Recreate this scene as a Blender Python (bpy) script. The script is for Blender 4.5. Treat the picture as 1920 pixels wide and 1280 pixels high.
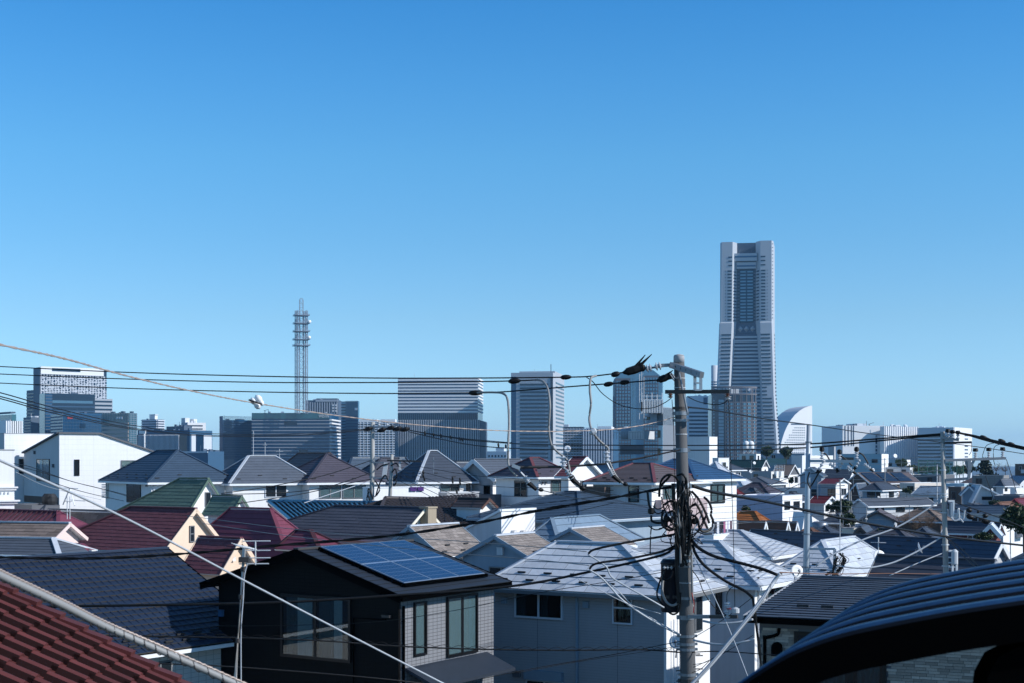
import bpy, math, random
from mathutils import Vector, Matrix
random.seed(7)
for o in list(bpy.data.objects): bpy.data.objects.remove(o)
SC = bpy.context.scene
COL = SC.collection
# ---------------------------------------------------------------- camera, light, exposure
F, HZ, CX, CZ = 2667.0, 862.0, 960.0, 10.0       # focal length and horizon row of the 1920 px photograph, eye height
cam = bpy.data.cameras.new('camera'); camo = bpy.data.objects.new('camera', cam); COL.objects.link(camo)
cam.sensor_width = 36.0; cam.lens = 36.0 * F / 1920.0
cam.shift_y = (HZ - 640.0) / 1920.0
cam.clip_start = 0.1; cam.clip_end = 60000
cam.dof.use_dof = True; cam.dof.focus_distance = 70.0; cam.dof.aperture_fstop = 8.0
camo.location = (0, 0, CZ); camo.rotation_euler = (math.radians(90), 0, 0)
SC.camera = camo
SUN_EL, SUN_AZ = math.radians(31), math.radians(106)   # azimuth clockwise from the view direction
sdir = Vector((math.sin(SUN_AZ)*math.cos(SUN_EL), math.cos(SUN_AZ)*math.cos(SUN_EL), math.sin(SUN_EL)))
sun = bpy.data.lights.new('sun', 'SUN'); suno = bpy.data.objects.new('sun', sun); COL.objects.link(suno)
sun.energy = 4.8; sun.angle = math.radians(0.5); sun.color = (1.0, 0.985, 0.96)
suno.rotation_euler = sdir.to_track_quat('Z', 'Y').to_euler(); suno.location = (80, -20, 90)
world = bpy.data.worlds.new("World"); SC.world = world; world.use_nodes = True
wn, wl = world.node_tree.nodes, world.node_tree.links
wn.clear()
out = wn.new('ShaderNodeOutputWorld'); bg = wn.new('ShaderNodeBackground'); sky = wn.new('ShaderNodeTexSky')
sky.sky_type = 'NISHITA'; sky.sun_disc = False
sky.sun_elevation = SUN_EL; sky.sun_rotation = SUN_AZ
sky.altitude = 60; sky.air_density = 1.0; sky.dust_density = 0.0; sky.ozone_density = 3.0
bg.inputs['Strength'].default_value = 0.15
SKYMIX = True
if SKYMIX:    # the photograph's deep polarised blue: a smooth gain by height with unseen stops above the frame tuned for shadow colour
    tc = wn.new('ShaderNodeTexCoord'); sep = wn.new('ShaderNodeSeparateXYZ'); ramp = wn.new('ShaderNodeValToRGB'); mul = wn.new('ShaderNodeMix')
    mul.data_type = 'RGBA'; mul.blend_type = 'MULTIPLY'; mul.inputs[0].default_value = 1.0
    wl.new(tc.outputs['Generated'], sep.inputs[0]); wl.new(sep.outputs['Z'], ramp.inputs[0])
    cr = ramp.color_ramp; cr.interpolation = 'LINEAR'
    stops = [(0, (0.459, 0.652, 0.948)), (0.031, (0.437, 0.63, 0.889)), (0.098, (0.407, 0.596, 0.741)), (0.153, (0.341, 0.607, 0.756)), (0.206, (0.296, 0.637, 0.8)), (0.258, (0.23, 0.615, 0.837)), (0.304, (0.17, 0.578, 0.844)), (0.42, (0.2, 0.496, 0.704)), (0.7, (0.333, 0.474, 0.556)), (1.0, (0.393, 0.459, 0.496))]
    cr.elements[0].position = 0.0; cr.elements[0].color = (*stops[0][1], 1); cr.elements[1].position = stops[-1][0]; cr.elements[1].color = (*stops[-1][1], 1)
    for p, c in stops[1:-1]:
        e = cr.elements.new(p); e.color = (*c, 1)
    wl.new(sky.outputs[0], mul.inputs[6]); wl.new(ramp.outputs[0], mul.inputs[7]); gain = wn.new('ShaderNodeVectorMath'); gain.operation = 'SCALE'; gain.inputs['Scale'].default_value = 1.35
    wl.new(mul.outputs[2], gain.inputs[0]); wl.new(gain.outputs[0], bg.inputs[0])
else:
    wl.new(sky.outputs[0], bg.inputs[0])
wl.new(bg.outputs[0], out.inputs[0])
SC.view_settings.view_transform = 'Standard'; SC.view_settings.look = 'None'
SC.view_settings.exposure = 0.0; SC.view_settings.gamma = 1.0; SC.view_settings.use_curve_mapping = False
SC.render.engine = 'CYCLES'
SC.cycles.use_denoising = True
try: SC.cycles.denoiser = 'OPENIMAGEDENOISE'
except Exception: pass
SC.cycles.max_bounces = 6; SC.cycles.diffuse_bounces = 3; SC.cycles.glossy_bounces = 3; SC.cycles.transparent_max_bounces = 10
SC.cycles.volume_bounces = 1; SC.cycles.caustics_reflective = False; SC.cycles.caustics_refractive = False
# ---------------------------------------------------------------- helpers
def pt(px, py, Y): return Vector(((px-CX)/F*Y, Y, CZ-(py-HZ)/F*Y))
def proj(p): return (CX+F*p[0]/p[1], HZ-F*(p[2]-CZ)/p[1])
def sm(a, b, t):
    t = min(1, max(0, (t-a)/(b-a))); return t*t*(3-2*t)
def terrain(x, y):
    k = x/max(y, 1)
    left = 1-sm(0.05, 0.16, k)
    z = left*(3.0*sm(55, 105, y)-6.0*sm(150, 260, y)) + (1-left)*(-1.5*sm(60, 260, y))
    return z - 0.3 - 52.0*sm(430, 950, y)

class MB:
    def __init__(s): s.v = []; s.f = []; s.m = []
    def add(s, vs, fs, mi=0):
        n = len(s.v); s.v += [tuple(v) for v in vs]; s.f += [[i+n for i in f] for f in fs]; s.m += [mi]*len(fs); return s
    def box(s, x0, x1, y0, y1, z0, z1, mi=0):
        return s.add([(x0,y0,z0),(x1,y0,z0),(x1,y1,z0),(x0,y1,z0),(x0,y0,z1),(x1,y0,z1),(x1,y1,z1),(x0,y1,z1)],
            [(0,3,2,1),(4,5,6,7),(0,1,5,4),(1,2,6,5),(2,3,7,6),(3,0,4,7)], mi)
    def bar(s, p, q, w, h, mi=0, up=(0,0,1)):
        p, q = Vector(p), Vector(q); d = (q-p).normalized(); u = Vector(up)
        sd = d.cross(u)
        if sd.length < 1e-4: sd = d.cross(Vector((1,0,0)))
        sd.normalize(); u = sd.cross(d); a, b = sd*(w/2), u*(h/2)
        vs = [p-a-b, p+a-b, p+a+b, p-a+b, q-a-b, q+a-b, q+a+b, q-a+b]
        return s.add(vs, [(0,1,2,3),(7,6,5,4),(0,4,5,1),(1,5,6,2),(2,6,7,3),(3,7,4,0)], mi)
    def prism(s, poly, vec, mi=0):
        n = len(poly); vec = Vector(vec); vs = [Vector(p) for p in poly]; vs += [p+vec for p in vs]
        return s.add(vs, [list(range(n))[::-1], list(range(n, 2*n))] + [(i, (i+1)%n, n+(i+1)%n, n+i) for i in range(n)], mi)
    def tube(s, pts, r, n=6, mi=0, r1=None):
        pts = [Vector(p) for p in pts]; m = len(pts); vs = []; fs = []
        up = Vector((0,0,1))
        for i, p in enumerate(pts):
            d = (pts[min(i+1, m-1)]-pts[max(i-1, 0)])
            if d.length < 1e-9: d = Vector((0,0,1))
            d.normalize()
            a = d.cross(up)
            if a.length < 0.05: a = d.cross(Vector((1,0,0)))
            a.normalize(); b = d.cross(a)
            rr = r if r1 is None else r+(r1-r)*i/max(1, m-1)
            for k in range(n):
                t = 2*math.pi*k/n; vs.append(p+a*(rr*math.cos(t))+b*(rr*math.sin(t)))
        for i in range(m-1):
            for k in range(n): fs.append((i*n+k, i*n+(k+1)%n, (i+1)*n+(k+1)%n, (i+1)*n+k))
        fs.append(list(range(n))[::-1]); fs.append(list(range((m-1)*n, m*n)))
        return s.add(vs, fs, mi)
    def lathe(s, prof, n=16, c=(0,0,0), axis=(0,0,1), mi=0):
        ax = Vector(axis).normalized(); a = ax.cross(Vector((0,1,0)) if abs(ax.y) < .9 else Vector((1,0,0))).normalized(); b = ax.cross(a); c = Vector(c)
        vs = []; fs = []
        for r, z in prof:
            for k in range(n):
                t = 2*math.pi*k/n; vs.append(c+ax*z+a*(r*math.cos(t))+b*(r*math.sin(t)))
        for i in range(len(prof)-1):
            for k in range(n): fs.append((i*n+k, i*n+(k+1)%n, (i+1)*n+(k+1)%n, (i+1)*n+k))
        fs.append(list(range(n))[::-1]); fs.append(list(range((len(prof)-1)*n, len(prof)*n)))
        return s.add(vs, fs, mi)
    def loft(s, levels, mi=0):
        n = len(levels[0]); vs = [v for l in levels for v in l]; fs = []
        for i in range(len(levels)-1):
            for k in range(n): fs.append((i*n+k, i*n+(k+1)%n, (i+1)*n+(k+1)%n, (i+1)*n+k))
        fs.append(list(range(n))[::-1]); fs.append(list(range((len(levels)-1)*n, len(levels)*n)))
        return s.add(vs, fs, mi)
    def mesh(s, name, mats, smooth=False):
        me = bpy.data.meshes.new(name); me.from_pydata(s.v, [], s.f)
        mats = mats if isinstance(mats, (list, tuple)) else [mats]
        for m in mats: me.materials.append(m)
        if len(mats) > 1: me.polygons.foreach_set('material_index', s.m)
        if smooth:
            me.polygons.foreach_set('use_smooth', [len(f) <= 4 for f in s.f])
        me.update(); return me
    def build(s, name, mats, parent=None, smooth=False, **pr):
        if not s.v: return None
        return link(name, s.mesh(name, mats, smooth), parent, **pr)
def link(name, data, parent=None, loc=None, **pr):
    o = bpy.data.objects.new(name, data); COL.objects.link(o)
    if parent is not None: o.parent = parent
    if loc is not None: o.location = loc
    for k, v in pr.items():
        if v is not None: o[k] = v
    return o
def thing(name, label, cat, loc=(0,0,0), rz=0.0, group=None):
    o = bpy.data.objects.new(name, None); COL.objects.link(o); o.location = loc; o.rotation_euler = (0,0,rz); o.empty_display_size = .3
    o['label'] = label; o['category'] = cat
    if group: o['group'] = group
    return o
def copy_tree(o, loc, rz=None, label=None, scale=None):
    c = o.copy(); COL.objects.link(c); c.location = loc
    if rz is not None: c.rotation_euler = (0,0,rz)
    if label: c['label'] = label
    if scale: c.scale = (scale,)*3
    for ch in o.children:
        d = ch.copy(); COL.objects.link(d); d.parent = c
        for g in ch.children:
            e = g.copy(); COL.objects.link(e); e.parent = d
    return c
def catmull(P, n=6):
    P = [Vector(p) for p in P]
    if len(P) < 3: return P
    Q = [P[0]*2-P[1]] + P + [P[-1]*2-P[-2]]; out = []
    for i in range(1, len(Q)-2):
        a, b, c, d = Q[i-1], Q[i], Q[i+1], Q[i+2]
        for k in range(n):
            t = k/n
            out.append(0.5*((2*b)+(c-a)*t+(2*a-5*b+4*c-d)*t*t+(3*b-a-3*c+d)*t**3))
    out.append(P[-1]); return out

# ---------------------------------------------------------------- materials
def mat(name, col, rough=.7, metal=0.0, spec=.4, var=.12, scale=1.5, rand=0.0, bump=0.0, bscale=30, streak=0.0, pat=None, pp=(.3,.3), dark=.55, coat=0):
    m = bpy.data.materials.new(name); m.use_nodes = True; N, L = m.node_tree.nodes, m.node_tree.links
    b = N['Principled BSDF']; b.inputs['Roughness'].default_value = rough; b.inputs['Metallic'].default_value = metal
    b.inputs['Specular IOR Level'].default_value = spec
    tc = N.new('ShaderNodeTexCoord'); vec = tc.outputs['Object']
    val = None
    def mth(op, a, b_=None, c_=None):
        n = N.new('ShaderNodeMath'); n.operation = op
        for i, x in enumerate((a, b_, c_)):
            if x is None: continue
            if isinstance(x, (int, float)): n.inputs[i].default_value = x
            else: L.new(x, n.inputs[i])
        return n.outputs[0]
    fac = None
    if var:
        nz = N.new('ShaderNodeTexNoise'); nz.inputs['Scale'].default_value = scale; nz.inputs['Detail'].default_value = 5; nz.inputs['Roughness'].default_value = .65; L.new(vec, nz.inputs['Vector'])
        fac = mth('MULTIPLY_ADD', nz.outputs['Fac'], 2*var, 1-var)
    if streak:
        mp = N.new('ShaderNodeMapping'); mp.inputs['Scale'].default_value = (3.0, 3.0, .18); L.new(vec, mp.inputs[0])
        n2 = N.new('ShaderNodeTexNoise'); n2.inputs['Scale'].default_value = 1.6; n2.inputs['Detail'].default_value = 4; L.new(mp.outputs[0], n2.inputs['Vector'])
        f2 = mth('MULTIPLY_ADD', n2.outputs['Fac'], 2*streak, 1-streak); fac = f2 if fac is None else mth('MULTIPLY', fac, f2)
    if rand:
        oi = N.new('ShaderNodeObjectInfo'); f3 = mth('MULTIPLY_ADD', oi.outputs['Random'], 2*rand, 1-rand); fac = f3 if fac is None else mth('MULTIPLY', fac, f3)
    hgt = None
    if pat:
        sp = N.new('ShaderNodeSeparateXYZ'); L.new(vec, sp.inputs[0])
        u = mth('ADD', sp.outputs[0], sp.outputs[1]); z = sp.outputs[2]
        if pat == 'siding':
            fr = mth('FRACT', mth('DIVIDE', z, pp[1])); line = mth('LESS_THAN', fr, pp[0])
        elif pat == 'panel':      # boards with vertical butt joints as well
            a = mth('LESS_THAN', mth('FRACT', mth('DIVIDE', z, pp[1])), .035); c = mth('LESS_THAN', mth('FRACT', mth('DIVIDE', u, pp[0])), .012)
            line = mth('MAXIMUM', a, c)
        elif pat == 'grid':
            a = mth('LESS_THAN', mth('FRACT', mth('DIVIDE', z, pp[1])), .12); c = mth('LESS_THAN', mth('FRACT', mth('DIVIDE', u, pp[0])), .09)
            line = mth('MAXIMUM', a, c)
        elif pat == 'rib':
            line = mth('LESS_THAN', mth('FRACT', mth('DIVIDE', u, pp[0])), pp[1])
        fp = mth('MULTIPLY_ADD', line, dark-1, 1.0); fac = fp if fac is None else mth('MULTIPLY', fac, fp)
        hgt = mth('SUBTRACT', 1.0, line)
    if fac is not None:
        mx = N.new('ShaderNodeVectorMath'); mx.operation = 'SCALE'; mx.inputs[0].default_value = col; L.new(fac, mx.inputs['Scale']); L.new(mx.outputs[0], b.inputs['Base Color'])
    else: b.inputs['Base Color'].default_value = (*col, 1)
    if bump or hgt is not None:
        bp = N.new('ShaderNodeBump'); bp.inputs['Strength'].default_value = bump or .4; bp.inputs['Distance'].default_value = .02
        if hgt is not None: L.new(hgt, bp.inputs['Height'])
        else:
            n3 = N.new('ShaderNodeTexNoise'); n3.inputs['Scale'].default_value = bscale; n3.inputs['Detail'].default_value = 3; L.new(vec, n3.inputs['Vector']); L.new(n3.outputs['Fac'], bp.inputs['Height'])
        L.new(bp.outputs[0], b.inputs['Normal'])
    if coat: b.inputs['Coat Weight'].default_value = coat
    return m
def clear_glass(name):
    m = bpy.data.materials.new(name); m.use_nodes = True; N, L = m.node_tree.nodes, m.node_tree.links; N.clear()
    o = N.new('ShaderNodeOutputMaterial'); t = N.new('ShaderNodeBsdfTransparent'); t.inputs[0].default_value = (.62,.70,.72,1)
    g = N.new('ShaderNodeBsdfGlossy'); g.inputs['Roughness'].default_value = .02; lw = N.new('ShaderNodeLayerWeight'); pw = N.new('ShaderNodeMath'); pw.operation = 'POWER'; pw.inputs[1].default_value = 4
    mm = N.new('ShaderNodeMath'); mm.operation = 'MULTIPLY_ADD'; mm.inputs[1].default_value = .8; mm.inputs[2].default_value = .07
    L.new(lw.outputs['Facing'], pw.inputs[0]); L.new(pw.outputs[0], mm.inputs[0])
    mx = N.new('ShaderNodeMixShader'); L.new(mm.outputs[0], mx.inputs[0]); L.new(t.outputs[0], mx.inputs[1]); L.new(g.outputs[0], mx.inputs[2]); L.new(mx.outputs[0], o.inputs[0]); return m
M = {}
M['white'] = mat('white_render', (.80,.80,.80), .8, var=.05, scale=.6, streak=.10)
M['white_panel'] = mat('white_siding', (.79,.79,.80), .75, var=.05, scale=.5, streak=.08, pat='panel', pp=(3.03,.455), dark=.86)
M['white_metal'] = mat('white_metal', (.78,.80,.82), .45, var=.05, streak=.04)
M['offwhite'] = mat('offwhite_render', (.68,.66,.62), .85, var=.08, scale=.8, streak=.09)
M['cream'] = mat('cream_render', (.80,.62,.47), .85, var=.05, scale=.8, streak=.06)
M['palecream'] = mat('pale_cream_render', (.80,.74,.60), .85, var=.05, streak=.06)
M['pink'] = mat('pale_pink_render', (.76,.60,.56), .85, var=.05, streak=.05)
M['grey_wall'] = mat('grey_siding', (.38,.38,.40), .75, var=.05, scale=.6, streak=.05, pat='siding', pp=(.14,.10), dark=.80, bump=.5)
M['midgrey'] = mat('mid_grey_render', (.36,.37,.39), .85, var=.08, scale=.7, streak=.1)
M['darkgrey'] = mat('dark_grey_render', (.12,.125,.14), .85, var=.1, scale=.7, streak=.1)
M['bluegrey'] = mat('blue_grey_render', (.26,.33,.40), .85, var=.08, scale=.7, streak=.1)
M['lavender'] = mat('lavender_shade_siding', (.50,.48,.58), .8, var=.05, scale=.6, streak=.08, pat='siding', pp=(.07,.4), dark=.86, bump=.3)  # shade on a white wall put into the colour as lavender
M['palegrey'] = mat('pale_grey_render', (.56,.58,.60), .85, var=.08, scale=.6, streak=.14)
M['beige'] = mat('beige_siding', (.62,.56,.50), .8, var=.06, streak=.08, pat='rib', pp=(.4,.08), dark=.8)
M['beige_tile'] = mat('beige_wall_tile', (.55,.54,.52), .7, var=.06, streak=.05, pat='grid', pp=(.33,.165), dark=.7)
M['brown_wall'] = mat('brown_wall', (.12,.085,.07), .85, var=.12, streak=.12)
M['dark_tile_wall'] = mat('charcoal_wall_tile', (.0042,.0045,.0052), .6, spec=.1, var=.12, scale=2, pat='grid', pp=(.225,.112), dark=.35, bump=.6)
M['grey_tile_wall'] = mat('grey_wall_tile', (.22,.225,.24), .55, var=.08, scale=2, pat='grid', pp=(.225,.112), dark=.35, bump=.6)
M['black'] = mat('black_metal', (.0016,.0017,.002), .7, spec=0, var=.1)
M['softblack'] = mat('weathered_black', (.02,.021,.024), .6, var=.15)
M['rubber'] = mat('black_cable', (.006,.006,.007), .5, spec=.25, var=.1)
M['galv'] = mat('galvanised_steel', (.21,.235,.27), .42, metal=.55, var=.15, scale=6, streak=.1)
M['steel'] = mat('painted_steel_pole', (.36,.41,.46), .4, metal=.3, var=.12, scale=2, streak=.12)
M['rust'] = mat('rusty_steel', (.16,.075,.045), .8, var=.3, scale=9)
M['darksteel'] = mat('dark_steel', (.06,.055,.055), .55, metal=.3, var=.2, scale=6)
M['concrete'] = mat('pole_concrete', (.100,.100,.103), .9, var=.14, scale=3, streak=.14, bump=.25, bscale=40)
M['concrete2'] = mat('pale_pole_concrete', (.38,.37,.35), .9, var=.14, scale=3, streak=.12, bump=.25, bscale=40)
M['porcelain'] = mat('white_porcelain', (.50,.52,.55), .2, var=.05, spec=.6)
M['copper_wire'] = mat('twisted_pinkish_wire', (.40,.32,.28), .5, metal=.2, var=.35, scale=5)
M['pale_wire'] = mat('pale_cable_sheath', (.40,.43,.47), .45, var=.12, scale=4)
M['grey_wire'] = mat('grey_cable', (.25,.25,.25), .55, var=.2, scale=4)
M['glass'] = mat('dark_window_glass', (.012,.018,.024), .06, spec=.5, var=.3, scale=.6)
M['clear'] = clear_glass('clear_window_glass')
M['curtain'] = mat('lace_curtain', (.58,.62,.61), .9, var=.10, scale=2)
M['curtain_dark'] = mat('dim_room_curtain', (.10,.13,.14), .9, var=.2, scale=1)
M['interior'] = mat('dark_room', (.012,.016,.018), .9, var=.2)
M['sash_black'] = mat('black_sash', (.006,.006,.007), .4, spec=.3, var=.1)
M['sash_white'] = mat('white_sash', (.62,.65,.70), .4, var=.05)
M['sash_grey'] = mat('grey_sash', (.16,.17,.18), .45, var=.1)
def roofm(name, col, rough=.6, rand=.10, spec=.3, var=.22):
    return (mat(name, col, rough, var=var, scale=1.2, rand=rand, spec=spec, streak=.16, bump=.1, bscale=25), mat(name+'_edge', tuple(c*.30 for c in col), .85, var=.15))  # edge copy much darker: shadow gaps under the courses put into colour
R = {}
R['black_slate'] = roofm('black_slate', (.020,.028,.042))
R['navy'] = roofm('navy_slate', (.048,.080,.125))
R['slate'] = roofm('dark_slate', (.056,.072,.102))
R['brown'] = roofm('brown_slate', (.115,.090,.092))
R['plum'] = roofm('plum_slate', (.078,.070,.092))
R['maroon'] = roofm('maroon_shingle', (.165,.055,.066), .7)
R['maroon2'] = roofm('maroon_metal', (.180,.050,.078), .5)
R['brownshingle'] = roofm('brown_shingle', (.20,.155,.135), .85, rand=.2)
R['darktile'] = None
R['pale'] = roofm('pale_grey_slate', (.53,.565,.615), .55, rand=.10)
R['pale2'] = roofm('pale_grey_roof', (.47,.51,.57), .55, rand=.08)
R['tan'] = roofm('tan_slate', (.26,.225,.205), .75, rand=.22)
R['green'] = roofm('green_slate', (.105,.165,.130), .65)
R['darktile'] = (mat('charcoal_roof_tile', (.016,.027,.054), .45, var=.14, scale=1.2, rand=.12), mat('charcoal_tile_edge', (.058,.052,.045), .9, var=.4, scale=6))
R['bluetile'] = roofm('blue_glazed_tile', (.020,.085,.165), .25, rand=.15, spec=.6)
R['browntile'] = roofm('dark_brown_tile', (.050,.042,.044), .5, rand=.15)
R['redtile'] = roofm('red_clay_tile', (.095,.024,.023), .68, rand=.24)
R['orangetile'] = roofm('orange_clay_tile', (.36,.12,.035), .7, rand=.2)
R['blue'] = roofm('blue_metal_roof', (.034,.092,.19), .45)
R['teal'] = roofm('pale_teal_metal', (.17,.235,.31), .45)
R['grey'] = roofm('grey_slate', (.085,.102,.132), .65)
R['greybrown'] = roofm('grey_brown_slate', (.078,.082,.104), .6)
R['russet'] = roofm('russet_slate', (.17,.085,.058), .7, rand=.15)
R['red'] = roofm('red_metal_roof', (.15,.022,.028), .5)
R['dkgreen'] = roofm('dark_green_metal', (.02,.06,.065), .5)

# ---------------------------------------------------------------- a building seen by one corner and two walls
class House:
    """C: the nearest corner (pixel column cx at depth Y); wall L runs off to the left of it, wall R to the right."""
    def __init__(h, label, cx, Y, t, left=None, right=None, a=None, b=None, eave=None, name='house', cat='house', group='houses of the hillside town', z0=None):
        t = math.radians(t); h.t = t
        h.C = Vector(((cx-CX)/F*Y, Y, 0)); h.uL = Vector((-math.cos(t), math.sin(t), 0)); h.uR = Vector((math.sin(t), math.cos(t), 0))
        h.a = a if a is not None else h.s_of(left, 'L'); h.b = b if b is not None else h.s_of(right, 'R')
        if h.a <= 0 or h.a > 300: print('BAD a', label, h.a); h.a = 20.0
        if h.b <= 0 or h.b > 300: print('BAD b', label, h.b); h.b = 20.0
        h.z0 = terrain(h.C.x, h.C.y)-.6 if z0 is None else z0
        h.e = CZ-(eave-HZ)/F*Y
        h.root = thing(name, label, cat, (h.C.x, h.C.y, 0), -t, group)
    def s_of(h, px, w):
        u = h.uL if w == 'L' else h.uR; k = (px-CX)/F
        return (k*h.C.y-h.C.x)/(u.x-k*u.y)
    def z_of(h, py, s, w):
        u = h.uL if w == 'L' else h.uR
        return CZ-(py-HZ)/F*(h.C.y+s*u.y)
    def W(h, w, s, z, d=0.0): return Vector((-s, -d, z)) if w == 'L' else Vector((d, s, z))
    def to_world(h, p):
        ex = -h.uL; return h.C+ex*p[0]+h.uR*p[1]+Vector((0,0,p[2]))
    def py(h, p): return proj(h.to_world(p))[1]
    def solve(h, f, py, lo, hi):
        for _ in range(50):
            m = (lo+hi)/2
            if h.py(f(m)) > py: lo = m      # still too low in the picture
            else: hi = m
        return (lo+hi)/2
    def wallbox(h, m, top=None):
        MB().box(-h.a, 0, 0, h.b, h.z0, top if top is not None else h.e).build('wall', m, h.root)
    # slope polygon -> slab + courses
    def slope(h, P, rm, exp=.30, wid=None, parts=False, th=.018, base=True, slab=.10, nm='slate'):
        P = [Vector(p) for p in P]           # P[0]-P[1] is the eave
        u = (P[1]-P[0]).normalized(); n = u.cross(P[-1]-P[0]).normalized()
        if n.z < 0: n = -n
        v = n.cross(u)
        if v.z < 0: v = -v
        if base: h.slabs.prism([p for p in P], -n*slab)
        q = [((p-P[0]).dot(u), (p-P[0]).dot(v)) for p in P]
        vmax = max(x[1] for x in q); umin = min(x[0] for x in q); umax = max(x[0] for x in q)
        k = 0; cache = {}; jm = MB(); cnt = 0
        nc = max(1, round(vmax/exp)); exp = vmax/nc
        if th < .05: th *= max(.6, exp/.3)
        for k in range(nc):
            v0, v1 = k*exp, (k+1)*exp
            cuts = [(umin-1, umax+1)] if not wid else [(umin+(i-(.5 if k%2 else 0))*wid, umin+(i+1-(.5 if k%2 else 0))*wid-.012) for i in range(int((umax-umin)/wid)+2)]
            for (a0, a1) in cuts:
                poly = q
                for (ax, val, keep) in ((0,a0,1),(0,a1,-1),(1,v0,1),(1,v1,-1)):
                    o = []
                    for i in range(len(poly)):
                        p1, p2 = poly[i], poly[(i+1)%len(poly)]; d1, d2 = (p1[ax]-val)*keep, (p2[ax]-val)*keep
                        if d1 >= 0: o.append(p1)
                        if d1*d2 < 0:
                            f = d1/(d1-d2); o.append((p1[0]+(p2[0]-p1[0])*f, p1[1]+(p2[1]-p1[1])*f))
                    poly = o
                    if len(poly) < 3: break
                if len(poly) < 3: continue
                o = [poly[0]]
                for p in poly[1:]:
                    if math.hypot(p[0]-o[-1][0], p[1]-o[-1][1]) > .004: o.append(p)
                if len(o) < 3: continue
                poly = o
                org = P[0]+u*max(a0, umin)+v*v0
                vs = []
                rr = random.uniform(-.003, .004) if parts else 0
                for (x, y) in poly: vs.append(P[0]+u*x+v*y+n*(th*(1-(y-v0)/exp)+.006+rr))
                bot = [P[0]+u*x+v*y+n*.001 for (x, y) in poly]; m = len(poly)
                fs = [list(range(m))]; rs = [(i, (i+1)%m, m+(i+1)%m, m+i) for i in range(m)]
                if parts:
                    mb = MB(); mb.add([w-org for w in vs+bot], fs, 0); mb.f += rs; mb.m += [1]*m
                    link(nm, mb.mesh(nm, rm), h.roof, org); cnt += 1
                else:
                    b0 = len(jm.v); jm.add(vs+bot, fs, 0); jm.f += [[i+b0 for i in r] for r in rs]; jm.m += [1]*m
        if not parts: h.courses.append((jm, rm))
        return u, v, n, vmax
    def begin(h, capm=None, gutm=None, slabm=None):
        h.slabs = MB(); h.courses = []; h.roof = link('roof', None, h.root); h.capm = capm; h.gutm = gutm; h.slabm = slabm or M['white_metal']
    def end(h):
        # the slab mesh becomes the roof part itself; the courses lie on it
        if h.slabs.v:
            me = h.slabs.mesh('roof', h.slabm); r = link('roof', me, h.root)
            for c in list(h.roof.children): c.parent = r
            n = h.roof.name; bpy.data.objects.remove(h.roof); h.roof = r; r.name = n
        for jm, rm in h.courses: jm.build('roof_covering', rm, h.roof, kind='stuff')
    def cap(h, p, q, w=.22, hh=.07, m=None):
        p, q = Vector(p), Vector(q); MB().bar(p+Vector((0,0,.035)), q+Vector((0,0,.035)), w, hh).build('ridge_cap', m or h.capm, h.root)
    def gutter(h, p, q, m=None, w=.11, hh=.12):
        if m is None: m = h.gutm
        if m is None: return
        p, q = Vector(p), Vector(q); MB().bar(p-Vector((0,0,.10)), q-Vector((0,0,.10)), w, hh).build('gutter', m, h.root)
    def hip(h, rm, py=None, pitch=None, o=.5, axis=None, inset=None, cap=None, gut='white_metal', guards=0, exp=.30, wid=None, parts=False, slabm=None, sides='LRFB', wallm=None, th=.018, capw=.22):
        a, b = h.a, h.b; x0, x1, y0, y1 = -a-o, o, -o, b+o; Wd, D = x1-x0, y1-y0
        ax = axis or ('x' if Wd >= D else 'y'); half = (D if ax == 'x' else Wd)/2
        i0, i1 = inset if inset else (half, half)      # hip set-backs at the two ridge ends
        def ridge(p):
            z = h.e-o*p+p*half
            return ((x0+i0, (y0+y1)/2, z), (x1-i1, (y0+y1)/2, z)) if ax == 'x' else (((x0+x1)/2, y0+i0, z), ((x0+x1)/2, y1-i1, z))
        if pitch is None: pitch = h.solve(lambda p: ridge(p)[1 if ax == 'x' else 0], py, .05, 1.6)
        h.pitch = pitch; ze = h.e-o*pitch; r0, r1 = ridge(pitch)
        h.begin(cap or rm[0], M[gut] if isinstance(gut, str) else gut, slabm)
        A, B_, Cc, D_ = (x0,y0,ze), (x1,y0,ze), (x1,y1,ze), (x0,y1,ze)
        kw = dict(exp=exp, wid=wid, th=th)
        if ax == 'x':
            faces = {'F': [A,B_,r1,r0], 'R': [B_,Cc,r1], 'B': [Cc,D_,r0,r1], 'L': [D_,A,r0]}
            hips = [(A,r0),(B_,r1),(Cc,r1),(D_,r0)]
        else:
            faces = {'F': [A,B_,r0], 'R': [B_,Cc,r1,r0], 'B': [Cc,D_,r1], 'L': [D_,A,r0,r1]}
            hips = [(A,r0),(B_,r0),(Cc,r1),(D_,r1)]
        for k, P in faces.items():
            h.slope(P, rm, parts=parts and k in ('F','R'), **kw)
        h.end()
        for p, q in hips: h.cap(p, q, capw)
        h.cap(r0, r1, capw)
        h.gutter(A, B_); h.gutter(B_, Cc); h.gutter(D_, A)
        if wallm: h.wallbox(wallm, h.e-o*pitch+.05+o*pitch-.06)
        h.faces = faces
        if guards: h.guard(faces['F'], guards); h.guard(faces['R'], max(2, guards//2))
        return h
    def guard(h, P, n, v0=.5):
        P = [Vector(p) for p in P]; u = (P[1]-P[0]); Lh = u.length; u.normalize(); nn = u.cross(P[-1]-P[0]).normalized()
        if nn.z < 0: nn = -nn
        v = nn.cross(u)
        if v.z < 0: v = -v
        for i in range(n):
            c = P[0]+u*(Lh*(.12+.76*i/max(1, n-1)))+v*(v0+(.45 if i%2 else 0))
            q = link('snow_guard', GUARD, h.root, c+nn*.03); q.rotation_euler = (0, 0, math.atan2(u.y, u.x))
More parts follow.
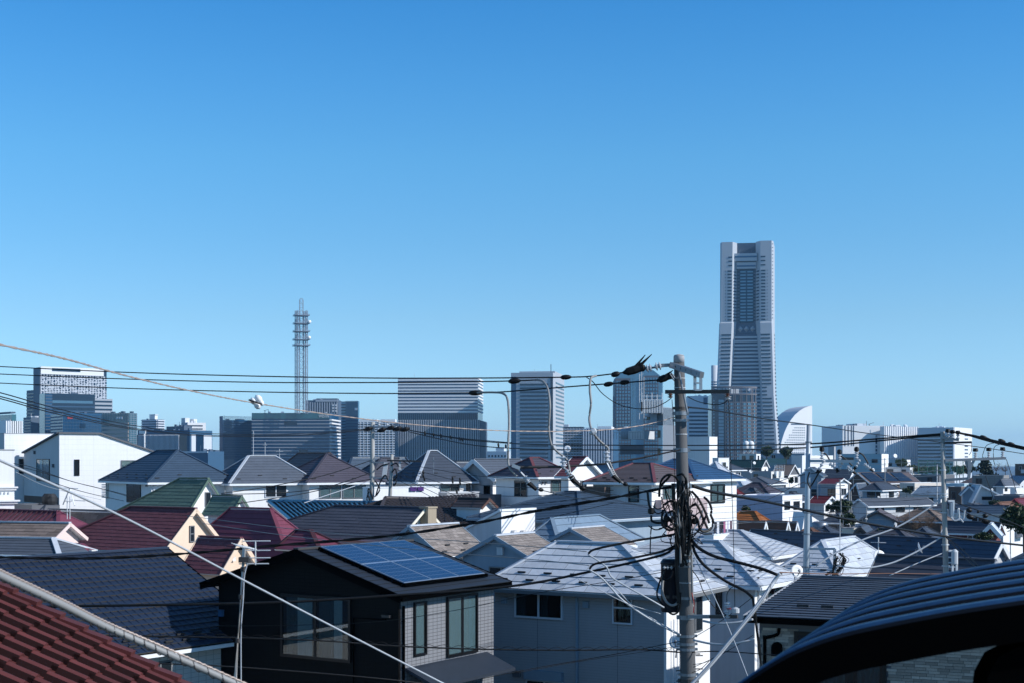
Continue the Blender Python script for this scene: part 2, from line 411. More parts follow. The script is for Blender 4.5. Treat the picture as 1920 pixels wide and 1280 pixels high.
    def gable(h, rm, axis, py=None, pitch=None, o=.4, og=.3, rf=.5, cap=None, gut='white_metal', bargem='white_metal', exp=.30, wid=None, parts=False, wallm=None, guards=0, slabm=None, th=.018, nm='slate', bw=.16, rpx=None):
        """axis 'x': ridge parallel to wall L; 'y': ridge parallel to wall R, gable on wall L. rf: where the ridge sits across."""
        a, b = h.a, h.b
        if axis == 'y':
            xr = -a*(1-rf); dl, dr = xr+a, -xr
            apex = lambda p: (xr, -og, h.e+p*max(dl, dr))
        else:
            yr = b*rf; dl, dr = yr, b-yr
            apex = lambda p: (og, yr, h.e+p*max(dl, dr))
        if pitch is None: pitch = h.solve(apex, py, .05, 2.2)
        h.pitch = pitch; rz = h.e+pitch*max(dl, dr); pl, pr = (rz-h.e)/dl, (rz-h.e)/dr
        h.begin(cap or rm[0], M[gut] if isinstance(gut, str) else gut, slabm)
        T = .10
        kw = dict(exp=exp, wid=wid, th=th, nm=nm)
        if axis == 'y':
            y0, y1 = -og, b+og
            r0, r1 = (xr, y0, rz+T), (xr, y1, rz+T)
            eL0, eL1 = (-a-o, y0, h.e-o*pl+T), (-a-o, y1, h.e-o*pl+T); eR0, eR1 = (o, y0, h.e-o*pr+T), (o, y1, h.e-o*pr+T)
            h.faces = {'R': [eR0, eR1, r1, r0], 'L': [eL1, eL0, r0, r1]}
            rakes = [(eL0, r0), (eR0, r0)]; far = [(eL1, r1), (eR1, r1)]
            wall = [(-a,0,h.z0),(0,0,h.z0),(0,0,h.e),(xr,0,rz-.02),(-a,0,h.e)]; vec = (0,b,0)
            outw = Vector((0,-.02,0))
        else:
            x0, x1 = -a-og, og; i0 = 0
            if rpx is not None:
                while i0 < a*.9 and proj(h.to_world((x0+i0, yr, rz+T)))[0] < rpx: i0 += .05
            r0, r1 = (x0+i0, yr, rz+T), (x1, yr, rz+T)
            eF0, eF1 = (x0, -o, h.e-o*pl+T), (x1, -o, h.e-o*pl+T); eB0, eB1 = (x0, b+o, h.e-o*pr+T), (x1, b+o, h.e-o*pr+T)
            h.faces = {'F': [eF0, eF1, r1, r0], 'B': [eB1, eB0, r0, r1]}
            if i0: h.faces['L'] = [eB0, eF0, r0]
            rakes = [(eF1, r1), (eB1, r1)]; far = [(eF0, r0), (eB0, r0)] if not i0 else []
            wall = [(0,0,h.z0),(0,b,h.z0),(0,b,h.e),(0,yr,rz-.02),(0,0,h.e)]; vec = (-a+i0,0,0)
            outw = Vector((.02,0,0))
        for k, P in h.faces.items():
            h.slope(P, rm, parts=parts and k in ('F','R'), **kw)
        h.end()
        h.cap(r0, r1)
        if axis == 'x' and i0: h.cap(eF0, r0)
        bm = M[bargem] if isinstance(bargem, str) else bargem
        if bm:
            for p, q in rakes: 
                p, q = Vector(p)+outw, Vector(q)+outw; MB().bar(p-Vector((0,0,bw/2-.03)), q-Vector((0,0,bw/2-.03)), .05, bw).build('bargeboard', bm, h.root)
            for p, q in far:
                p, q = Vector(p)-outw, Vector(q)-outw; MB().bar(p-Vector((0,0,bw/2-.03)), q-Vector((0,0,bw/2-.03)), .05, bw).build('bargeboard', bm, h.root)
        es = (([eR0, eR1], [eL0, eL1]) if axis == 'y' else ([eF0, eF1], [eB0, eB1]))
        for p, q in es: h.gutter(p, q)
        if wallm:
            g = MB().prism(wall, vec)
            if axis == 'x' and i0: g.box(-a, -a+i0-.001, 0, b, h.z0, h.e-.05)
            g.build('wall', wallm, h.root)
        if guards:
            for k in ('F', 'R'):
                if k in h.faces: h.guard(h.faces[k], guards)
        return h
    def flat(h, wallm, par=.35, capm=None, wt=.16):
        h.wallbox(wallm, h.e-par)
        a, b = h.a, h.b; z0, z1 = h.e-par, h.e
        mb = MB(); mb.box(-a, 0, 0, wt, z0, z1); mb.box(-a, 0, b-wt, b, z0, z1); mb.box(-wt, 0, wt, b-wt, z0, z1); mb.box(-a, -a+wt, wt, b-wt, z0, z1)
        mb.build('parapet', wallm, h.root)
        if capm:
            c = MB(); e = .03
            c.box(-a-e, e, -e, wt+e, z1, z1+.06); c.box(-a-e, e, b-wt-e, b+e, z1, z1+.06); c.box(-wt-e, e, wt+e, b-wt-e, z1, z1+.06); c.box(-a-e, -a+wt+e, wt+e, b-wt-e, z1, z1+.06)
            c.build('coping', capm, h.root)
        return h
    def win(h, w, px0, py0, px1, py1, style='slide', fr='sash_black', glass='glass', fw=.055, curtain=None, sill=False, label=None):
        s0, s1 = sorted((h.s_of(px0, w), h.s_of(px1, w))); sc = (s0+s1)/2
        z1, z0 = h.z_of(py0, sc, w), h.z_of(py1, sc, w)
        return h.winm(w, s0, s1, z0, z1, style, fr, glass, fw, curtain, sill, label)
    def bx(h, mb, w, s0, s1, z0, z1, d0, d1, mi=0):
        p, q = h.W(w, s0, z0, d0), h.W(w, s1, z1, d1)
        mb.box(min(p.x,q.x), max(p.x,q.x), min(p.y,q.y), max(p.y,q.y), min(p.z,q.z), max(p.z,q.z), mi)
    def winm(h, w, s0, s1, z0, z1, style='slide', fr='sash_black', glass='glass', fw=.055, curtain=None, sill=False, label=None):
        f = MB(); D = .075
        h.bx(f, w, s0-fw, s1+fw, z1, z1+fw, .002, D); h.bx(f, w, s0-fw, s1+fw, z0-fw, z0, .002, D+(.04 if sill else 0))
        h.bx(f, w, s0-fw, s0, z0, z1, .002, D); h.bx(f, w, s1, s1+fw, z0, z1, .002, D)
        cells = [(s0, s1, z0, z1)]
        if style == 'slide': mid = (s0+s1)/2; h.bx(f, w, mid-fw*.6, mid+fw*.6, z0, z1, .002, D*.8); cells = [(s0, mid-fw*.6, z0, z1), (mid+fw*.6, s1, z0, z1)]
        elif style == 'sash': mid = (z0+z1)/2; h.bx(f, w, s0, s1, mid-fw*.5, mid+fw*.5, .002, D*.8); cells = [(s0, s1, z0, mid-fw*.5), (s0, s1, mid+fw*.5, z1)]
        o = f.build('window', M[fr], h.root, label=label)
        for i, (a, b, c, d) in enumerate(cells):
            g = MB(); h.bx(g, w, a, b, c, d, .045, .052)
            g.build('pane', M['clear'] if curtain else M[glass], o)
        if curtain:
            g = MB(); h.bx(g, w, s0, s1, z0, z1, .002, .006); g.build('dark_interior', M['interior'], o)
            for (f0, f1, cm) in ([(1-b_, 1-a_, c_) for a_, b_, c_ in curtain] if w == 'L' else curtain):      # hanging folds
                n = max(4, int((f1-f0)*(s1-s0)/.045)); g = MB(); q = []
                for i in range(n+1):
                    s = s0+(s1-s0)*(f0+(f1-f0)*i/n); q.append((s, .012+(.014 if i%2 else 0)))
                vs = []; fs = []
                for s, d in q: vs += [h.W(w, s, z0+.01, d), h.W(w, s, z1-.01, d)]
                for i in range(n): fs.append((2*i, 2*i+2, 2*i+3, 2*i+1))
                g.add(vs, fs); g.build('curtain', M[cm], o)
        return o
    def lump(h, w, px, py, sw, sh, sd, m, name='vent_hood'):
        s = h.s_of(px, w); z = h.z_of(py, s, w); g = MB(); h.bx(g, w, s-sw/2, s+sw/2, z-sh/2, z+sh/2, .002, sd)
        h.bx(g, w, s-sw/2-.012, s+sw/2+.012, z+sh/2-.03, z+sh/2, .001, sd+.02); return g.build(name, m, h.root)
    def pipe(h, w, px, py0, py1, m, r=.035):
        s = h.s_of(px, w); z1, z0 = h.z_of(py0, s, w), h.z_of(py1, s, w)
        g = MB(); g.tube([h.W(w, s, z0, .06), h.W(w, s, z1, .06)], r, 8)
        for k in range(3): 
            z = z0+(z1-z0)*(.2+.3*k); h.bx(g, w, s-.05, s+.05, z-.015, z+.015, .002, .09)
        g.build('downpipe', m, h.root)
    def auto(h, seed=0):
        rnd = random.Random(seed)
        for w, Lw in (('L', h.a), ('R', h.b)):
            if Lw < 1.6: continue
            n = max(1, min(3, int(Lw/2.6)))
            for i in range(n):
                if rnd.random() < .12: continue
                c = Lw*(i+.5)/n+rnd.uniform(-.2,.2); hw = rnd.choice((.3,.6,.8)) if Lw > 2.4 else .3
                zt = h.e-rnd.uniform(.45,.7); zb = zt-rnd.choice((.7,1.1,1.1,1.8))
                h.winm(w, max(.15,c-hw), min(Lw-.15,c+hw), zb, zt, 'slide' if hw > .5 else 'fix', rnd.choice(('sash_black','sash_grey','sash_white')), 'glass', .05)
            if rnd.random() < .5 and Lw > 2.5:
                s = rnd.uniform(.4, Lw-.8); z = h.e-rnd.uniform(2.2,2.6); g = MB(); h.bx(g, w, s, s+.8, z-.6, z, .08, .42); h.bx(g, w, s+.05, s+.75, z-.68, z-.6, .1, .4); g.build('air_conditioner', M['white_metal'], h.root)
            if rnd.random() < .6:
                s = rnd.choice((.12, Lw-.12)); g = MB(); g.tube([h.W(w, s, h.z0, .06), h.W(w, s, h.e-.15, .06)], .04, 6); g.build('downpipe', M[rnd.choice(('white_metal','midgrey','sash_grey'))], h.root)
            if rnd.random() < .25 and Lw > 3:
                s = rnd.uniform(.2, Lw-2.4); z = h.e-2.6; g = MB(); h.bx(g, w, s, s+2.2, z-.1, z, .01, .8); h.bx(g, w, s, s+2.2, z, z+.95, .74, .8); h.bx(g, w, s, s+.06, z, z+.95, .01, .74); h.bx(g, w, s+2.14, s+2.2, z, z+.95, .01, .74); g.build('balcony', M[rnd.choice(('white_metal','midgrey','palegrey'))], h.root)
    # strips and grids on far facades
    def strips(h, w, px0, px1, py0, py1, n, frac, m, d=.35, name='spandrel', ph=.5):
        s0, s1 = sorted((h.s_of(px0, w), h.s_of(px1, w))); sc = (s0+s1)/2; z1, z0 = h.z_of(py0, sc, w), h.z_of(py1, sc, w)
        g = MB(); st = (z1-z0)/n
        for i in range(n):
            zc = z0+st*(i+ph); h.bx(g, w, s0, s1, zc-st*frac/2, zc+st*frac/2, .02, d)
        return g.build(name, m, h.root, kind='stuff')
    def fins(h, w, px0, px1, py0, py1, n, frac, m, d=.35, name='fin'):
        s0, s1 = sorted((h.s_of(px0, w), h.s_of(px1, w))); sc = (s0+s1)/2; z1, z0 = h.z_of(py0, sc, w), h.z_of(py1, sc, w)
        g = MB(); st = (s1-s0)/n
        for i in range(n):
            c = s0+st*(i+.5); h.bx(g, w, c-st*frac/2, c+st*frac/2, z0, z1, .02, d)
        return g.build(name, m, h.root, kind='stuff')
    def grid(h, w, px0, px1, py0, py1, nx, ny, fx, fy, m, d=.12, name='window', skip=0.0):
        s0, s1 = sorted((h.s_of(px0, w), h.s_of(px1, w))); sc = (s0+s1)/2; z1, z0 = h.z_of(py0, sc, w), h.z_of(py1, sc, w)
        g = MB(); sx, sz = (s1-s0)/nx, (z1-z0)/ny
        for i in range(nx):
            for j in range(ny):
                if random.random() < skip: continue
                c, zc = s0+sx*(i+.5), z0+sz*(j+.5); h.bx(g, w, c-sx*fx/2, c+sx*fx/2, zc-sz*fy/2, zc+sz*fy/2, .02, d)
        return g.build(name, m, h.root, kind='stuff')
    def panel(h, w, px0, px1, py0, py1, m, d=.3, name='wall_panel'):
        s0, s1 = sorted((h.s_of(px0, w), h.s_of(px1, w))); sc = (s0+s1)/2; z1, z0 = h.z_of(py0, sc, w), h.z_of(py1, sc, w)
        g = MB(); h.bx(g, w, s0, s1, z0, z1, .01, d); return g.build(name, m, h.root)
    def roofbox(h, x0, x1, y0, y1, dz0, dz1, m, name='penthouse'):
        return MB().box(-h.a*(1-x0), -h.a*(1-x1), h.b*y0, h.b*y1, h.e+dz0, h.e+dz1).build(name, m, h.root)
_g = MB(); _g.box(-.16, .16, -.03, .03, 0, .06); _g.box(-.16, -.12, -.03, .12, 0, .02); _g.box(.12, .16, -.03, .12, 0, .02)
GUARD = _g.mesh('snow_guard', M['softblack'])

# ---------------------------------------------------------------- ground
gb = MB(); ys = [-30,0,15,30,45,60,75,90,105,120,140,160,180,200,230,260,290,330,380,430,480,540,600,660,720,800,880,960,1100,1400,2000,4000,8000,15000]
ks = [-2.2+.2*i for i in range(23)]
for y in ys:
    for k in ks:
        x = k*max(60, abs(y)*.8+40); gb.v.append((x, y, terrain(x, max(y, 1))))
nk = len(ks)
for i in range(len(ys)-1):
    for j in range(nk-1): gb.f.append((i*nk+j, i*nk+j+1, (i+1)*nk+j+1, (i+1)*nk+j)); gb.m.append(0)
M['ground'] = mat('asphalt_ground', (.055,.055,.056), .9, var=.25, scale=.08)
gb.build('ground', M['ground'], kind='structure')
# ---------------------------------------------------------------- the far city
SEA = -56.0
M['tglass'] = mat('tower_glass', (.006,.070,.165), .14, spec=.5, var=.25, scale=.03)
M['tglass_dk'] = mat('dark_tower_glass', (.003,.022,.055), .15, spec=.5, var=.25, scale=.03)
M['tglass_lt'] = mat('pale_tower_glass', (.10,.25,.37), .12, spec=.8, var=.2, scale=.03)
M['teal_glass'] = mat('teal_tower_glass', (.018,.115,.15), .12, spec=.8, var=.25, scale=.03)
M['tstone'] = mat('tower_stone', (.43,.465,.51), .7, var=.06, scale=.02)
M['tstone_dk'] = mat('tower_stone_dark', (.07,.105,.155), .7, var=.06, scale=.02)
M['tblue'] = mat('slate_blue_cladding', (.028,.090,.17), .6, var=.06, scale=.02)
M['twhite'] = mat('tower_white_panel', (.78,.79,.80), .6, var=.04, scale=.02)
M['tpale'] = mat('tower_pale_panel', (.58,.62,.68), .6, var=.05, scale=.02)
M['tbeige'] = mat('tower_beige_panel', (.52,.42,.37), .7, var=.06, scale=.03)
M['tred'] = mat('red_sign_panel', (.35,.03,.03), .6, var=.05)
M['tbrown'] = mat('tower_brown_panel', (.135,.13,.145), .6, var=.06, scale=.03)
M['lattice'] = mat('lattice_steel', (.27,.32,.39), .5, metal=.2, var=.1)
GT = 'towers of the far city'
def tower(label, cx, Y, t, left, right, top, name='office_tower', cat='tower', group=GT, b=None, **k):
    return House(label, cx, Y, t, left=left, right=right if b is None else None, b=b, eave=top, name=name, cat=cat, group=group, z0=SEA, **k)
def body(h, m, top=None):
    MB().box(-h.a, 0, 0, h.b, h.z0, top if top is not None else h.e).build('wall', m, h.root)
    if h.a > 20 or h.b > 30:
        rn = random.Random(int(h.C.x*10)); g = MB()
        for i in range(5):
            x, y, w, d, z = -h.a*rn.uniform(.12,.88), h.b*rn.uniform(.1,.7), rn.uniform(1.2,4), rn.uniform(1.5,4), rn.uniform(.8,2.0); g.box(x-w/2, x+w/2, y, y+d, h.e, h.e+z)
        x = -h.a*rn.uniform(.2,.8); g.bar((x, 3, h.e), (x, 3, h.e+rn.uniform(3,5)), .25, .25)
        g.build('roof_plant', M['tpale'] if rn.random() < .6 else M['tstone_dk'], h.root, kind='stuff')

# lattice-faced hotel tower on the far side
h = tower('tall tower with a white lattice facade and a bright white roof band', 75, 1520, 52, 63, 200, 688); body(h, M['tglass_dk'])
h.panel('L', 63, 75, 688, 830, M['tstone_dk'], .3)
h.panel('R', 76, 194, 688, 702, M['twhite'], 1.0, 'roof_band'); h.panel('R', 97, 150, 690, 695.5, M['tglass_dk'], 1.3, 'louvre_slot')
random.seed(3)
s0, s1 = h.s_of(76, 'R'), h.s_of(200, 'R'); g = MB(); g2 = MB()
zt, zb = h.z_of(703, (s0+s1)/2, 'R'), h.z_of(765, (s0+s1)/2, 'R'); nx, nz = 46, 20
for i in range(nx):
    for j in range(nz):
        a, b = s0+(s1-s0)*i/nx, s0+(s1-s0)*(i+1)/nx; c, d = zb+(zt-zb)*j/nz, zb+(zt-zb)*(j+1)/nz
        if i % 2 == 0: h.bx(g, 'R', a, a+(b-a)*.5, c, d, .02, .5)
        if random.random() < .78: h.bx(g, 'R', a, b, c, c+(d-c)*.42, .02, .45)
        if random.random() < .22: h.bx(g2, 'R', a+.3, b-.3, c+.6, d-.2, .02, .4)
g.build('facade_lattice', M['tpale'], h.root, kind='stuff'); g2.build('infill_panel', M['tpale'], h.root, kind='stuff')
h = tower('slim grey-green slab rising behind the lattice-faced tower', 64, 1560, 45, 50, 90, 730); body(h, M['tstone_dk']); h.strips('L', 50, 64, 734, 820, 14, .45, M['tglass_dk'])
h = tower('small dark blue block low beside the grey-green slab', 58, 1500, 50, 44, 75, 781, cat='building', name='office_block'); body(h, M['tstone_dk']); h.strips('L', 44, 58, 784, 820, 7, .4, M['tglass_dk'])
h = tower('dark glass office block in front of the lattice-faced tower', 84, 1450, 60, 74, 178, 736, name='office_block', cat='building'); body(h, M['tglass_dk'])
h.panel('R', 85, 98, 738, 830, M['tglass'], .3, 'glass_bay'); h.strips('R', 85, 98, 738, 830, 16, .35, M['tstone_dk'], .6)
h.fins('R', 98, 178, 737, 830, 42, .22, M['tblue'], .6); h.panel('R', 98, 174, 750, 755, M['tglass_lt'], .4, 'glass_band'); h.strips('R', 98, 178, 757, 800, 5, .3, M['tblue'], .5)
h = tower('grey block with dark floor stripes beside the dark glass block', 176, 1480, 62, 170, 211, 746, name='office_block', cat='building'); body(h, M['tstone']); h.strips('R', 177, 210, 748, 800, 7, .42, M['tglass_dk'], .3, 'window_strip')
h = tower('low blue glass block with a small red sign, before the dark glass block', 118, 1400, 55, 95, 192, 773, name='office_block', cat='building'); body(h, M['tglass'])
h.fins('R', 119, 192, 776, 830, 26, .14, M['tblue'], .4); h.strips('R', 119, 192, 776, 830, 9, .12, M['tblue'], .45); h.panel('R', 126, 136, 780, 784, M['tred'], .8, 'red_sign'); h.panel('R', 150, 160, 793, 801, M['tglass_dk'], .6, 'louvre'); h.panel('L', 95, 118, 774, 776, M['tpale'], .3, 'roof_band'); h.strips('L', 95, 118, 778, 830, 9, .45, M['tstone_dk'], .4)
h = tower('beige banded block with a green glass crown', 242, 1350, 18, 191, 257, 773, name='office_block', cat='building'); body(h, M['teal_glass'])
h.strips('L', 191, 241, 790, 842, 7, .68, M['tbeige'], .7); h.grid('L', 191, 242, 773, 789, 16, 4, .12, 1, M['lattice'], .3, 'mullion'); h.grid('R', 242, 257, 773, 845, 5, 18, .2, 1, M['lattice'], .3, 'mullion'); h.strips('R', 242, 257, 773, 845, 18, .18, M['lattice'], .35); h.grid('L', 218, 231, 780.5, 784.5, 3, 1, .6, 1, M['twhite'], .8, 'sign_plate')
h = tower('pale ribbed hall at the picture edge under a flat canopy', 20, 1300, 50, -60, 43, 788, name='exhibition_hall', cat='building'); body(h, M['tglass_dk']); h.fins('R', 10, 43, 788, 820, 8, .6, M['twhite'], .6); h.panel('L', -60, 20, 788, 830, M['twhite'], .3); h.roofbox(-.1, 1, .1, .45, 0, 6, M['teal_glass'], 'roof_storey'); h.roofbox(-.1, 1, 0, .4, 7, 8.5, M['tstone_dk'], 'canopy')
h = tower('pale round-cornered apartment block with balcony rings and roof tank', 295, 1500, 30, 266, 308, 785, name='apartment_block', cat='building'); body(h, M['tstone_dk'])
for w, p0, p1 in (('L',266,295),('R',295,308)): h.strips(w, p0, p1, 785, 812, 6, .5, M['tpale'], 1.2, 'balcony')
h.roofbox(.42, .75, .2, .6, 0, 4.5, M['twhite'], 'roof_tank'); h.roofbox(.40, .78, .18, .62, 4.6, 5.5, M['tpale'], 'tank_cap')
h = tower('white apartment block with two roof boxes and dark balcony slots', 352, 1450, 60, 340, 386, 791, name='apartment_block', cat='building'); body(h, M['twhite']); h.strips('R', 352, 380, 794, 812, 3, .35, M['tglass_dk'], .3, 'window_strip'); h.panel('L', 340, 352, 791, 812, M['tstone'], .2)
h.roofbox(0, .6, .0, .25, 0, 5, M['twhite']); h.roofbox(0, .6, .48, .66, 0, 4, M['twhite'])
h = tower('low dark hall wrapped in pale upright fins', 356, 1250, 20, 258, 398, 805, name='concert_hall', cat='building'); body(h, M['tblue']); h.panel('L', 258, 352, 813.5, 850, M['tglass_dk'], 1, 'glass_front'); h.fins('L', 260, 338, 814, 850, 34, .32, M['tpale'], 1.8)
h.panel('L', 262, 274, 805.5, 812, M['twhite'], 1.2, 'sign_panel'); h.panel('R', 358, 366, 814, 845, M['tpale'], .6, 'stone_pier'); h.panel('R', 381, 396, 815, 845, M['tpale'], .6, 'stone_pier'); h.panel('R', 366, 381, 814, 845, M['tglass_dk'], .4, 'glass_bay')
h = tower('long low dark roof block just above the house roofs', 390, 1000, 30, 335, 420, 845, name='low_block', cat='building'); body(h, M['tblue']); h.panel('L', 335, 390, 845, 848, M['tpale'], .5, 'roof_band')
h = tower('dark flat penthouse block behind the finned hall', 345, 1350, 30, 312, 360, 798, name='low_block', cat='building'); body(h, M['tstone_dk'])
h = tower('blue-grey glass office block with a thin roof screen', 418, 1420, 62, 412, 478, 786, name='office_block', cat='building'); body(h, M['tglass'])
h.strips('R', 418, 474, 788, 860, 16, .34, M['tblue'], .4); h.fins('R', 418, 474, 788, 860, 40, .12, M['tblue'], .5)
h.fins('R', 418, 474, 779, 786, 40, .35, M['tblue'], .2, 'roof_screen'); h.panel('L', 412, 418, 779, 860, M['tblue'], .3)
h = tower('wide teal hotel block with white stepped end balconies and roof lettering', 618, 1400, 3, 472, 635, 773, name='hotel_block', cat='building'); body(h, M['tglass'])
h.strips('L', 472, 618, 784, 860, 12, .22, M['tstone'], .5); h.fins('L', 472, 618, 776, 860, 60, .1, M['tblue'], .35); h.strips('R', 618, 635, 784, 860, 12, .40, M['twhite'], 2.2, 'balcony'); h.panel('L', 473, 617, 773, 784, M['teal_glass'], .8, 'roof_band')
h.panel('L', 533, 557, 789, 796, M['tglass_dk'], .6, 'louvre'); h.panel('L', 561, 577, 842, 847, M['tglass_dk'], .6, 'louvre')
cu = bpy.data.curves.new('lettering', 'FONT'); cu.body = 'WESTIN'; cu.size = 4.2; cu.extrude = .12
txt = bpy.data.objects.new('tmp', cu); COL.objects.link(txt); bpy.context.view_layer.update()
me = bpy.data.meshes.new_from_object(txt.evaluated_get(bpy.context.evaluated_depsgraph_get())); bpy.data.objects.remove(txt)
s = h.s_of(598, 'L'); zz = h.z_of(781.5, s, 'L'); w0 = max(v.co.x for v in me.vertices); wid = abs(h.s_of(598,'L')-h.s_of(617,'L')); k = wid/w0
me.transform(Matrix.Translation((-s, -.95, zz)) @ Matrix.Rotation(math.pi/2, 4, 'X') @ Matrix.Scale(k, 4, (1,0,0))); me.materials.clear(); me.materials.append(M['twhite'])
link('lettering', me, h.root)
g = MB()
for i in range(3):
    s = h.s_of(579+4*i, 'L'); g.add([], []); h.bx(g, 'L', s-.5, s+.5, h.e+.3, h.e+1.6, -1, -.4)
g.build('roof_light', M['twhite'], h.root, kind='stuff')
c = h.W('L', h.s_of(495,'L'), h.e, -4); g = MB(); g.bar(c, c+Vector((0,0,2.5)), .6, .6); g.bar(c+Vector((-1,0,2.5)), c+Vector((3.5,0,3.6)), .4, .4); g.bar(c+Vector((3.5,0,0)), c+Vector((3.5,0,3.6)), .3, .3); g.build('roof_crane', M['tstone_dk'], h.root)
h = tower('grey tower with upright pilasters behind the teal hotel block', 634, 1500, 4, 574, 640, 749); body(h, M['tstone_dk']); h.fins('L', 575, 634, 753, 775, 13, .42, M['tstone'], 1.0, 'pilaster'); h.panel('L', 592, 634, 748, 752, M['tstone'], 1.2, 'roof_band'); h.grid('L', 622, 633, 756, 772, 2, 3, .5, .6, M['twhite'], 1.3, 'vent_panel'); h.roofbox(.3,.95,.2,.8,0,2,M['tstone_dk'])
h = tower('clear glass tower with a white square sign beside the pilastered tower', 672, 1480, 15, 640, 674, 751); body(h, M['tglass_lt']); h.fins('L', 648, 672, 750, 860, 12, .25, M['tblue'], .5); h.strips('L', 640, 648, 755, 860, 20, .3, M['tglass_dk'], .5); h.strips('L', 648, 672, 785, 860, 14, .3, M['tblue'], .4); h.panel('L', 665.5, 670, 763.5, 768, M['twhite'], .9, 'sign_panel')
h = tower('white apartment slab covered in rows of balconies', 740, 1300, 3, 672, 747, 790, name='apartment_block', cat='building'); body(h, M['tglass_dk']); h.strips('L', 672, 740, 790, 865, 16, .50, M['tpale'], 1.2, 'balcony'); h.fins('L', 672, 740, 790, 865, 10, .10, M['twhite'], 1.4, 'party_wall'); h.roofbox(0,.5,.1,.5,0,2.4,M['twhite']); h.roofbox(.6,1,.1,.5,0,2.6,M['twhite'])
# striped slab on a finned base
h = tower('wide office slab with white floor stripes above a base of upright fins', 896, 1350, 4, 746, 905, 708); body(h, M['tglass'])
h.strips('L', 746, 896, 708, 774, 11, .58, M['twhite'], .6); h.strips('R', 896, 905, 708, 774, 11, .55, M['twhite'], .6)
h.panel('L', 746, 896, 774, 786, M['tglass_dk'], .7, 'plant_storey'); h.fins('L', 746, 896, 774, 786, 40, .2, M['tblue'], .9)
hb = House('x', 900, 1345, 4, left=745.5, right=913, eave=786, z0=SEA); bpy.data.objects.remove(hb.root); 
hb.root = thing('office_podium', 'finned glass podium below the white striped slab', 'building', (hb.C.x, hb.C.y, 0), -hb.t, GT)
body(hb, M['tglass_dk']); hb.fins('L', 745.5, 900, 786, 862, 46, .30, M['tpale'], 1.0); hb.strips('L', 745.5, 900, 790, 862, 9, .1, M['tblue'], .5); hb.panel('R', 900, 913, 789, 862, M['tstone_dk'], .3)
# striped grey tower
h = tower('upright grey tower with dark window bands and a bright side face', 1037, 1300, 9, 958, 1058, 697); body(h, M['tstone'])
h.panel('L', 959, 968, 705, 862, M['tblue'], .4, 'corner_bay'); h.strips('L', 975, 1028, 716, 860, 20, .46, M['tglass_dk'], .4, 'window_strip'); h.panel('L', 1036-3.5, 1036.5, 706, 862, M['tglass_dk'], .4, 'glass_slot'); h.strips('R', 1042, 1057, 716, 860, 20, .40, M['tglass_dk'], .3, 'window_strip')
h.roofbox(.15, 1, .15, .85, 0, 2.0, M['tstone'], 'plant_storey'); g = MB(); g.tube([(-3, 8, h.e), (-3, 8, h.e+8)], .35, 5); g.build('roof_mast', M['tstone_dk'], h.root)
h = tower('grey apartment slab of small balconies beside the banded tower', 1094, 1150, 6, 1056, 1096, 799, name='apartment_block', cat='building'); body(h, M['tglass_dk']); h.strips('L', 1056, 1094, 801, 870, 14, .40, M['tpale'], .8, 'balcony'); h.fins('L', 1056, 1094, 801, 870, 7, .12, M['tstone'], .9, 'party_wall'); h.roofbox(.0,.25,.2,.7,0,2,M['tpale'])
h = tower('apartment slab with upright white and blue stripes', 1150, 1100, 7, 1092, 1160, 803, name='apartment_block', cat='building'); body(h, M['tblue']); h.fins('L', 1092, 1150, 803, 870, 12, .5, M['tpale'], .8); h.roofbox(.45,.9,.2,.7,0,2.5,M['twhite']); h.roofbox(.05,.2,.2,.7,0,1.5,M['tpale'])
h = tower('small pale block low between the finned slab and the banded tower', 950, 1050, 15, 912, 957, 845, name='low_block', cat='building'); body(h, M['tpale']); h.grid('L', 914, 950, 850, 866, 6, 2, .5, .5, M['tglass_dk']); h.roofbox(.45,.85,.1,.7,0,3,M['tpale'])
# glass tower with the curved top
h = tower('brown gridded tower with a curved blue glass top', 1186, 1420, 8, 1149, 1242, 742); body(h, M['tglass'])
Yc = h.C.y; g = MB(); n = 14; pr = []
sL = h.a; tot = h.s_of(1242, 'R')
zc = lambda py: CZ-(py-HZ)/F*Yc
k = Yc/F; 
arc = [(1149, 714), (1152, 708), (1160, 700), (1171, 692), (1184, 686), (1196, 684.5), (1212, 687), (1226, 694), (1236, 702), (1242, 710)]
pr = [((px-1186)*k, 2.0, zc(py)) for px, py in arc]; pr = [((1149-1186)*k, 2.0, SEA)] + pr + [((1242-1186)*k, 2.0, SEA)]
MB().prism(pr, (0, 26, 0)).build('curved_glass_crown', M['tglass_lt'], h.root)
g = MB()
for i in range(16): h.bx(g, 'L', h.a*i/16-.1, h.a*i/16+.1, SEA, zc(708), .0, .3)
g.build('mullion', M['tglass_dk'], h.root, kind='stuff')
h.panel('L', 1154, 1182, 708, 862, M['tbrown'], .6, 'stone_frame'); h.grid('L', 1155, 1182, 712, 862, 5, 24, .62, .62, M['tglass_lt'], .8); h.panel('L', 1183, 1186, 690, 862, M['tglass_lt'], .7, 'glass_corner')
hx = House('x', 1206, 1412, 10, left=1204, right=1241, eave=700, z0=SEA); bpy.data.objects.remove(hx.root); hx.root = h.root
g = MB(); kk = 1.0
def fr_(px, py, d): return ((px-1186)*k, d, zc(py))
a, b = fr_(1207, 703, 1.0), fr_(1234, 862, 1.9); MB().box(a[0], b[0], .9, 1.9, b[2], a[2]).build('stone_frame', M['tbrown'], h.root)
g = MB()
for i in range(5):
    for j in range(23):
        a, b = fr_(1209+5*i, 707+6.7*j, 0), fr_(1212.2+5*i, 711+6.7*j, 0); g.box(a[0], b[0], .7, .95, b[2], a[2])
g.build('window', M['tglass_lt'], h.root, kind='stuff')
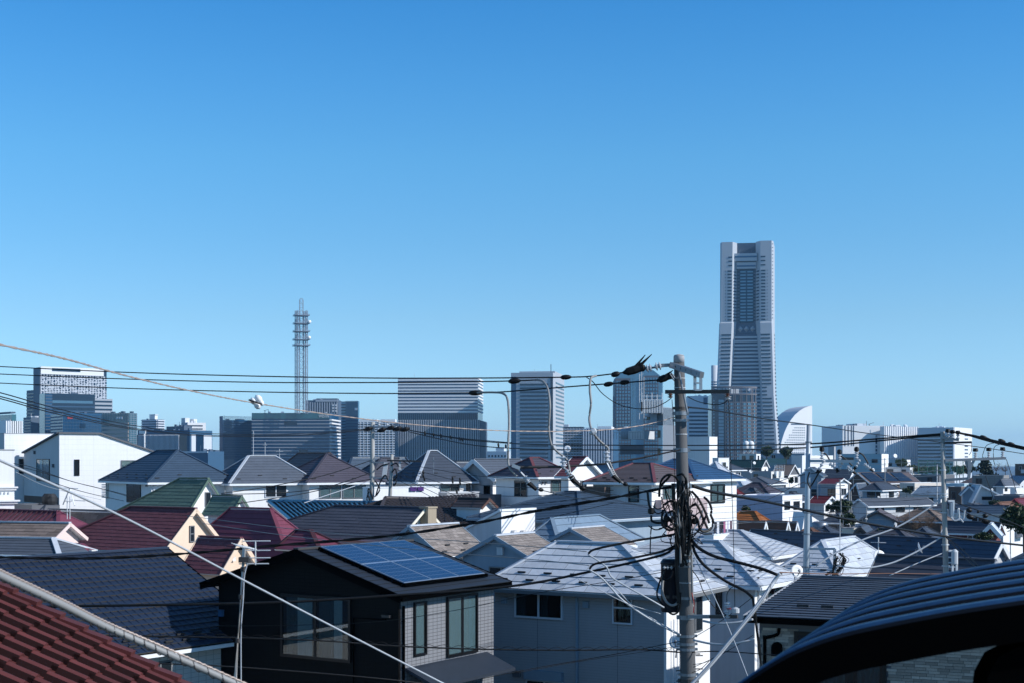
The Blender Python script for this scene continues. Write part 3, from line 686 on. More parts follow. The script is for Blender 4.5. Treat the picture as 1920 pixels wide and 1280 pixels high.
# cylinder-fronted hotel and its neighbours
h = tower('pale grey slab with dark floor slots behind the concrete pole', 1330, 1500, 3, 1290, 0, 741, b=30); body(h, M['tpale']); h.strips('L', 1292, 1328, 769, 862, 13, .45, M['tglass_dk'], .3, 'window_strip'); h.panel('L', 1319, 1326, 744, 757, M['tblue'], .3, 'louvre')
th = thing('round_tower', 'slim white cylinder tower peeping out beside the tallest tower', 'tower', pt(1340, HZ, 1600)*1, 0, GT); th.location.z = 0
rr = 6.5*1600/F; MB().lathe([(rr, SEA), (rr, CZ-(684-HZ)/F*1600)], 24).build('drum', M['tpale'], th, smooth=True)
g = MB(); 
for j in range(8): z = CZ-(716+4.5*j-HZ)/F*1600; g.lathe([(rr+.3, z), (rr+.3, z+1.1)], 24)
g.build('window_ring', M['tglass'], th, kind='stuff')
th = thing('round_fronted_tower', 'broad dark tower with a rounded gridded front and open roof frame', 'tower', pt(1378, HZ, 1300)*1, 0, GT); th.location.z = 0
k = 1300/F; zf = lambda py: CZ-(py-HZ)*k
def arcpt(px, r=0.0):      # plan of the rounded front
    x = (px-1378)*k; t = max(-1, min(1, (px-1378)/44.0)); return Vector((x*(1+r*.02), 7*(abs(t)**3)-r, 0))
cols = [1336+85*i/28 for i in range(29)]
poly = [arcpt(c)+Vector((0,0,SEA)) for c in cols]; poly += [Vector(((1421-1378)*k, 30, SEA)), Vector(((1336-1378)*k, 30, SEA))]
MB().prism(poly, (0, 0, zf(738)-SEA)).build('wall', M['tglass_dk'], th)
def seg(g, p0, p1, y0, y1, out=.5):
    a, b = arcpt(p0, out), arcpt(p1, out); a2, b2 = arcpt(p0, -.2), arcpt(p1, -.2); g.prism([a+Vector((0,0,zf(y1))), b+Vector((0,0,zf(y1))), b2+Vector((0,0,zf(y1))), a2+Vector((0,0,zf(y1)))], (0,0,zf(y0)-zf(y1)))
g = MB()
for j in range(17):
    for c0, c1 in zip(cols[8:-1], cols[9:]): seg(g, c0, c1, 752+6.8*j, 753.9+6.8*j, .45)
for i in (8, 10, 13, 14, 17, 18, 21, 24, 25, 27): seg(g, cols[i]-.4, cols[i]+.9, 724, 864, .6)
for c0, c1 in zip(cols[:-1], cols[1:]): seg(g, c0, c1, 723, 726.5, .8); seg(g, c0, c1, 736.5, 739, .7)
for i in (0, 3, 6, 11): seg(g, cols[i], cols[i]+1.2, 724, 738, .5)
g.build('stone_grid', M['tbrown'], th, kind='stuff')
g = MB()
for j in range(17):
    for i in (9, 11, 12, 15, 16, 19, 20, 22, 23, 26):
        seg(g, cols[i]+.4, cols[i]+2.7, 754.3+6.8*j, 758.4+6.8*j, .3)
for j in range(18): seg(g, cols[4], cols[7], 748+6.4*j, 753+6.4*j, .35)
for j in range(18): seg(g, 1339, 1341, 748+6.4*j, 751+6.4*j, .35)
g.build('window', M['tglass_lt'], th, kind='stuff')
g = MB(); g.box(-3, 5, 8, 16, zf(738), zf(727)); g.build('roof_box', M['twhite'], th)
g = MB(); c = Vector((16, 9, zf(730))); g.lathe([(.2, 0), (2.0, .5), (2.3, 1.2)], 12, c, (-.3, -.8, .5)); g.tube([c-Vector((0,0,4)), c], .25, 5); g.build('roof_dish', M['twhite'], th)
# the tallest tower
Yt = 1490.0; k = Yt/F; zt = lambda py: CZ-(py-HZ)*k
T = thing('skyscraper', 'tallest tower in view, tapering stone skyscraper with a deep glazed centre recess', 'skyscraper', ((1401-CX)*k, Yt, 0), -.164, GT)
X = lambda px: (px-1401)*k
def lev(rows): return [[Vector((X(px), y, zt(py))) for px, y in r] for py, r in rows]
# left and right piers (front face, reveal into the recess, back)
MB().loft(lev([(985, [(1335,-8),(1362,-8),(1374,6),(1374,50),(1331,50),(1331,2)]), (740, [(1346.5,-4),(1367,-4),(1372.5,5),(1372.5,50),(1343.5,50),(1343.5,4)]), (606, [(1351,-1.5),(1372.5,-1.5),(1380.5,8),(1380.5,50),(1349,50),(1349,5)]), (604, [(1352,0),(1372.5,0),(1380.5,8),(1380.5,50),(1350.2,50),(1350.2,7)]), (453.5, [(1354,0),(1374,0),(1382,8),(1382,50),(1350.8,50),(1350.8,7)])])).build('left_pier', M['tstone'], T)
MB().loft(lev([(985, [(1441,-8),(1465,-8),(1471,6),(1471,50),(1430,50),(1430,6)]), (740, [(1428,-4),(1449.5,-4),(1454,6),(1456,50),(1424,50),(1424,5)]), (606, [(1425,-1.5),(1446,-1.5),(1450.5,6),(1453.5,50),(1417,50),(1417,8)]), (604, [(1425,0),(1446,0),(1449.5,5),(1453.5,50),(1417,50),(1417,8)]), (452.5, [(1425.5,0),(1446,0),(1449.5,5),(1453.3,50),(1417,50),(1417,8)])])).build('right_pier', M['tstone'], T)
g = MB(); g.loft(lev([(985, [(1360,-2),(1443,-2),(1443,48),(1360,48)]), (740, [(1366,3),(1430,3),(1430,48),(1366,48)]), (626, [(1370,6.5),(1426,6.5),(1426,48),(1370,48)]), (624, [(1374,9),(1422,9),(1422,48),(1374,48)]), (474, [(1378,9),(1421,9),(1421,48),(1378,48)])])); g.build('core', M['tstone_dk'], T)
MB().box(X(1379), X(1420), 30, 46, zt(600), zt(448)).build('back_wall', M['tstone_dk'], T)
MB().box(X(1387), X(1413), 7.6, 10, zt(604), zt(504)).build('glazed_centre', mat('deep_teal_glass', (.002,.042,.085), .2, spec=.25, var=.2, scale=.05), T)
MB().box(X(1377), X(1419.5), 3.0, 8.5, zt(489), zt(474.5)).build('crown_beam', M['tstone'], T)
MB().box(X(1381), X(1418), 5.0, 8.9, zt(503), zt(491)).build('crown_beam', M['tstone'], T)
g = MB()
for a, b in ((479.5,482.5),): g.box(X(1378), X(1419), 2.7, 3.1, zt(b), zt(a))
g.box(X(1382), X(1417), 4.7, 5.1, zt(499.5), zt(496.5)); g.build('window_strip', M['tglass'], T, kind='stuff')
g = MB()
for j in range(16):
    y = 507+6.1*j
    for p0, p1 in ((1388,1398.5),(1401,1411.5)): g.box(X(p0), X(p1), 7.2, 7.7, zt(y+2.8), zt(y))
g.build('glazing_row', M['tglass_lt'], T, kind='stuff')
g = MB()
for j in range(16):
    y = 507+6.1*j
    for p0, p1 in ((1364.5,1372),(1426.5,1434.5)): g.box(X(p0), X(p1), -.3, .4, zt(y+2.6), zt(y))
    g.box(X(1360), X(1361.3), -.3, .4, zt(y+1.7), zt(y+.4)); g.box(X(1437.3), X(1438.6), -.3, .4, zt(y+1.7), zt(y+.4))
    for p0, p1 in ((1381.5,1387),(1413,1417.5)): g.box(X(p0), X(p1), 8.4, 9.2, zt(y+2.6), zt(y))
for y in (481, 488.5, 496.5):
    for p0, p1 in ((1366,1373),(1426,1434.5)): g.box(X(p0), X(p1), -.3, .4, zt(y+2.3), zt(y))
# reveal windows
for j in range(16):
    y = 507+6.1*j; a = Vector((X(1375.5), 2.3, zt(y+2.2))); b = Vector((X(1380), 7.2, zt(y+2.2))); g.bar(a, b, .8, 1.0)
    a = Vector((X(1423), 2.2, zt(y+1.5))); b = Vector((X(1418.5), 6.9, zt(y+1.5))); g.bar(a, b, .8, 1.2)
g.build('window', M['tglass_dk'], T, kind='stuff')
# lower storeys: window bands on the piers, deep shelves across the recess, punched windows down the bright edge
g = MB(); g2 = MB(); g3 = MB()
def lerp(rows, py):
    for (y0, v0), (y1, v1) in zip(rows[:-1], rows[1:]):
        if y0 <= py <= y1: f = (py-y0)/(y1-y0); return v0+(v1-v0)*f
    return rows[-1][1]
Lx0, Lx1 = [(606,1351),(740,1346.5),(985,1335)], [(606,1372.5),(740,1367),(985,1362)]
Rx0, Rx1 = [(606,1425),(740,1428),(985,1441)], [(606,1446),(740,1449.5),(985,1465)]
Fy = [(606,-1.5),(740,-4),(985,-8)]; Cy = [(626,6.5),(740,3),(985,-2)]
for j in range(38):
    y = 627+6.95*j
    f = lerp(Fy, y)
    for a, b in ((lerp(Lx0, y)+3, lerp(Lx1, y)-.5), (lerp(Rx0, y)+.5, lerp(Rx1, y)-3.5)):
        if 722 < y < 742 and a > 1400: b = a+9
        g.box(X(a), X(b), f-.35, f+1.5, zt(y+2.5), zt(y))
    c = lerp(Cy, y); a, b = lerp(Lx1, y)-1, lerp(Rx0, y)+1
    g2.box(X(a)+3, X(b)-1.5, c-1.9, c+.5, zt(y+6.4), zt(y+3.1))
    e0, e1 = lerp([(606,1450.5),(740,1454),(985,1471)], y), lerp([(606,1453.5),(740,1456),(985,1471)], y)
    g3.box(X(e0)-1.0, X(e0)+.7, 8+f, 16+f, zt(y+3.0), zt(y+.4))
g.build('window_strip', M['tglass_dk'], T, kind='stuff'); g2.build('recess_shelf', M['tstone'], T, kind='stuff'); g3.build('edge_window', M['tglass_dk'], T, kind='stuff')
g = MB()
for px in (1388, 1399.5, 1411):
    c = Vector((X(px), 7.2, zt(616))); r = 5.2*k
    g.add([c+Vector((-r*.95,1.8,0)), c+Vector((0,1.8,-r*1.1)), c+Vector((r*.95,1.8,0)), c+Vector((0,1.8,r*1.1)), c+Vector((0,-1.6,0))], [(0,1,4),(1,2,4),(2,3,4),(3,0,4)])
g.build('diamond_boss', M['tstone'], T, kind='stuff')
g = MB()
for i in range(7): x = X(1384+5*i); g.bar((x, 12, zt(472)), (x+3, 14, zt(464+ (i%3))), .5, .5); g.bar((x, 12, zt(466)), (x+4, 12, zt(470)), .4, .4)
g.lathe([(1.6,0),(1.6,2)], 10, (X(1411), 10, zt(471))); g.build('roof_machinery', M['tstone_dk'], T, kind='stuff')
MB().box(X(1432), X(1438.5), 8, 14, zt(453), zt(450.8)).build('roof_hoist', M['tstone_dk'], T)
g = MB()
for j in range(22): y = 458+6.6*j; g.box(X(1446.8), X(1449.0), 1.2, 1.8, zt(y+1.2), zt(y))
g.build('corner_band', M['tstone_dk'], T, kind='stuff')
# sail-shaped hotel
Ys = 1650.0; k = Ys/F; zs = lambda py: CZ-(py-HZ)*k; X2 = lambda px: (px-1495)*k*1.08
S = thing('sail_hotel', 'white sail-shaped hotel with a curved back and a grid of small windows', 'hotel', ((1495-CX)*k, Ys, 0), .5, GT)
arc = [(1459,832),(1462,822),(1466,811),(1472,799),(1480,787),(1489,777),(1499,769),(1509,763.5),(1519,760),(1527,758.5)]
P = [Vector((X2(px), 0, zs(py))) for px, py in arc] + [Vector((X2(1527), 0, SEA)), Vector((X2(1456), 0, SEA))]
P = [Vector((p.x*1.02, p.y, p.z)) for p in P]; MB().prism(P, (1.0, 32, -1.0)).build('curved_shell', M['tpale'], S)
MB().prism([p+Vector((0,-.4,0)) for p in P], (0,.35,0)).build('white_front', M['twhite'], S)
g = MB()
for j in range(16):
    y = 800+4.6*j; x0 = 1468+max(0, (825-y))*.45 + (6 if y < 810 else 0)
    for i in range(13):
        px = 1477+4.1*(i)-(9 if y > 822 else 0)
        if px < x0 or px > 1525: continue
        if 1513 < px < 1519: continue
        g.box(X2(px-.9), X2(px+.9), -.7, -.38, zs(y+1.7), zs(y))
g.box(X2(1480.5), X2(1511), -.7, -.38, zs(795.2), zs(793)); g.build('window', M['tblue'], S, kind='stuff')
# white wide complex
h = tower('broad white exhibition block with dark upright slots', 1658, 1150, -12, 1580, 0, 797, name='exhibition_block', cat='building', b=40); body(h, M['twhite'])
for px, w in ((1584,1.2),(1590,1.2),(1596,1.2),(1600,1.2)): h.panel('L', px, px+w, 797, 835, M['tstone_dk'], .3, 'slot')
h.panel('L', 1641.5, 1644.5, 815, 850, M['tglass_dk'], .3, 'slot'); h.grid('L', 1641, 1645, 815, 850, 1, 5, 1, .3, M['tpale'], .5, 'slot_bar'); h.roofbox(.4,.62,.1,.6,0,1.8,M['tpale'])
g = MB(); c = Vector((-h.a*.32, 3, h.e)); g.bar(c, c+Vector((0,0,1.2)), .4, .4); g.bar(c+Vector((-1,0,1.2)), c+Vector((4,0,2.6)), .3, .3); g.build('roof_crane', M['tstone_dk'], h.root)
h = tower('pale low wing stepping down from the exhibition block', 1581, 1160, 60, 1568, 1590, 811, name='exhibition_wing', cat='building'); body(h, M['tpale'])
h = tower('brilliant white ribbed hall beside the exhibition block', 1658, 1140, 58, 1650, 1722, 798, name='ribbed_hall', cat='building'); body(h, M['twhite']); h.fins('R', 1658, 1722, 798, 870, 16, .16, M['tpale'], .5)
h = tower('white office block with blue window bands beside the ribbed hall', 1788, 1120, 32, 1721, 1822, 800, name='office_block', cat='building'); body(h, M['tpale']); h.strips('L', 1721, 1786, 814, 872, 9, .48, M['tglass_dk'], .3, 'window_strip'); h.panel('R', 1789, 1822, 801, 872, M['twhite'], .3, 'end_wall'); h.strips('R', 1808, 1814, 812, 872, 9, .35, M['tglass_dk'], .5, 'window_strip')
h = tower('small grey box building above the white roofs by the grey steel pole', 1564, 900, 20, 1553, 1567, 836, name='low_block', cat='building'); body(h, M['midgrey'])
# lattice communications tower
Yl = 1400.0; k = Yl/F; zl = lambda py: CZ-(py-HZ)*k
LT = thing('lattice_tower', 'slender lattice communications tower ringed with antenna platforms', 'tower', ((565-CX)*k, Yl, 0), math.radians(20), GT)
def lattice(g, cx, cy, hw, z0, z1, st, r):
    cs = [(cx-hw,cy-hw),(cx+hw,cy-hw),(cx+hw,cy+hw),(cx-hw,cy+hw)]
    for (x, y) in cs: g.bar((x,y,z0), (x,y,z1), r*1.6, r*1.6)
    n = max(1, int((z1-z0)/st))
    for i in range(n):
        a, b = z0+(z1-z0)*i/n, z0+(z1-z0)*(i+1)/n
        for q in range(4):
            p, s = cs[q], cs[(q+1)%4]
            if i % 2: p, s = s, p
            g.bar((*p, a), (*s, b), r, r); g.bar((*p, b), (*s, b), r, r)
for cx, cy in ((-4.2,-4.2),(4.2,-4.2),(4.2,4.2),(-4.2,4.2)):
    g = MB(); lattice(g, cx, cy, 1.15, zl(775), zl(584), 2.8, .19); g.build('lattice_leg', M['lattice'], LT)
g = MB(); lattice(g, 0, 0, 1.9, zl(775), zl(584), 3.6, .2); g.build('lattice_core', M['lattice'], LT)
g = MB(); lattice(g, 0, 0, 1.7, zl(584), zl(563), 3, .2); g.tube(catmull([(-1.7,0,zl(563)), (-1,0,zl(560.3)), (1,0,zl(560.3)), (1.7,0,zl(563))], 4), .25, 5); g.build('top_mast', M['lattice'], LT)
for i, py in enumerate((593, 608, 623, 638, 647.5)):
    g = MB(); z = zl(py); w = 7.0+.12*i
    g.box(-w, w, -w, w, z, z+.45)
    for q in range(9):
        t = -w+2*w*q/8
        for x, y in ((t,-w),(t,w),(-w,t),(w,t)): g.bar((x,y,z), (x,y,z+1.5), .14, .14)
    for x0, y0, x1, y1 in ((-w,-w,w,-w),(w,-w,w,w),(w,w,-w,w),(-w,w,-w,-w)): g.bar((x0,y0,z+1.5), (x1,y1,z+1.5), .16, .16)
    g.build('platform', M['lattice'], LT)
    if i < 4:
        for q in range(8):
            t = 2*math.pi*q/8; g = MB(); g.bar((6.2*math.cos(t), 6.2*math.sin(t), z+1), (6.2*math.cos(t), 6.2*math.sin(t), z+5.5), .4, .4); g.build('antenna_rod', M['lattice'], LT)
for px, py in ((577.5, 604.5), (577, 634)):
    g = MB(); g.lathe([(.3, 0), (1.5, .3), (1.6, .9), (.2, 1.0)], 16, ((px-565)*k, -7, zl(py)), (.3, -1, 0)); g.build('drum_antenna', M['twhite'], LT, smooth=True)
# ---------------------------------------------------------------- near houses
HW = lambda label, *a, **k: House(label, *a, **k)
# black house with the solar panels
h = HW('black tiled house with blue solar panels on its roof', 747, 44, 33, left=410, right=926, eave=1112)
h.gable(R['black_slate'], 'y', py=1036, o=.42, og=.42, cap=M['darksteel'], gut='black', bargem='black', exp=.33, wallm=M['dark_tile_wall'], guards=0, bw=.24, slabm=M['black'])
H_solar = h
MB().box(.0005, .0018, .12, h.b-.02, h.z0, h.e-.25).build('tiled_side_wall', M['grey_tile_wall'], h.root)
h.win('L', 532, 1121, 655, 1230, 'slide', 'sash_black', curtain=[(.05,.22,'curtain_dark'),(.22,.45,'curtain'),(.55,.78,'curtain_dark'),(.78,.90,'curtain')], fw=.09)
h.win('R', 777, 1130, 796, 1224, 'fix', 'sash_black', curtain=[(.0,.9,'curtain')], fw=.06)
h.win('R', 839, 1118, 891, 1222, 'slide', 'sash_black', curtain=[(.02,.46,'curtain'),(.54,.98,'curtain')], fw=.08)
h.pipe('R', 754, 1135, 1280, M['black'], .045); h.lump('L', 727, 1154, .3, .08, .12, M['darksteel'], 'wall_lamp')
g = MB(); s_ = h.s_of(665,'L'); zt_ = h.z_of(1156, s_, 'L'); g.tube([h.W('L', h.s_of(725,'L'), zt_, .05), h.W('L', s_, zt_-.02, .05), h.W('L', s_, h.z0, .05)], .03, 6); g.build('cable_conduit', M['black'], h.root)
h.lump('L', 417, 1148, .16, .22, .12, M['blue'] if 'blue' in M else R['blue'][0], 'vent_hood')
# solar array: two rows of panels lying on the slope that faces right
P = [Vector(p) for p in h.faces['R']]; u = (P[1]-P[0]); Lu = u.length; u.normalize(); v = (P[3]-P[0]); Lv = v.length; v.normalize(); n = u.cross(v).normalized()
if n.z < 0: n = -n
arr = thing('solar_array', 'blue solar panels lying on the roof of the black house', 'solar panels', (h.C.x, h.C.y, 0), -h.t)
M['cell'] = mat('blue_solar_cell', (.011,.044,.120), .2, spec=.35, var=.12, scale=2, rand=.08); M['cell_line'] = mat('solar_grid_line', (.19,.26,.37), .4, var=.05)
o0 = P[0]+n*.10
nu, nv = 3, 2; U0, U1 = .9, Lu-.75; V0, V1 = .62, Lv-.22
for i in range(nu):
    for j in range(nv):
        a0, a1 = U0+(U1-U0)*i/nu+.012, U0+(U1-U0)*(i+1)/nu-.012; b0, b1 = V0+(V1-V0)*j/nv+.012, V0+(V1-V0)*(j+1)/nv-.012
        c = o0+u*a0+v*b0
        g = MB(); g.prism([u*0, u*(a1-a0), u*(a1-a0)+v*(b1-b0), v*(b1-b0)], n*.05, 0)
        fr = g.build('solar_panel', M['cell_line'], arr); fr.location = c
        cells = MB(); nx, ny = 10, 6; w, hh = (a1-a0-.06)/nx, (b1-b0-.06)/ny
        for x in range(nx):
            for y in range(ny):
                q = u*(.03+w*x+.007)+v*(.03+hh*y+.007)+n*.056; cells.add([q, q+u*(w-.014), q+u*(w-.014)+v*(hh-.014), q+v*(hh-.014)], [(0,1,2,3)])
        cells.build('solar_cell', M['cell'], fr, kind='stuff')
        back = MB(); q = u*.02+v*.02+n*.053; back.add([q, q+u*(a1-a0-.04), q+u*(a1-a0-.04)+v*(b1-b0-.04), q+v*(b1-b0-.04)], [(0,1,2,3)]); back.build('grid_backing', M['cell_line'], fr)
g = MB(); g.bar(o0+u*(U0-.05)+v*(V0-.06)+n*.0, o0+u*(U1+.05)+v*(V0-.06)+n*.0, .08, .10, up=n); g.build('mounting_rail', M['black'], arr)
g = MB(); g.bar(o0+u*(U0-.05)+v*(V0)-n*.02, o0+u*(U0-.05)+v*(V1)-n*.02, .06, .10, up=n); g.build('mounting_rail', M['black'], arr)
# small porch roof low on its right wall
g = MB(); s0, s1 = .35, h.b*.92; zt0 = h.z_of(1243, 1.5, 'R')
g.add([h.W('R',s0,zt0,.0),h.W('R',s1,zt0,.0),h.W('R',s1,zt0-.45,1.15),h.W('R',s0,zt0-.45,1.15)],[(0,1,2,3)]); g.add([h.W('R',s0,zt0-.1,.0),h.W('R',s1,zt0-.1,.0),h.W('R',s1,zt0-.55,1.15),h.W('R',s0,zt0-.55,1.15)],[(0,1,2,3)])
g.add([h.W('R',s0,zt0-.45,1.15),h.W('R',s1,zt0-.45,1.15),h.W('R',s1,zt0-.55,1.15),h.W('R',s0,zt0-.55,1.15),h.W('R',s0,zt0,0),h.W('R',s0,zt0-.1,0)],[(0,1,2,3),(0,3,5,4)])
g.build('porch_roof', R['black_slate'][0], h.root)

# grey house behind the concrete pole
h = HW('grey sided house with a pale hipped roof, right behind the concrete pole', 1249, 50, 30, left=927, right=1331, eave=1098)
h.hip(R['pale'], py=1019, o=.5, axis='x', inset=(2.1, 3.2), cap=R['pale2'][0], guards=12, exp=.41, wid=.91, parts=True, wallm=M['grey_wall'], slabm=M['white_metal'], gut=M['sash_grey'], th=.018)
H_grey = h
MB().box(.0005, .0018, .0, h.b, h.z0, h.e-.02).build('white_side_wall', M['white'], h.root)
g = MB(); g.box(-.06, .035, -.06, .0, h.z0, h.e-.02); g.build('corner_trim', M['white_metal'], h.root)
h.win('L', 969, 1104, 1053, 1155, 'slide', 'sash_white', curtain=[(.0,.2,'curtain_dark'),(.55,.7,'curtain_dark')], fw=.07)
h.win('L', 1152, 1111, 1184, 1166, 'sash', 'sash_white', curtain=[(.1,.9,'interior')], fw=.06)
h.win('R', 1302, 1106, 1313, 1180, 'fix', 'sash_grey', fw=.06)
h.lump('L', 947, 1124, .22, .24, .12, M['bluegrey']); h.lump('L', 1100, 1132, .22, .24, .12, M['bluegrey']); h.lump('L', 1236, 1117, .2, .25, .12, M['bluegrey']); h.lump('L', 970, 1262, .3, .22, .12, M['darkgrey'])
h.pipe('L', 1083, 1118, 1280, M['bluegrey'], .06)
s0, s1 = sorted((h.s_of(987,'L'), h.s_of(1057,'L'))); z1 = h.z_of(1259, s0, 'L'); g = MB(); h.bx(g, 'L', s0, s1, z1-.35, z1, .002, .22); g.build('shutter_box', M['bluegrey'], h.root); h.winm('L', s0+.06, s1-.06, z1-1.6, z1-.42, 'slide', 'sash_white')
g = MB()
for px in (1008, 1158):
    s = h.s_of(px, 'L'); h.bx(g, 'L', s-.006, s+.006, h.z0, h.e-.02, .0, .006)
g.build('siding_joint', M['darkgrey'], h.root, kind='stuff')
for s in (.45, 1.0): 
    g = MB(); g.tube([h.W('R', s, h.z0, .1), h.W('R', s, h.e-1.2, .1)], .03, 6); g.build('wall_pipe', M['white_metal'], h.root)

# the next two pale-roofed houses
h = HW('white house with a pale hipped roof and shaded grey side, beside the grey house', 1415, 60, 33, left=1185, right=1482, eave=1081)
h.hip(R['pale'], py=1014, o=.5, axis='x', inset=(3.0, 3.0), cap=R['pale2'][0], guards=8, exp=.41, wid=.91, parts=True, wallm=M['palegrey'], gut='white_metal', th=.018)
MB().box(.0005, .0018, 0, h.b, h.z0, h.e-.02).build('white_side_wall', M['white'], h.root)  # other walls greyed for shade, the sunlit side left white
h.win('R', 1437, 1096, 1464, 1135, 'slide', 'sash_grey', curtain=[(0,.3,'curtain_dark'),(.6,1,'curtain')], fw=.07); h.win('L', 1345, 1103, 1352, 1150, 'fix', 'sash_black'); h.pipe('R', 1421, 1090, 1280, M['white_metal'], .05)
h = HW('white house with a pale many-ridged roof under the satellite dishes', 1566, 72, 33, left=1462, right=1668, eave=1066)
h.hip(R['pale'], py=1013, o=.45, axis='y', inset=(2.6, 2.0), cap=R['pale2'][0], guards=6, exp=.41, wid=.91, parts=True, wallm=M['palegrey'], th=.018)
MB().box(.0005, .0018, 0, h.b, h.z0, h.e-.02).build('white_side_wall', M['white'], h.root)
h.win('R', 1645, 1074, 1650, 1090, 'fix', 'sash_grey')
h = HW('pale grey hipped roof peeping up between the two pale-roofed houses', 1440, 78, 33, left=1195, right=1500, eave=1036)
h.hip(R['pale'], py=994, o=.4, axis='x', inset=(3, 3), cap=R['pale2'][0], exp=.41, wid=.91, wallm=M['white'], th=.018)

# charcoal tile house at the left
h = HW('house with a broad charcoal tiled roof and white eaves', -60, 40.3, 35.5, a=9.6, right=470, eave=1252)
h.gable(R['darktile'], 'y', pitch=.53, o=.55, og=.45, cap=R['darktile'][0], gut='white_metal', bargem='black', exp=.30, wid=2.4, parts=True, wallm=M['beige_tile'], slabm=M['black'], th=.035, nm='roof_tile', bw=.2)
H_char = h; print('charcoal ridge', [round(x) for x in proj(h.to_world((-h.a/2, h.b, h.e+.53*h.a/2)))], 'near', [round(x) for x in proj(h.to_world((-h.a/2, 0, h.e+.53*h.a/2)))])
P = [Vector(p) for p in h.faces['R']]; u = (P[1]-P[0]); Lu = u.length; u.normalize(); v = (P[3]-P[0]).normalized(); n = u.cross(v)
if n.z < 0: n = -n
g = MB()      # low ribs on the tiles
st = .30
for i in range(int(Lu/st)):
    c = P[0]+u*(st*i+.1)+n*.035; g.bar(c, c+v*(P[3]-P[0]).length, .03, .014, up=n)
g.build('tile_rib', R['darktile'][0], h.roof, kind='stuff')
for k in range(2):
    for i in range(9):
        c = P[0]+u*(Lu*(.45+.062*i))+v*(.35+.32*k+.0*i)+n*.05; q = link('snow_guard', GUARD, h.root, c); q.rotation_euler = (0,0,math.pi/2)
h.win('R', 300, 1240, 318, 1290, 'fix', 'sash_grey')
# red clay tile roof at the lower edge
Yr = 12.0; p0, p1 = pt(-70, 1066, Yr), pt(400, 1317, Yr); g = MB()
rt = thing('tiled_house', 'red clay tiled roof low beside the spiral-bound cable', 'house', (0,0,0), 0, 'houses of the hillside town')
sl = (p1-p0).normalized(); dep = Vector((0.04,-1,0)).normalized(); nn = dep.cross(sl).normalized()
if nn.z < 0: nn = -nn
g.prism([p0-nn*.05, p1+sl*.6-nn*.05, p1+sl*.6+dep*6-nn*.05, p0+dep*6-nn*.05], -nn*.12); g.build('roof', M['softblack'], rt)
roof = rt.children[0]
cw, ex = .30, .225
# one tile: a wavy pan (roll on its up-depth edge) with a thick nose
t = MB(); prof = [(0,-.02),(.07,-.018),(.13,.0),(.19,.035),(.25,.048),(.30,.036)]
vs = []
for e_, lift in ((-.03, .0), (ex+.015, .022)):
    for a_, z_ in prof: vs.append(dep*a_+sl*e_+nn*(z_+lift))
m = len(prof)
t.add(vs, [(i, i+1, m+i+1, m+i) for i in range(m-1)], 0)
bot = [v_-nn*.024 for v_ in vs[m:]]
t.add(vs[m:]+bot, [(i, i+1, m+i+1, m+i) for i in range(m-1)], 0)
side = [vs[0], vs[m], vs[m]-nn*.03, vs[0]-nn*.03]; t.add(side, [(0,1,2,3)], 1); side = [vs[m-1], vs[2*m-1], vs[2*m-1]-nn*.06, vs[m-1]-nn*.06]; t.add(side, [(0,1,2,3)], 1)  # side faces in the darkened edge copy, drawing the shadow lines
TILE = t.mesh('roof_tile', R['redtile'])
Ls = (p1+sl*.4-p0).length; nrow = int(Ls/ex); ncol = 11
for j in range(ncol):
    for i in range(nrow):
        c = p0+sl*(i*ex)+dep*(j*cw)+nn*random.uniform(-.002,.003)
        q = proj(c+sl*.2)
        if q[0] < -40 or q[1] > 1330: continue
        link('roof_tile', TILE, roof, c)
g = MB()
for i in range(nrow): 
    c = p0+sl*(i*ex)-dep*.06; g.bar(c+nn*.0, c+sl*(ex+.02)+nn*.035, .15, .04, up=nn)
g.build('verge_tile', R['redtile'][0], roof, kind='stuff')

# stone-clad dark house, low at the right
h = HW('stone clad house with a dark slate roof', 2080, 34.5, 24, left=1424, b=13, eave=1187)
h.gable(R['slate'], 'x', py=1108, o=.45, og=.3, cap=R['grey'][0], gut='black', bargem=M['midgrey'], exp=.36, wid=.91, parts=True, wallm=M['darkgrey'], slabm=M['black'], th=.02)
H_stone = h
for px, py in ((1506,1139),(1552,1134),(1595,1143)):
    Pf = [Vector(p) for p in h.faces['F']]; best = None
    # find the point of the front slope seen at this pixel
    o_ = h.root; uu = (Pf[1]-Pf[0]).normalized(); vv = (Pf[3]-Pf[0]); vv = (vv-uu*vv.dot(uu)).normalized()
    for a_ in range(0, 200):
        for b_ in range(1, 12):
            q = Pf[0]+uu*(a_*.06)+vv*(b_*.15); r_ = proj(h.to_world(q)); d_ = (r_[0]-px)**2+(r_[1]-py)**2
            if best is None or d_ < best[0]: best = (d_, q)
    q = link('snow_guard', GUARD, h.root, best[1]+Vector((0,0,.03)))
M['stone'] = mat('stone_brick', (.34,.30,.26), .9, var=.22, scale=9, rand=.38, bump=.5, bscale=30)
bh, bw = .075, .29; rows = 26; k = 0; meshes = []
for wv in (.20, .29, .38):
    for dv in (.018, .030): meshes.append((wv, MB().box(0, wv-.008, -dv, 0, 0, bh-.008).mesh('brick', M['stone'])))
wobj = [c for c in h.root.children if c.name.startswith('wall')][0]
nb = 0; extra = MB()
s_l = h.a
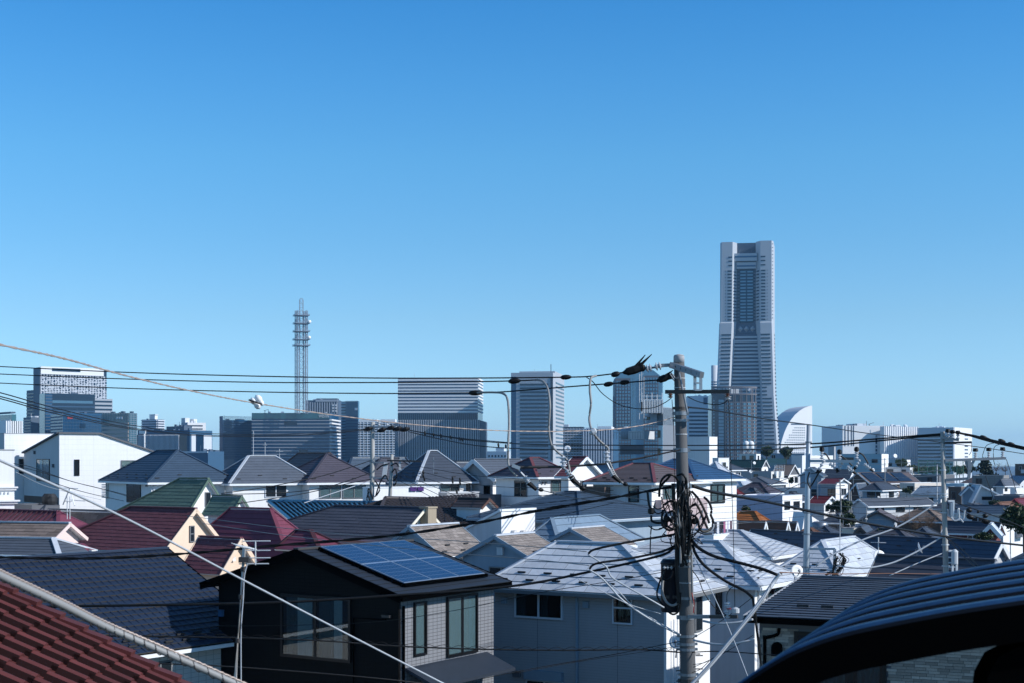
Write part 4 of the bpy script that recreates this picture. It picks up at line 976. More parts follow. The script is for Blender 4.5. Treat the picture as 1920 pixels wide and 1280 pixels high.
for r_ in range(30):
    x = -h.a+random.uniform(0, .1); z = h.e-.25-bh*(r_+1)
    while x < 0:
        wv, me = random.choice(meshes)
        wp = proj(h.to_world((x+.1, 0, z)))
        if wp[0] < 1935 and wp[1] < 1300 and not (1493 < wp[0] < 1535 and 1187 < wp[1]) and not (1535 < wp[0] < 1665 and wp[1] > 1233) and not (wp[0] > 1500 and wp[1] < 1200):
            dlow = wp[1] > 1255 - max(0, (wp[0]-1500))*.12 and wp[1] < 1205
            hid = (wp[0] > 1560 and wp[1] < 1225) or (wp[0]>1480 and 1225-(wp[0]-1480)*.25 > 9999)
            if nb < 300 and not hid: link('brick', me, wobj, (x, -.002, z)); nb += 1
            else: extra.box(x, x+wv-.008, -.024, -.002, z, z+bh-.008)
        x += wv
extra.build('brick_course', M['stone'], wobj, kind='stuff')
h.win('L', 1497, 1190, 1533, 1290, 'fix', 'sash_black', fw=.10); h.win('L', 1538, 1238, 1655, 1300, 'slide', 'sash_black', curtain=[(0,.4,'curtain_dark'),(.6,.95,'curtain_dark')], fw=.10)
s = h.s_of(1458,'L'); z = h.z_of(1216, s, 'L'); g = MB(); pr = [(-.14,-.17),(.14,-.17),(.14,.06)]+[(.14*math.cos(a*math.pi/8), .06+.14*math.sin(a*math.pi/8)) for a in range(1,8)]+[(-.14,.06)]
g.prism([h.W('L', s+x_, z+z_, .03) for x_, z_ in pr], (0,-.12,0)); g.build('wall_lamp', M['black'], h.root)
g = MB(); s = h.s_of(1428,'L'); g.tube(catmull([h.W('L', h.s_of(1462,'L'), h.e-.25, .06), h.W('L', h.s_of(1458,'L'), h.e-.42, .06), h.W('L', h.s_of(1436,'L'), h.e-.52, .06), h.W('L', s-.1, h.e-.62, .06), h.W('L', s-.1, h.e-2.5, .06)], 4), .045, 8); g.build('downpipe', M['black'], h.root)

# blue corrugated awning close to the camera
aw = thing('awning', 'blurred blue corrugated awning arching across the corner', 'awning', (0,0,0))
M['awn'] = mat('blue_corrugated_sheet', (.009,.038,.098), .36, metal=.0, spec=.4, var=.6, scale=9, bump=.15, bscale=18)
arc = catmull([pt(px, py, 4.0) for px, py in ((1372,1300),(1440,1254),(1500,1222),(1580,1194),(1680,1172),(1800,1150),(1920,1132),(2060,1112),(2240,1096))], 5)
D = Vector((.66, 1.6, 0)); NR = 6; prof = []
for r_ in range(NR):
    for f_, z_ in ((0,0),(.012,.018),(.10,.027),(.30,.026),(.62,.018),(.95,.008)): prof.append(((r_+f_)/NR, z_+.004*r_, 0))
m = len(arc); vs = []; fs = []; mi = []
for t_, z_, q_ in prof:
    for p in arc: vs.append(p+D*t_+Vector((0,0,z_-.006)))
for i in range(len(prof)-1):
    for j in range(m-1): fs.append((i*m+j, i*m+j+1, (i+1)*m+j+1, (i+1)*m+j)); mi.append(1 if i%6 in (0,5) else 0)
g = MB(); g.add(vs, fs); g.m = mi; M['groove'] = mat('shade_groove', (.003,.006,.012), .8, spec=.05, var=.3)  # rib risers near black: their unlit sides put into the colour
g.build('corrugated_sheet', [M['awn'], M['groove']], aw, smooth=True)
g = MB(); fasc = [(p, p+Vector((0,0,-.105 if p.x > .9 else -.105))) for p in arc]; vs = []
for a_, b_ in fasc: vs += [a_, b_, b_+Vector((.02,.06,0)), a_+Vector((.02,.06,0))]
fs = []
for j in range(m-1):
    for q in range(4): fs.append((4*j+q, 4*j+(q+1)%4, 4*j+4+(q+1)%4, 4*j+4+q))
g.add(vs, fs); g.build('fascia', M['black'], aw)
g = MB(); g.prism([pt(1852,1268,4.05), pt(1872,1232,4.05), pt(1905,1215,4.05), pt(2020,1190,4.05), pt(2020,1330,4.05), pt(1845,1330,4.05)], (0,.12,0)); g.build('bracket', M['black'], aw)
# ---------------------------------------------------------------- the cluster of coloured roofs
M['dusky'] = mat('dusky_pink_render', (.46,.36,.36), .85, var=.05, streak=.06)
# black-house neighbours with tan slates
def tan_house(label, cx, Y, t, left, right, eave, py, wm, vent=None, wwin=None, **k):
    h = HW(label, cx, Y, t, left=left, right=right, eave=eave)
    h.gable(R['tan'], 'y', py=py, o=.3, og=.25, cap=R['pale2'][0], gut='white_metal', bargem=M['bluegrey'], exp=.22, wid=.32, parts=True, wallm=wm, guards=0, **k)
    return h
h = tan_house('grey gabled house with tan slates just behind the grey house roof', 1000, 62, 33, 868, 1060, 1049, 1008, M['bluegrey']); h.lump('L', 940, 1032, .3, .35, .15, M['palegrey'], 'gable_vent'); h.win('L', 920, 1064, 962, 1100, 'slide', 'sash_grey'); h.guard(h.faces['R'], 5, .3)
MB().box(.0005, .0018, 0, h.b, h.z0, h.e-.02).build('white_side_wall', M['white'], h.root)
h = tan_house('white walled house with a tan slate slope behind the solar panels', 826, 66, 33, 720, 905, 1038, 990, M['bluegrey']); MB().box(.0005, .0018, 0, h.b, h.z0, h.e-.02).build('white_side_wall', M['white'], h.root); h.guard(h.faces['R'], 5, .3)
h = tan_house('small grey gable with tan slates peeping over the grey house ridge', 1128, 72, 33, 1020, 1180, 1024, 994, M['bluegrey'])
# white monopitch block
h = HW('white monopitch block with a blank sunlit wall among the dark roofs', 940, 78, 36, left=858, right=1003, eave=957)
g = MB(); g.prism([(-h.a,0,h.z0),(0,0,h.z0),(0,0,h.e),(-h.a,0,h.e-1.35)], (0,h.b,0)); g.build('wall', M['palegrey'], h.root)
MB().box(.0005,.0018,0,h.b,h.z0,h.e-.01).build('white_side_wall', M['white'], h.root); g = MB(); g.bar((-.05,-.05,h.e+.04),(-.05,h.b+.05,h.e+.04),.25,.12); g.build('coping', M['white_metal'], h.root)
g = MB(); g.bar((-h.a-.1,-.05,h.e-1.33),(.0,-.05,h.e+.04),.14,.12); g.build('bargeboard', M['white_metal'], h.root)
for px in (961, 978): h.lump('R', px, 1001, .28, .45, .22, M['white'], 'vent_hood')
# pale teal metal roof
h = HW('house with a pale teal metal hipped roof in the middle of the slopes', 1045, 76, 30, left=985, right=1190, eave=1010)
h.hip(R['teal'], py=971, o=.4, axis='y', inset=(1.6, 3.2), cap=R['teal'][0], gut='white_metal', exp=.45, wallm=M['bluegrey'])
# broad dark slate hipped roof
h = HW('low house under a broad dark slate hipped roof with a pale blue eave', 1085, 84, 38, left=905, right=1250, eave=969)
h.hip(R['navy'], py=921, o=.7, axis='x', inset=(3.5, 4.2), cap=R['navy'][0], gut=M['bluegrey'], exp=.30, wid=.91, wallm=M['bluegrey'])
h.win('R', 1120, 985, 1150, 1005, 'slide', 'sash_black')
# grey-brown slate roof with the cream gable and chimney
h = HW('grey-brown slate roof with a cream gable end and tan chimney', 748, 82, 35, left=470, right=830, eave=1004)
h.gable(R['greybrown'], 'x', py=954, rpx=630, o=.5, og=.35, cap=R['greybrown'][0], gut=None, bargem=M['palecream'], exp=.30, wid=.91, parts=True, wallm=M['palecream'])
h.win('R', 774, 979, 780, 990, 'fix', 'sash_grey')
s = h.s_of(796,'R'); g = MB(); g.box(.02,.62,s-.45,s+.35,h.z0,h.e+1.55); g.box(-.03,.67,s-.5,s+.4,h.e+1.55,h.e+1.65,0); g.build('chimney', mat('tan_chimney', (.36,.30,.22), .9, var=.1, streak=.1), h.root)
# dark brown S-tile roof
def tile_house(label, rm, P, thick=.25, roll=.30, exp=.28, hgt=.045, wm=None, cat='house', base=None, ridge=None):
    """a pantile slope laid on a quad P = eave A, eave B, ridge B, ridge A (world), with a wall below the eave"""
    P = [Vector(p) for p in P]; o = thing('tiled_house', label, cat, (P[0].x, P[0].y, 0), 0, 'houses of the hillside town'); off = Vector((P[0].x, P[0].y, 0)); P = [p-off for p in P]
    u = (P[1]-P[0]).normalized(); n = u.cross(P[3]-P[0]).normalized()
    if n.z < 0: n = -n
    v = n.cross(u)
    if v.z < 0: v = -v
    g = MB(); g.prism(P, -n*thick); r = g.build('roof', M['softblack'], o)
    q = [((p-P[0]).dot(u), (p-P[0]).dot(v)) for p in P]; H = q[2][1]; g = MB()
    nr = max(1, round(H/exp)); ex = H/nr
    for j in range(nr):
        f = (j+.5)/nr; x0 = q[3][0]*f; x1 = q[1][0]+(q[2][0]-q[1][0])*f; nc = max(1, int((x1-x0)/roll)); st = (x1-x0)/nc
        row = [(0,.0),(.2,hgt*.8),(.42,hgt),(.62,hgt*.5),(.8,.004),(1,.0)]
        vs = []
        for yy, lift in ((j*ex-.02, .03), ((j+1)*ex+.01, .0)):
            for i in range(nc):
                for a, z in row[:-1]: vs.append(P[0]+u*(x0+st*(i+a))+v*yy+n*(z+lift))
            vs.append(P[0]+u*x1+v*yy+n*lift)
        m = len(vs)//2; b0 = len(g.v); g.add(vs+[p-n*.035 for p in vs[:m]], [(i, i+1, m+i+1, m+i) for i in range(m-1)], 0)
        g.f += [[b0+i, b0+2*m+i, b0+2*m+i+1, b0+i+1] for i in range(m-1)]; g.m += [1]*(m-1)
    g.build('roof_covering', rm, r, kind='stuff')
    g = MB(); g.tube([P[3]+n*.05, P[2]+n*.05], .14, 8); g.build('ridge_cap', rm[0], o)
    for a, b in ((P[0],P[3]),(P[1],P[2])): MB().bar(a+n*.06, b+n*.06, .22, .1, up=n).build('verge_cap', rm[0], o)
    # body of the house below, and the slope on its far side
    back = (v*1); hz = Vector((v.x, v.y, 0)).normalized(); run = (P[3]-P[0]).dot(hz); far0 = P[0]+hz*(2*H*Vector((v.x,v.y,0)).length); far1 = P[1]+hz*(2*H*Vector((v.x,v.y,0)).length)
    g = MB(); fa, fb = Vector((P[0].x+hz.x*2*run if False else far0.x, far0.y, P[0].z)), Vector((far1.x, far1.y, P[1].z)); g.prism([P[3], P[2], fb, fa], -Vector((0,0,thick))); g.build('far_slope', rm[0], o)
    zb = (base if base is not None else terrain(off.x, off.y)-1)
    ins = .35; A, B = P[0]+u*ins+hz*ins, P[1]-u*ins+hz*ins; Cc, Dd = fb-u*ins-hz*ins, fa+u*ins-hz*ins
    zt = min(P[0].z, P[1].z)-.12
    g = MB(); g.add([(A.x,A.y,zb),(B.x,B.y,zb),(Cc.x,Cc.y,zb),(Dd.x,Dd.y,zb),(A.x,A.y,zt),(B.x,B.y,zt),(Cc.x,Cc.y,zt),(Dd.x,Dd.y,zt)], [(0,3,2,1),(4,5,6,7),(0,1,5,4),(1,2,6,5),(2,3,7,6),(3,0,4,7)])
    g.build('wall', wm or M['offwhite'], o)
    o['_n'] = 1; del o['_n']
    return o
tile_house('dark brown rolled tile roof with a small brown gablet', R['browntile'], [pt(690,1008,84), pt(926,985,92), pt(888,938,98), pt(722,934,92)], exp=.30, roll=.33)
gb_ = HW('small white gablet standing on the dark brown tile roof', 900, 91, 36, left=856, right=922, eave=949); gb_.z0 = gb_.e-.8
gb_.gable(R['browntile'], 'x', py=937, o=.25, og=.3, cap=R['browntile'][0], gut=None, bargem=mat('brown_barge', (.10,.05,.04), .7), exp=.3, wallm=M['white'])
# blue glazed tiles
tile_house('blue glazed tile roof beside the pale wooden service pole', R['bluetile'], [pt(555,985,88), pt(755,985,88), pt(726,943,96), pt(502,940,96)], exp=.28, roll=.32, hgt=.06)
# maroon metal roofs
h = HW('house with a large plain maroon roof and a raised maroon dormer', 560, 78, 34, left=300, right=660, eave=1075)
h.hip(R['maroon2'], py=953, o=.4, axis='x', inset=(4.0, 4.6), cap=R['maroon2'][0], gut=None, exp=.34, wallm=M['cream'])
H_mar = h
d = HW('maroon roofed dormer rising from the plain maroon roof', 600, 70, 34, left=530, right=640, eave=1022); d.z0 = d.e-1.4
d.hip(R['maroon2'], py=994, o=.3, axis='x', inset=(.5, 1.6), cap=R['darkred'][0] if 'darkred' in R else R['maroon2'][1], gut=None, exp=.34, wallm=M['softblack'])
h = HW('maroon shingled house with a tall cream gable end and slit window', 311, 76, 34, left=95, right=409, eave=1023)
h.gable(R['maroon'], 'x', py=956, rpx=245, o=.45, og=.28, cap=R['maroon'][0], gut=None, bargem=M['cream'], exp=.26, wid=.55, parts=True, wallm=M['cream'], bw=.2)
s = h.b*.52; g = MB(); h.bx(g, 'R', h.s_of(355,'R'), h.s_of(363,'R'), h.z_of(1014, s,'R'), h.z_of(985, s,'R'), .002, .06); h.winm('R', h.s_of(356,'R'), h.s_of(362,'R'), h.z_of(1013,s,'R'), h.z_of(986,s,'R'), 'sash', 'sash_grey')
h2 = HW('little cream gable with maroon shingles in front of the tall cream gable', 415, 70, 34, left=352, right=474, eave=1063)
h2.gable(R['maroon'], 'x', py=1012, o=.35, og=.3, cap=R['maroon'][0], gut=None, bargem=M['cream'], exp=.26, wid=.55, parts=True, wallm=M['cream'], bw=.22); h2.lump('R', 435, 1047, .2, .2, .15, M['white_metal'], 'vent_hood')
h3 = HW('low maroon pink slope joined to the charcoal roof ridge', 172, 62, 34, left=90, right=180, eave=1030); h3.hip(R['maroon2'], py=1006, o=.2, axis='x', inset=(.4,1.0), gut=None, exp=.3, wallm=M['offwhite'])
h = HW('brown shingle roof with a tiny gable behind the maroon shingles', 290, 84, 34, left=90, right=305, eave=985); h.gable(R['brownshingle'], 'x', py=943, o=.4, og=.3, cap=R['grey'][0], gut=None, bargem=M['palegrey'], exp=.28, wid=.6, parts=True, wallm=M['white'])
h = HW('brown shingle slope with a pale pink gable at the picture edge', 94, 66, 16, left=-60, b=2.3, eave=1011); h.gable(R['brownshingle'], 'x', py=984, o=.3, og=.3, cap=R['pale'][0], gut=None, bargem=M['pink'], exp=.26, wid=.55, parts=True, wallm=M['pink'], bw=.16)
h = HW('grey slope with white snow rails at the picture edge', 108, 60, 14, left=-70, b=2.6, eave=1036); h.hip(R['grey'], py=1009, o=.2, axis='x', inset=(1,1.2), cap=R['pale'][0], gut='white_metal', exp=.26, wallm=M['offwhite'])
# maroon standing-seam roof
h = HW('maroon standing seam roof below the white houses', 110, 80, 34, left=-60, right=165, eave=986)
h.hip(R['maroon2'], py=958, o=.3, axis='x', inset=(1,1.6), cap=R['maroon2'][0], gut='white_metal', exp=3, wallm=M['offwhite'])
P = [Vector(p) for p in h.faces['F']]; u = (P[1]-P[0]); L_ = u.length; u.normalize(); v = P[3]-P[0]; v = v-u*v.dot(u)
n = u.cross(v).normalized(); n = n if n.z > 0 else -n
i = 0
while .45*i < L_-1.4:
    a = P[0]+u*(.45*i+.2); t_ = min(1, max(.05, .45*i/1.0)) if i < 3 else 1
    MB().bar(a+n*.05, a+v*t_+n*.05, .05, .09, up=n).build('standing_seam', R['maroon2'][1], h.roof); i += 1
# green slate roof
h = HW('green slate roofed house with a white gable before the white hipped houses', 353, 96, 34, left=225, right=417, eave=952)
h.gable(R['green'], 'x', py=899, rpx=338, o=.5, og=.3, cap=R['green'][0], gut=None, bargem=M['green_barge'] if 'green_barge' in M else R['green'][0], exp=.30, wid=.91, parts=True, wallm=M['white'])
h.win('R', 385, 923, 393, 947, 'fix', 'sash_grey')
h = HW('small green slate gable beside the larger green slate roof', 433, 91, 34, left=390, right=463, eave=958); h.gable(R['green'], 'x', py=932, o=.3, og=.25, cap=R['green'][0], gut=None, bargem=R['green'][0], exp=.30, wid=.91, wallm=M['white'])

# ---------------------------------------------------------------- row of white hipped houses
def hiphouse(label, cx, Y, t, left, right, eave, py, rm, wm='white', sidem=None, wins=(), guards=9, inset=None, cap=None, b=None, **k):
    h = HW(label, cx, Y, t, left=left, right=right, eave=eave, b=b) if right else HW(label, cx, Y, t, left=left, b=b, eave=eave)
    h.hip(rm, py=py, o=.45, inset=inset, cap=cap or rm[0], gut='white_metal', guards=guards, exp=.33, wallm=M[wm], **k)
    for w in wins: h.win(*w[:5], *w[5:])
    if not wins: h.auto(cx)
    return h
# corner = near left corner, front wall is R
h = hiphouse('white house with a dark navy hipped roof and bay window', 284, 108, 57, 198, 437, 896, 843, R['navy'], cap=R['navy'][0], wins=(('L', 239, 903, 264, 940, 'slide', 'sash_black'),))
h.lump('L', 276, 908, .2, .25, .12, M['darkgrey'], 'vent_hood'); h.pipe('R', 288, 900, 960, M['white_metal'])
g = MB(); s = h.s_of(199,'L'); 
for i in range(9): z = h.z_of(908+3*i, s, 'L'); h.bx(g, 'L', h.s_of(204,'L'), h.s_of(196,'L'), z, z+.06, .03, .25)
g.build('balcony_louvre', M['palegrey'], h.root)
h = hiphouse('white house with a mossy grey hipped roof and white ridge tiles', 436, 110, 57, 396, 586, 897, 854, R['grey'], cap=R['pale'][0], wins=(('R', 498, 906, 536, 930, 'slide', 'sash_white'),)); h.pipe('R', 577, 903, 960, M['white_metal']); h.pipe('R', 421, 907, 960, M['midgrey'])
h = hiphouse('white house with a plum brown hipped roof and long curtained windows', 580, 112, 57, 520, 708, 897, 850, R['plum'], wins=(('R', 600, 906, 638, 932, 'slide', 'sash_grey', 'glass', .055, [(0,1,'curtain')]), ('R', 643, 907, 684, 932, 'slide', 'sash_grey', 'glass', .055, [(0,1,'curtain')])))
h = hiphouse('brown hipped roof half hidden behind the plum brown one', 600, 125, 60, 520, 660, 880, 848, R['brown'], guards=0)
h = hiphouse('white house with a grey metal slope behind the service poles', 690, 118, 60, 650, 812, 899, 858, R['pale2'] if False else R['greybrown'], wins=(('R', 735, 905, 760, 912, 'slide', 'sash_grey'),), guards=0)
h = hiphouse('dark slate hipped roof filling the gap behind the service poles', 648, 122, 60, 630, 790, 892, 856, R['navy'], guards=0)
h = hiphouse('white house with a tall dark grey hipped roof and pale hip tiles', 785, 114, 58, 740, 884, 892, 844, R['slate'], cap=R['pale'][0], wins=(('R', 827, 897, 860, 919, 'slide', 'sash_grey', 'glass', .055, [(0,.5,'curtain'),(.6,.9,'curtain_dark')]), ('R', 873, 897, 882, 920, 'fix', 'sash_white')), guards=8)
b = HW('grey rendered balcony box below the curtained window', 838, 108, 58, left=822, right=898, eave=923); b.flat(M['midgrey'], .5, M['white_metal'])
for px in (862, 871): b.lump('R', px, 929, .18, .18, .03, M['black'], 'drain_hole')
h = HW('white house with a balcony front and dark side just behind the brown tile roof', 700, 104, 55, left=680, right=822, eave=914); h.flat(M['white'], .3, M['white_metal'])
g = MB(); 
for px0, px1 in ((768, 780), (782, 793)): h.bx(g, 'R', h.s_of(px0,'R'), h.s_of(px1,'R'), h.e-.26, h.e+.05, .05, .12)
g.build('purple_blanket', mat('purple_blanket', (.07,.025,.16), .9, var=.1), h.root)
h = HW('grey house with a broad white trimmed gable and slate roof', 924, 116, 32, left=862, right=1000, eave=891); h.gable(R['grey'], 'y', py=862, o=.5, og=.45, cap=R['grey'][0], gut='white_metal', bargem='white_metal', exp=.33, wallm=M['midgrey'], bw=.32, guards=4)
h.lump('L', 914, 919, .5, .9, .2, M['black'], 'wall_shrine'); MB().box(.0005,.0018,0,h.b,h.z0,h.e-.02).build('white_side_wall', M['white'], h.root)
h = HW('dark lean-to filling the corner beside the white trimmed gable', 928, 110, 32, left=898, right=940, eave=926); h.flat(M['darkgrey'], .2)
h = hiphouse('dark hipped roof peeping out behind the white trimmed gable', 850, 130, 58, 838, 900, 884, 858, R['slate'], guards=0)
# plum/maroon house with white gable
h = HW('white house with a dusky maroon hipped roof and sunlit front windows', 1010, 108, 52, left=930, right=1072, eave=888)
h.hip(R['plum'], py=857, o=.45, axis='y', inset=(1.8, 1.6), cap=R['maroon'][0], gut='white_metal', guards=6, exp=.33, wallm=M['white'])
h.win('L', 966, 901, 988, 929, 'slide', 'sash_grey'); h.win('R', 1034, 900, 1063, 920, 'slide', 'sash_grey', curtain=[(0,.45,'curtain'),(.6,1,'curtain_dark')])
for px in (1017, 1023): h.lump('R', px, 904, .12, .16, .12, M['darkgrey'])
h = HW('white gable wall with dusky maroon verges beside the maroon hipped roof', 1066, 104, 40, left=1052, right=1122, eave=888); h.gable(R['maroon'], 'x', py=858, o=.4, og=.3, cap=R['maroon'][0], gut='white_metal', bargem='white_metal', exp=.33, wallm=M['white'], bw=.2)
h.win('R', 1089, 902, 1098, 922, 'slide', 'sash_grey')
# brown roofed house behind the pole, and the blue-roofed one
h = HW('white house with a long brown slate roof behind the concrete pole', 1222, 98, 32, left=1112, right=1318, eave=900)
h.hip(R['brown'], py=868, o=.5, axis='x', inset=(1.5, 2.6), cap=R['maroon'][0], gut='white_metal', exp=.33, wallm=M['palegrey'], guards=9)
MB().box(.0005,.0018,0,h.b,h.z0,h.e-.02).build('white_side_wall', M['white'], h.root)  # grey walls carry shade in their colour, sunlit side white
h.win('L', 1180, 911, 1197, 939, 'sash', 'sash_black', curtain=[(.1,.9,'curtain')]); h.win('R', 1243, 911, 1264, 936, 'slide', 'sash_grey', curtain=[(0,1,'curtain')])
MB().box(.0018,.5,.5,h.b-.3,h.z0,h.z_of(936,1,'R')).build('pink_balcony', M['dusky'], h.root)
g = MB(); h.bx(g, 'L', h.s_of(1145,'L'), h.s_of(1104,'L'), h.z_of(936,3,'L'), h.z_of(912,3,'L'), .05, .9); g.build('balcony', M['brown_wall'], h.root)
h = HW('white house with a plain blue roof just right of the concrete pole', 1300, 104, 38, left=1185, right=1381, eave=893)
h.hip(R['blue'], py=860, o=.5, axis='x', inset=(2.2, 2.9), cap=R['blue'][0], gut='white_metal', exp=.36, wallm=M['palegrey'], guards=5)
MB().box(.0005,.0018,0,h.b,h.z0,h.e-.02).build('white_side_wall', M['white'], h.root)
h.win('R', 1333, 909, 1357, 940, 'slide', 'sash_black', curtain=[(.05,.45,'curtain'),(.55,.9,'curtain')], fw=.09); h.win('R', 1340, 978, 1356, 995, 'slide', 'sash_grey')
# rack with laundry on the balcony below it
h = HW('white balcony with laundry hanging beside the pale roofs', 1338, 80, 38, left=1320, right=1392, eave=1003); h.flat(M['white'], .3, M['white_metal'])
g = MB(); g.tube([h.W('R',.2,h.e+.75,-.2), h.W('R',h.b-.2,h.e+.75,-.2)], .02, 5); 
for s in (.2, h.b-.2): g.tube([h.W('R',s,h.e,-.2), h.W('R',s,h.e+.8,-.2)], .02, 5)
g.build('clothes_rail', M['galv'], h.root)
for i, c_ in enumerate(((.02,.025,.04),(.6,.6,.62),(.02,.02,.03),(.35,.12,.2),(.5,.5,.55),(.08,.03,.05),(.62,.62,.6))):
    g = MB(); s = .35+i*(h.b-.7)/7; q = []
    for k_ in range(5): q += [h.W('R', s+.03*k_*2, h.e+.08+.02*(k_%2), -.2+.03*(k_%2)), h.W('R', s+.03*k_*2, h.e+.74, -.2)]
    g.add(q, [(2*k_,2*k_+2,2*k_+3,2*k_+1) for k_ in range(4)])
    cm = 'garment_cloth_%d' % i
    o = thing('garment', ['navy shirt','white towel','black shirt','red-pink cloth','pale towel','maroon shirt','cream towel'][i]+' hanging on the balcony clothes rail', 'garment', (h.C.x, h.C.y, 0), -h.t, 'laundry on the balcony rail'); g.build('cloth', mat(cm, c_, .95, var=.1), o)

# ---------------------------------------------------------------- white boxy houses at the left
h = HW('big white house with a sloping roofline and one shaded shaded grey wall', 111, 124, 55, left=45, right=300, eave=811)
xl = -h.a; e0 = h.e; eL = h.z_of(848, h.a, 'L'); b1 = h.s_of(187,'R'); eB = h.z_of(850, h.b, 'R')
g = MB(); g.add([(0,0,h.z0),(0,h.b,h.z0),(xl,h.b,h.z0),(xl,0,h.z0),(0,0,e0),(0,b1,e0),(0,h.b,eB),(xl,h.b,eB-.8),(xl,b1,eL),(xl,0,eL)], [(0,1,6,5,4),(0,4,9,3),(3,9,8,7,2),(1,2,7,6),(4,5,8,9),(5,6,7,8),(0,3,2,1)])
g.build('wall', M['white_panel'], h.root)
MB().add([(xl-.0,-.0008,h.z0),(0,-.0008,h.z0),(0,-.0008,e0),(xl,-.0008,eL)], [(0,1,2,3)]).build('grey_end_wall', M['palegrey'], h.root)  # greyer quad over the end wall: its shade put into the colour
for p, q in (((.0,-.1,e0),(0,b1,e0)), ((0,b1,e0),(0,h.b,eB)), ((0,-.1,e0),(xl-.1,-.1,eL))): MB().bar(Vector(p)+Vector((.05,0,.02)), Vector(q)+Vector((.05,0,.02)), .25, .14).build('roof_edge', M['darkgrey'], h.root)
h.win('L', 70, 861, 93, 899, 'slide', 'sash_black', curtain=[(0,.4,'curtain'),(.5,.8,'curtain_dark')], fw=.08); h.win('R', 141, 862, 147, 889, 'fix', 'sash_black', fw=.08); h.win('R', 228, 863, 262, 876, 'slide', 'sash_grey', curtain=[(0,1,'curtain')])
h.lump('L', 66, 847, .2, .3, .15, M['darkgrey']); h.lump('L', 101, 872, .25, .3, .15, M['darkgrey'], 'wall_lamp')
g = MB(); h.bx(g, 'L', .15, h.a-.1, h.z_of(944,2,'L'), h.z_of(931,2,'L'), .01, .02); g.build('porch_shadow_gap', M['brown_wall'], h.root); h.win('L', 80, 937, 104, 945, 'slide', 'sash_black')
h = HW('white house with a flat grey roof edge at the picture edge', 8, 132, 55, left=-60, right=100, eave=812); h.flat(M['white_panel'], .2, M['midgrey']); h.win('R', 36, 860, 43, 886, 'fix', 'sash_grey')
MB().add([(-h.a,-.001,h.z0),(0,-.001,h.z0),(0,-.001,h.e),(-h.a,-.001,h.e)], [(0,1,2,3)]).build('grey_end_wall', M['palegrey'], h.root)  # same greyer quad tones this end wall as shaded
h = HW('bright white house with moulded string courses at the picture edge', -40, 84, 60, left=-100, right=27, eave=843); h.flat(M['white'], .3, M['midgrey'])
g = MB(); 
for py0, py1, d in ((911,914,.18),(914,918,.10),(936,939,.28),(939,943,.16)):
    h.bx(g, 'R', 0, h.b+d, h.z_of(py1,h.b,'R'), h.z_of(py0,h.b,'R'), .002, d)
g.build('string_course', M['white'], h.root, kind='stuff'); g = MB()
for i in range(14): s = h.b-.3-.22*i; h.bx(g, 'R', s-.06, s, h.z_of(925,h.b,'R'), h.z_of(921,h.b,'R'), .002, .06)
g.build('dentil', M['palegrey'], h.root, kind='stuff')
h = HW('low shaded building with a dark rooftop unit below the big white house', 60, 92, 55, left=26, right=112, eave=946); h.flat(M['darkgrey'], .3)
g = MB(); g.lathe([(.45,0),(.5,.2),(.5,.5),(.35,.7)], 12, (-1.2,1.5,h.e)); o = g.build('rooftop_unit', M['softblack'], h.root)
g = MB(); p = Vector((0,2,h.e)); g.bar(p, p+Vector((1.4,0,1.1)), .06, .06); g.bar(p+Vector((0,0,1.1)), p+Vector((3.2,0,1.1)), .06, .06); g.bar(p+Vector((1.4,0,1.1)), p+Vector((2.4,0,0)), .06, .06); g.bar(p+Vector((0,.5,.3)), p+Vector((3,.5,.3)), .05, .05); g.build('pipe_frame', M['white_metal'], h.root)

M['bluegrey2'] = mat('weak_sun_blue_grey', (.19,.22,.26), .85, var=.06, streak=.08)  # darker copy of the blue-grey: weak sunlight put into the colour
# grey apartment building with the stair tower
h = HW('shaded grey concrete apartment block with a stair tower and roof tank', 1243, 225, 30, left=1115, right=1312, eave=795, name='apartment_block', cat='building', group='mid-distance buildings'); h.z0 = -12
g = MB(); zt_ = h.z_of(822, 8, 'L'); sx = h.s_of(1207,'L'); g.box(-h.a, -sx, 0, h.b*.8, h.z0, zt_); g.box(-sx, 0, 0, h.b*.45, h.z0, h.e); g.build('wall', M['bluegrey'], h.root)
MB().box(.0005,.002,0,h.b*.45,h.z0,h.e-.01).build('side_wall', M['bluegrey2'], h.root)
h.roofbox(1-h.s_of(1232,'L')/h.a-.0+.0, 1, 0, .3, 0, 2.8, M['bluegrey'], 'stair_tower'); st_ = h.root.children[-1]
g = MB(); h.bx(g, 'L', h.s_of(1207,'L'), h.s_of(1163,'L'), h.z_of(851,8,'L'), h.z_of(834,8,'L'), .002, .05); g.build('balcony_recess', M['darkgrey'], h.root)
h.win('L', 1234, 806, 1238, 819, 'fix', 'sash_black'); h.win('L', 1234, 840, 1238, 852, 'fix', 'sash_black')
g = MB(); sx2 = h.s_of(1215,'L'); g.box(-sx2, 0, 0, h.b*.3, h.e, h.e+2.7); g.build('stair_tower', M['bluegrey'], h.root); s = h.s_of(1216,'L'); h.winm('L', h.s_of(1218,'L'), h.s_of(1214,'L'), h.z_of(785,s,'L'), h.z_of(781,s,'L'), 'fix', 'sash_black')
bpy.data.objects.remove(st_)
g = MB(); cpt = Vector((-h.s_of(1159,'L'), 3, zt_)); g.lathe([(.9,0),(.95,1.2),(.8,1.8),(.3,2.1)], 14, cpt); g.build('roof_tank', M['bluegrey'], h.root, smooth=True)
g = MB(); g.box(-h.s_of(1168,'L'), -h.s_of(1198,'L'), 2, 6, zt_, zt_+1.3); g.build('roof_box', M['palegrey'], h.root)
g = MB()
for i in range(12):
    x = -h.s_of(1205,'L')-(h.s_of(1150,'L')-h.s_of(1205,'L'))*i/11; g.bar((x,.2,zt_), (x,.2,zt_+1.1), .05, .05)
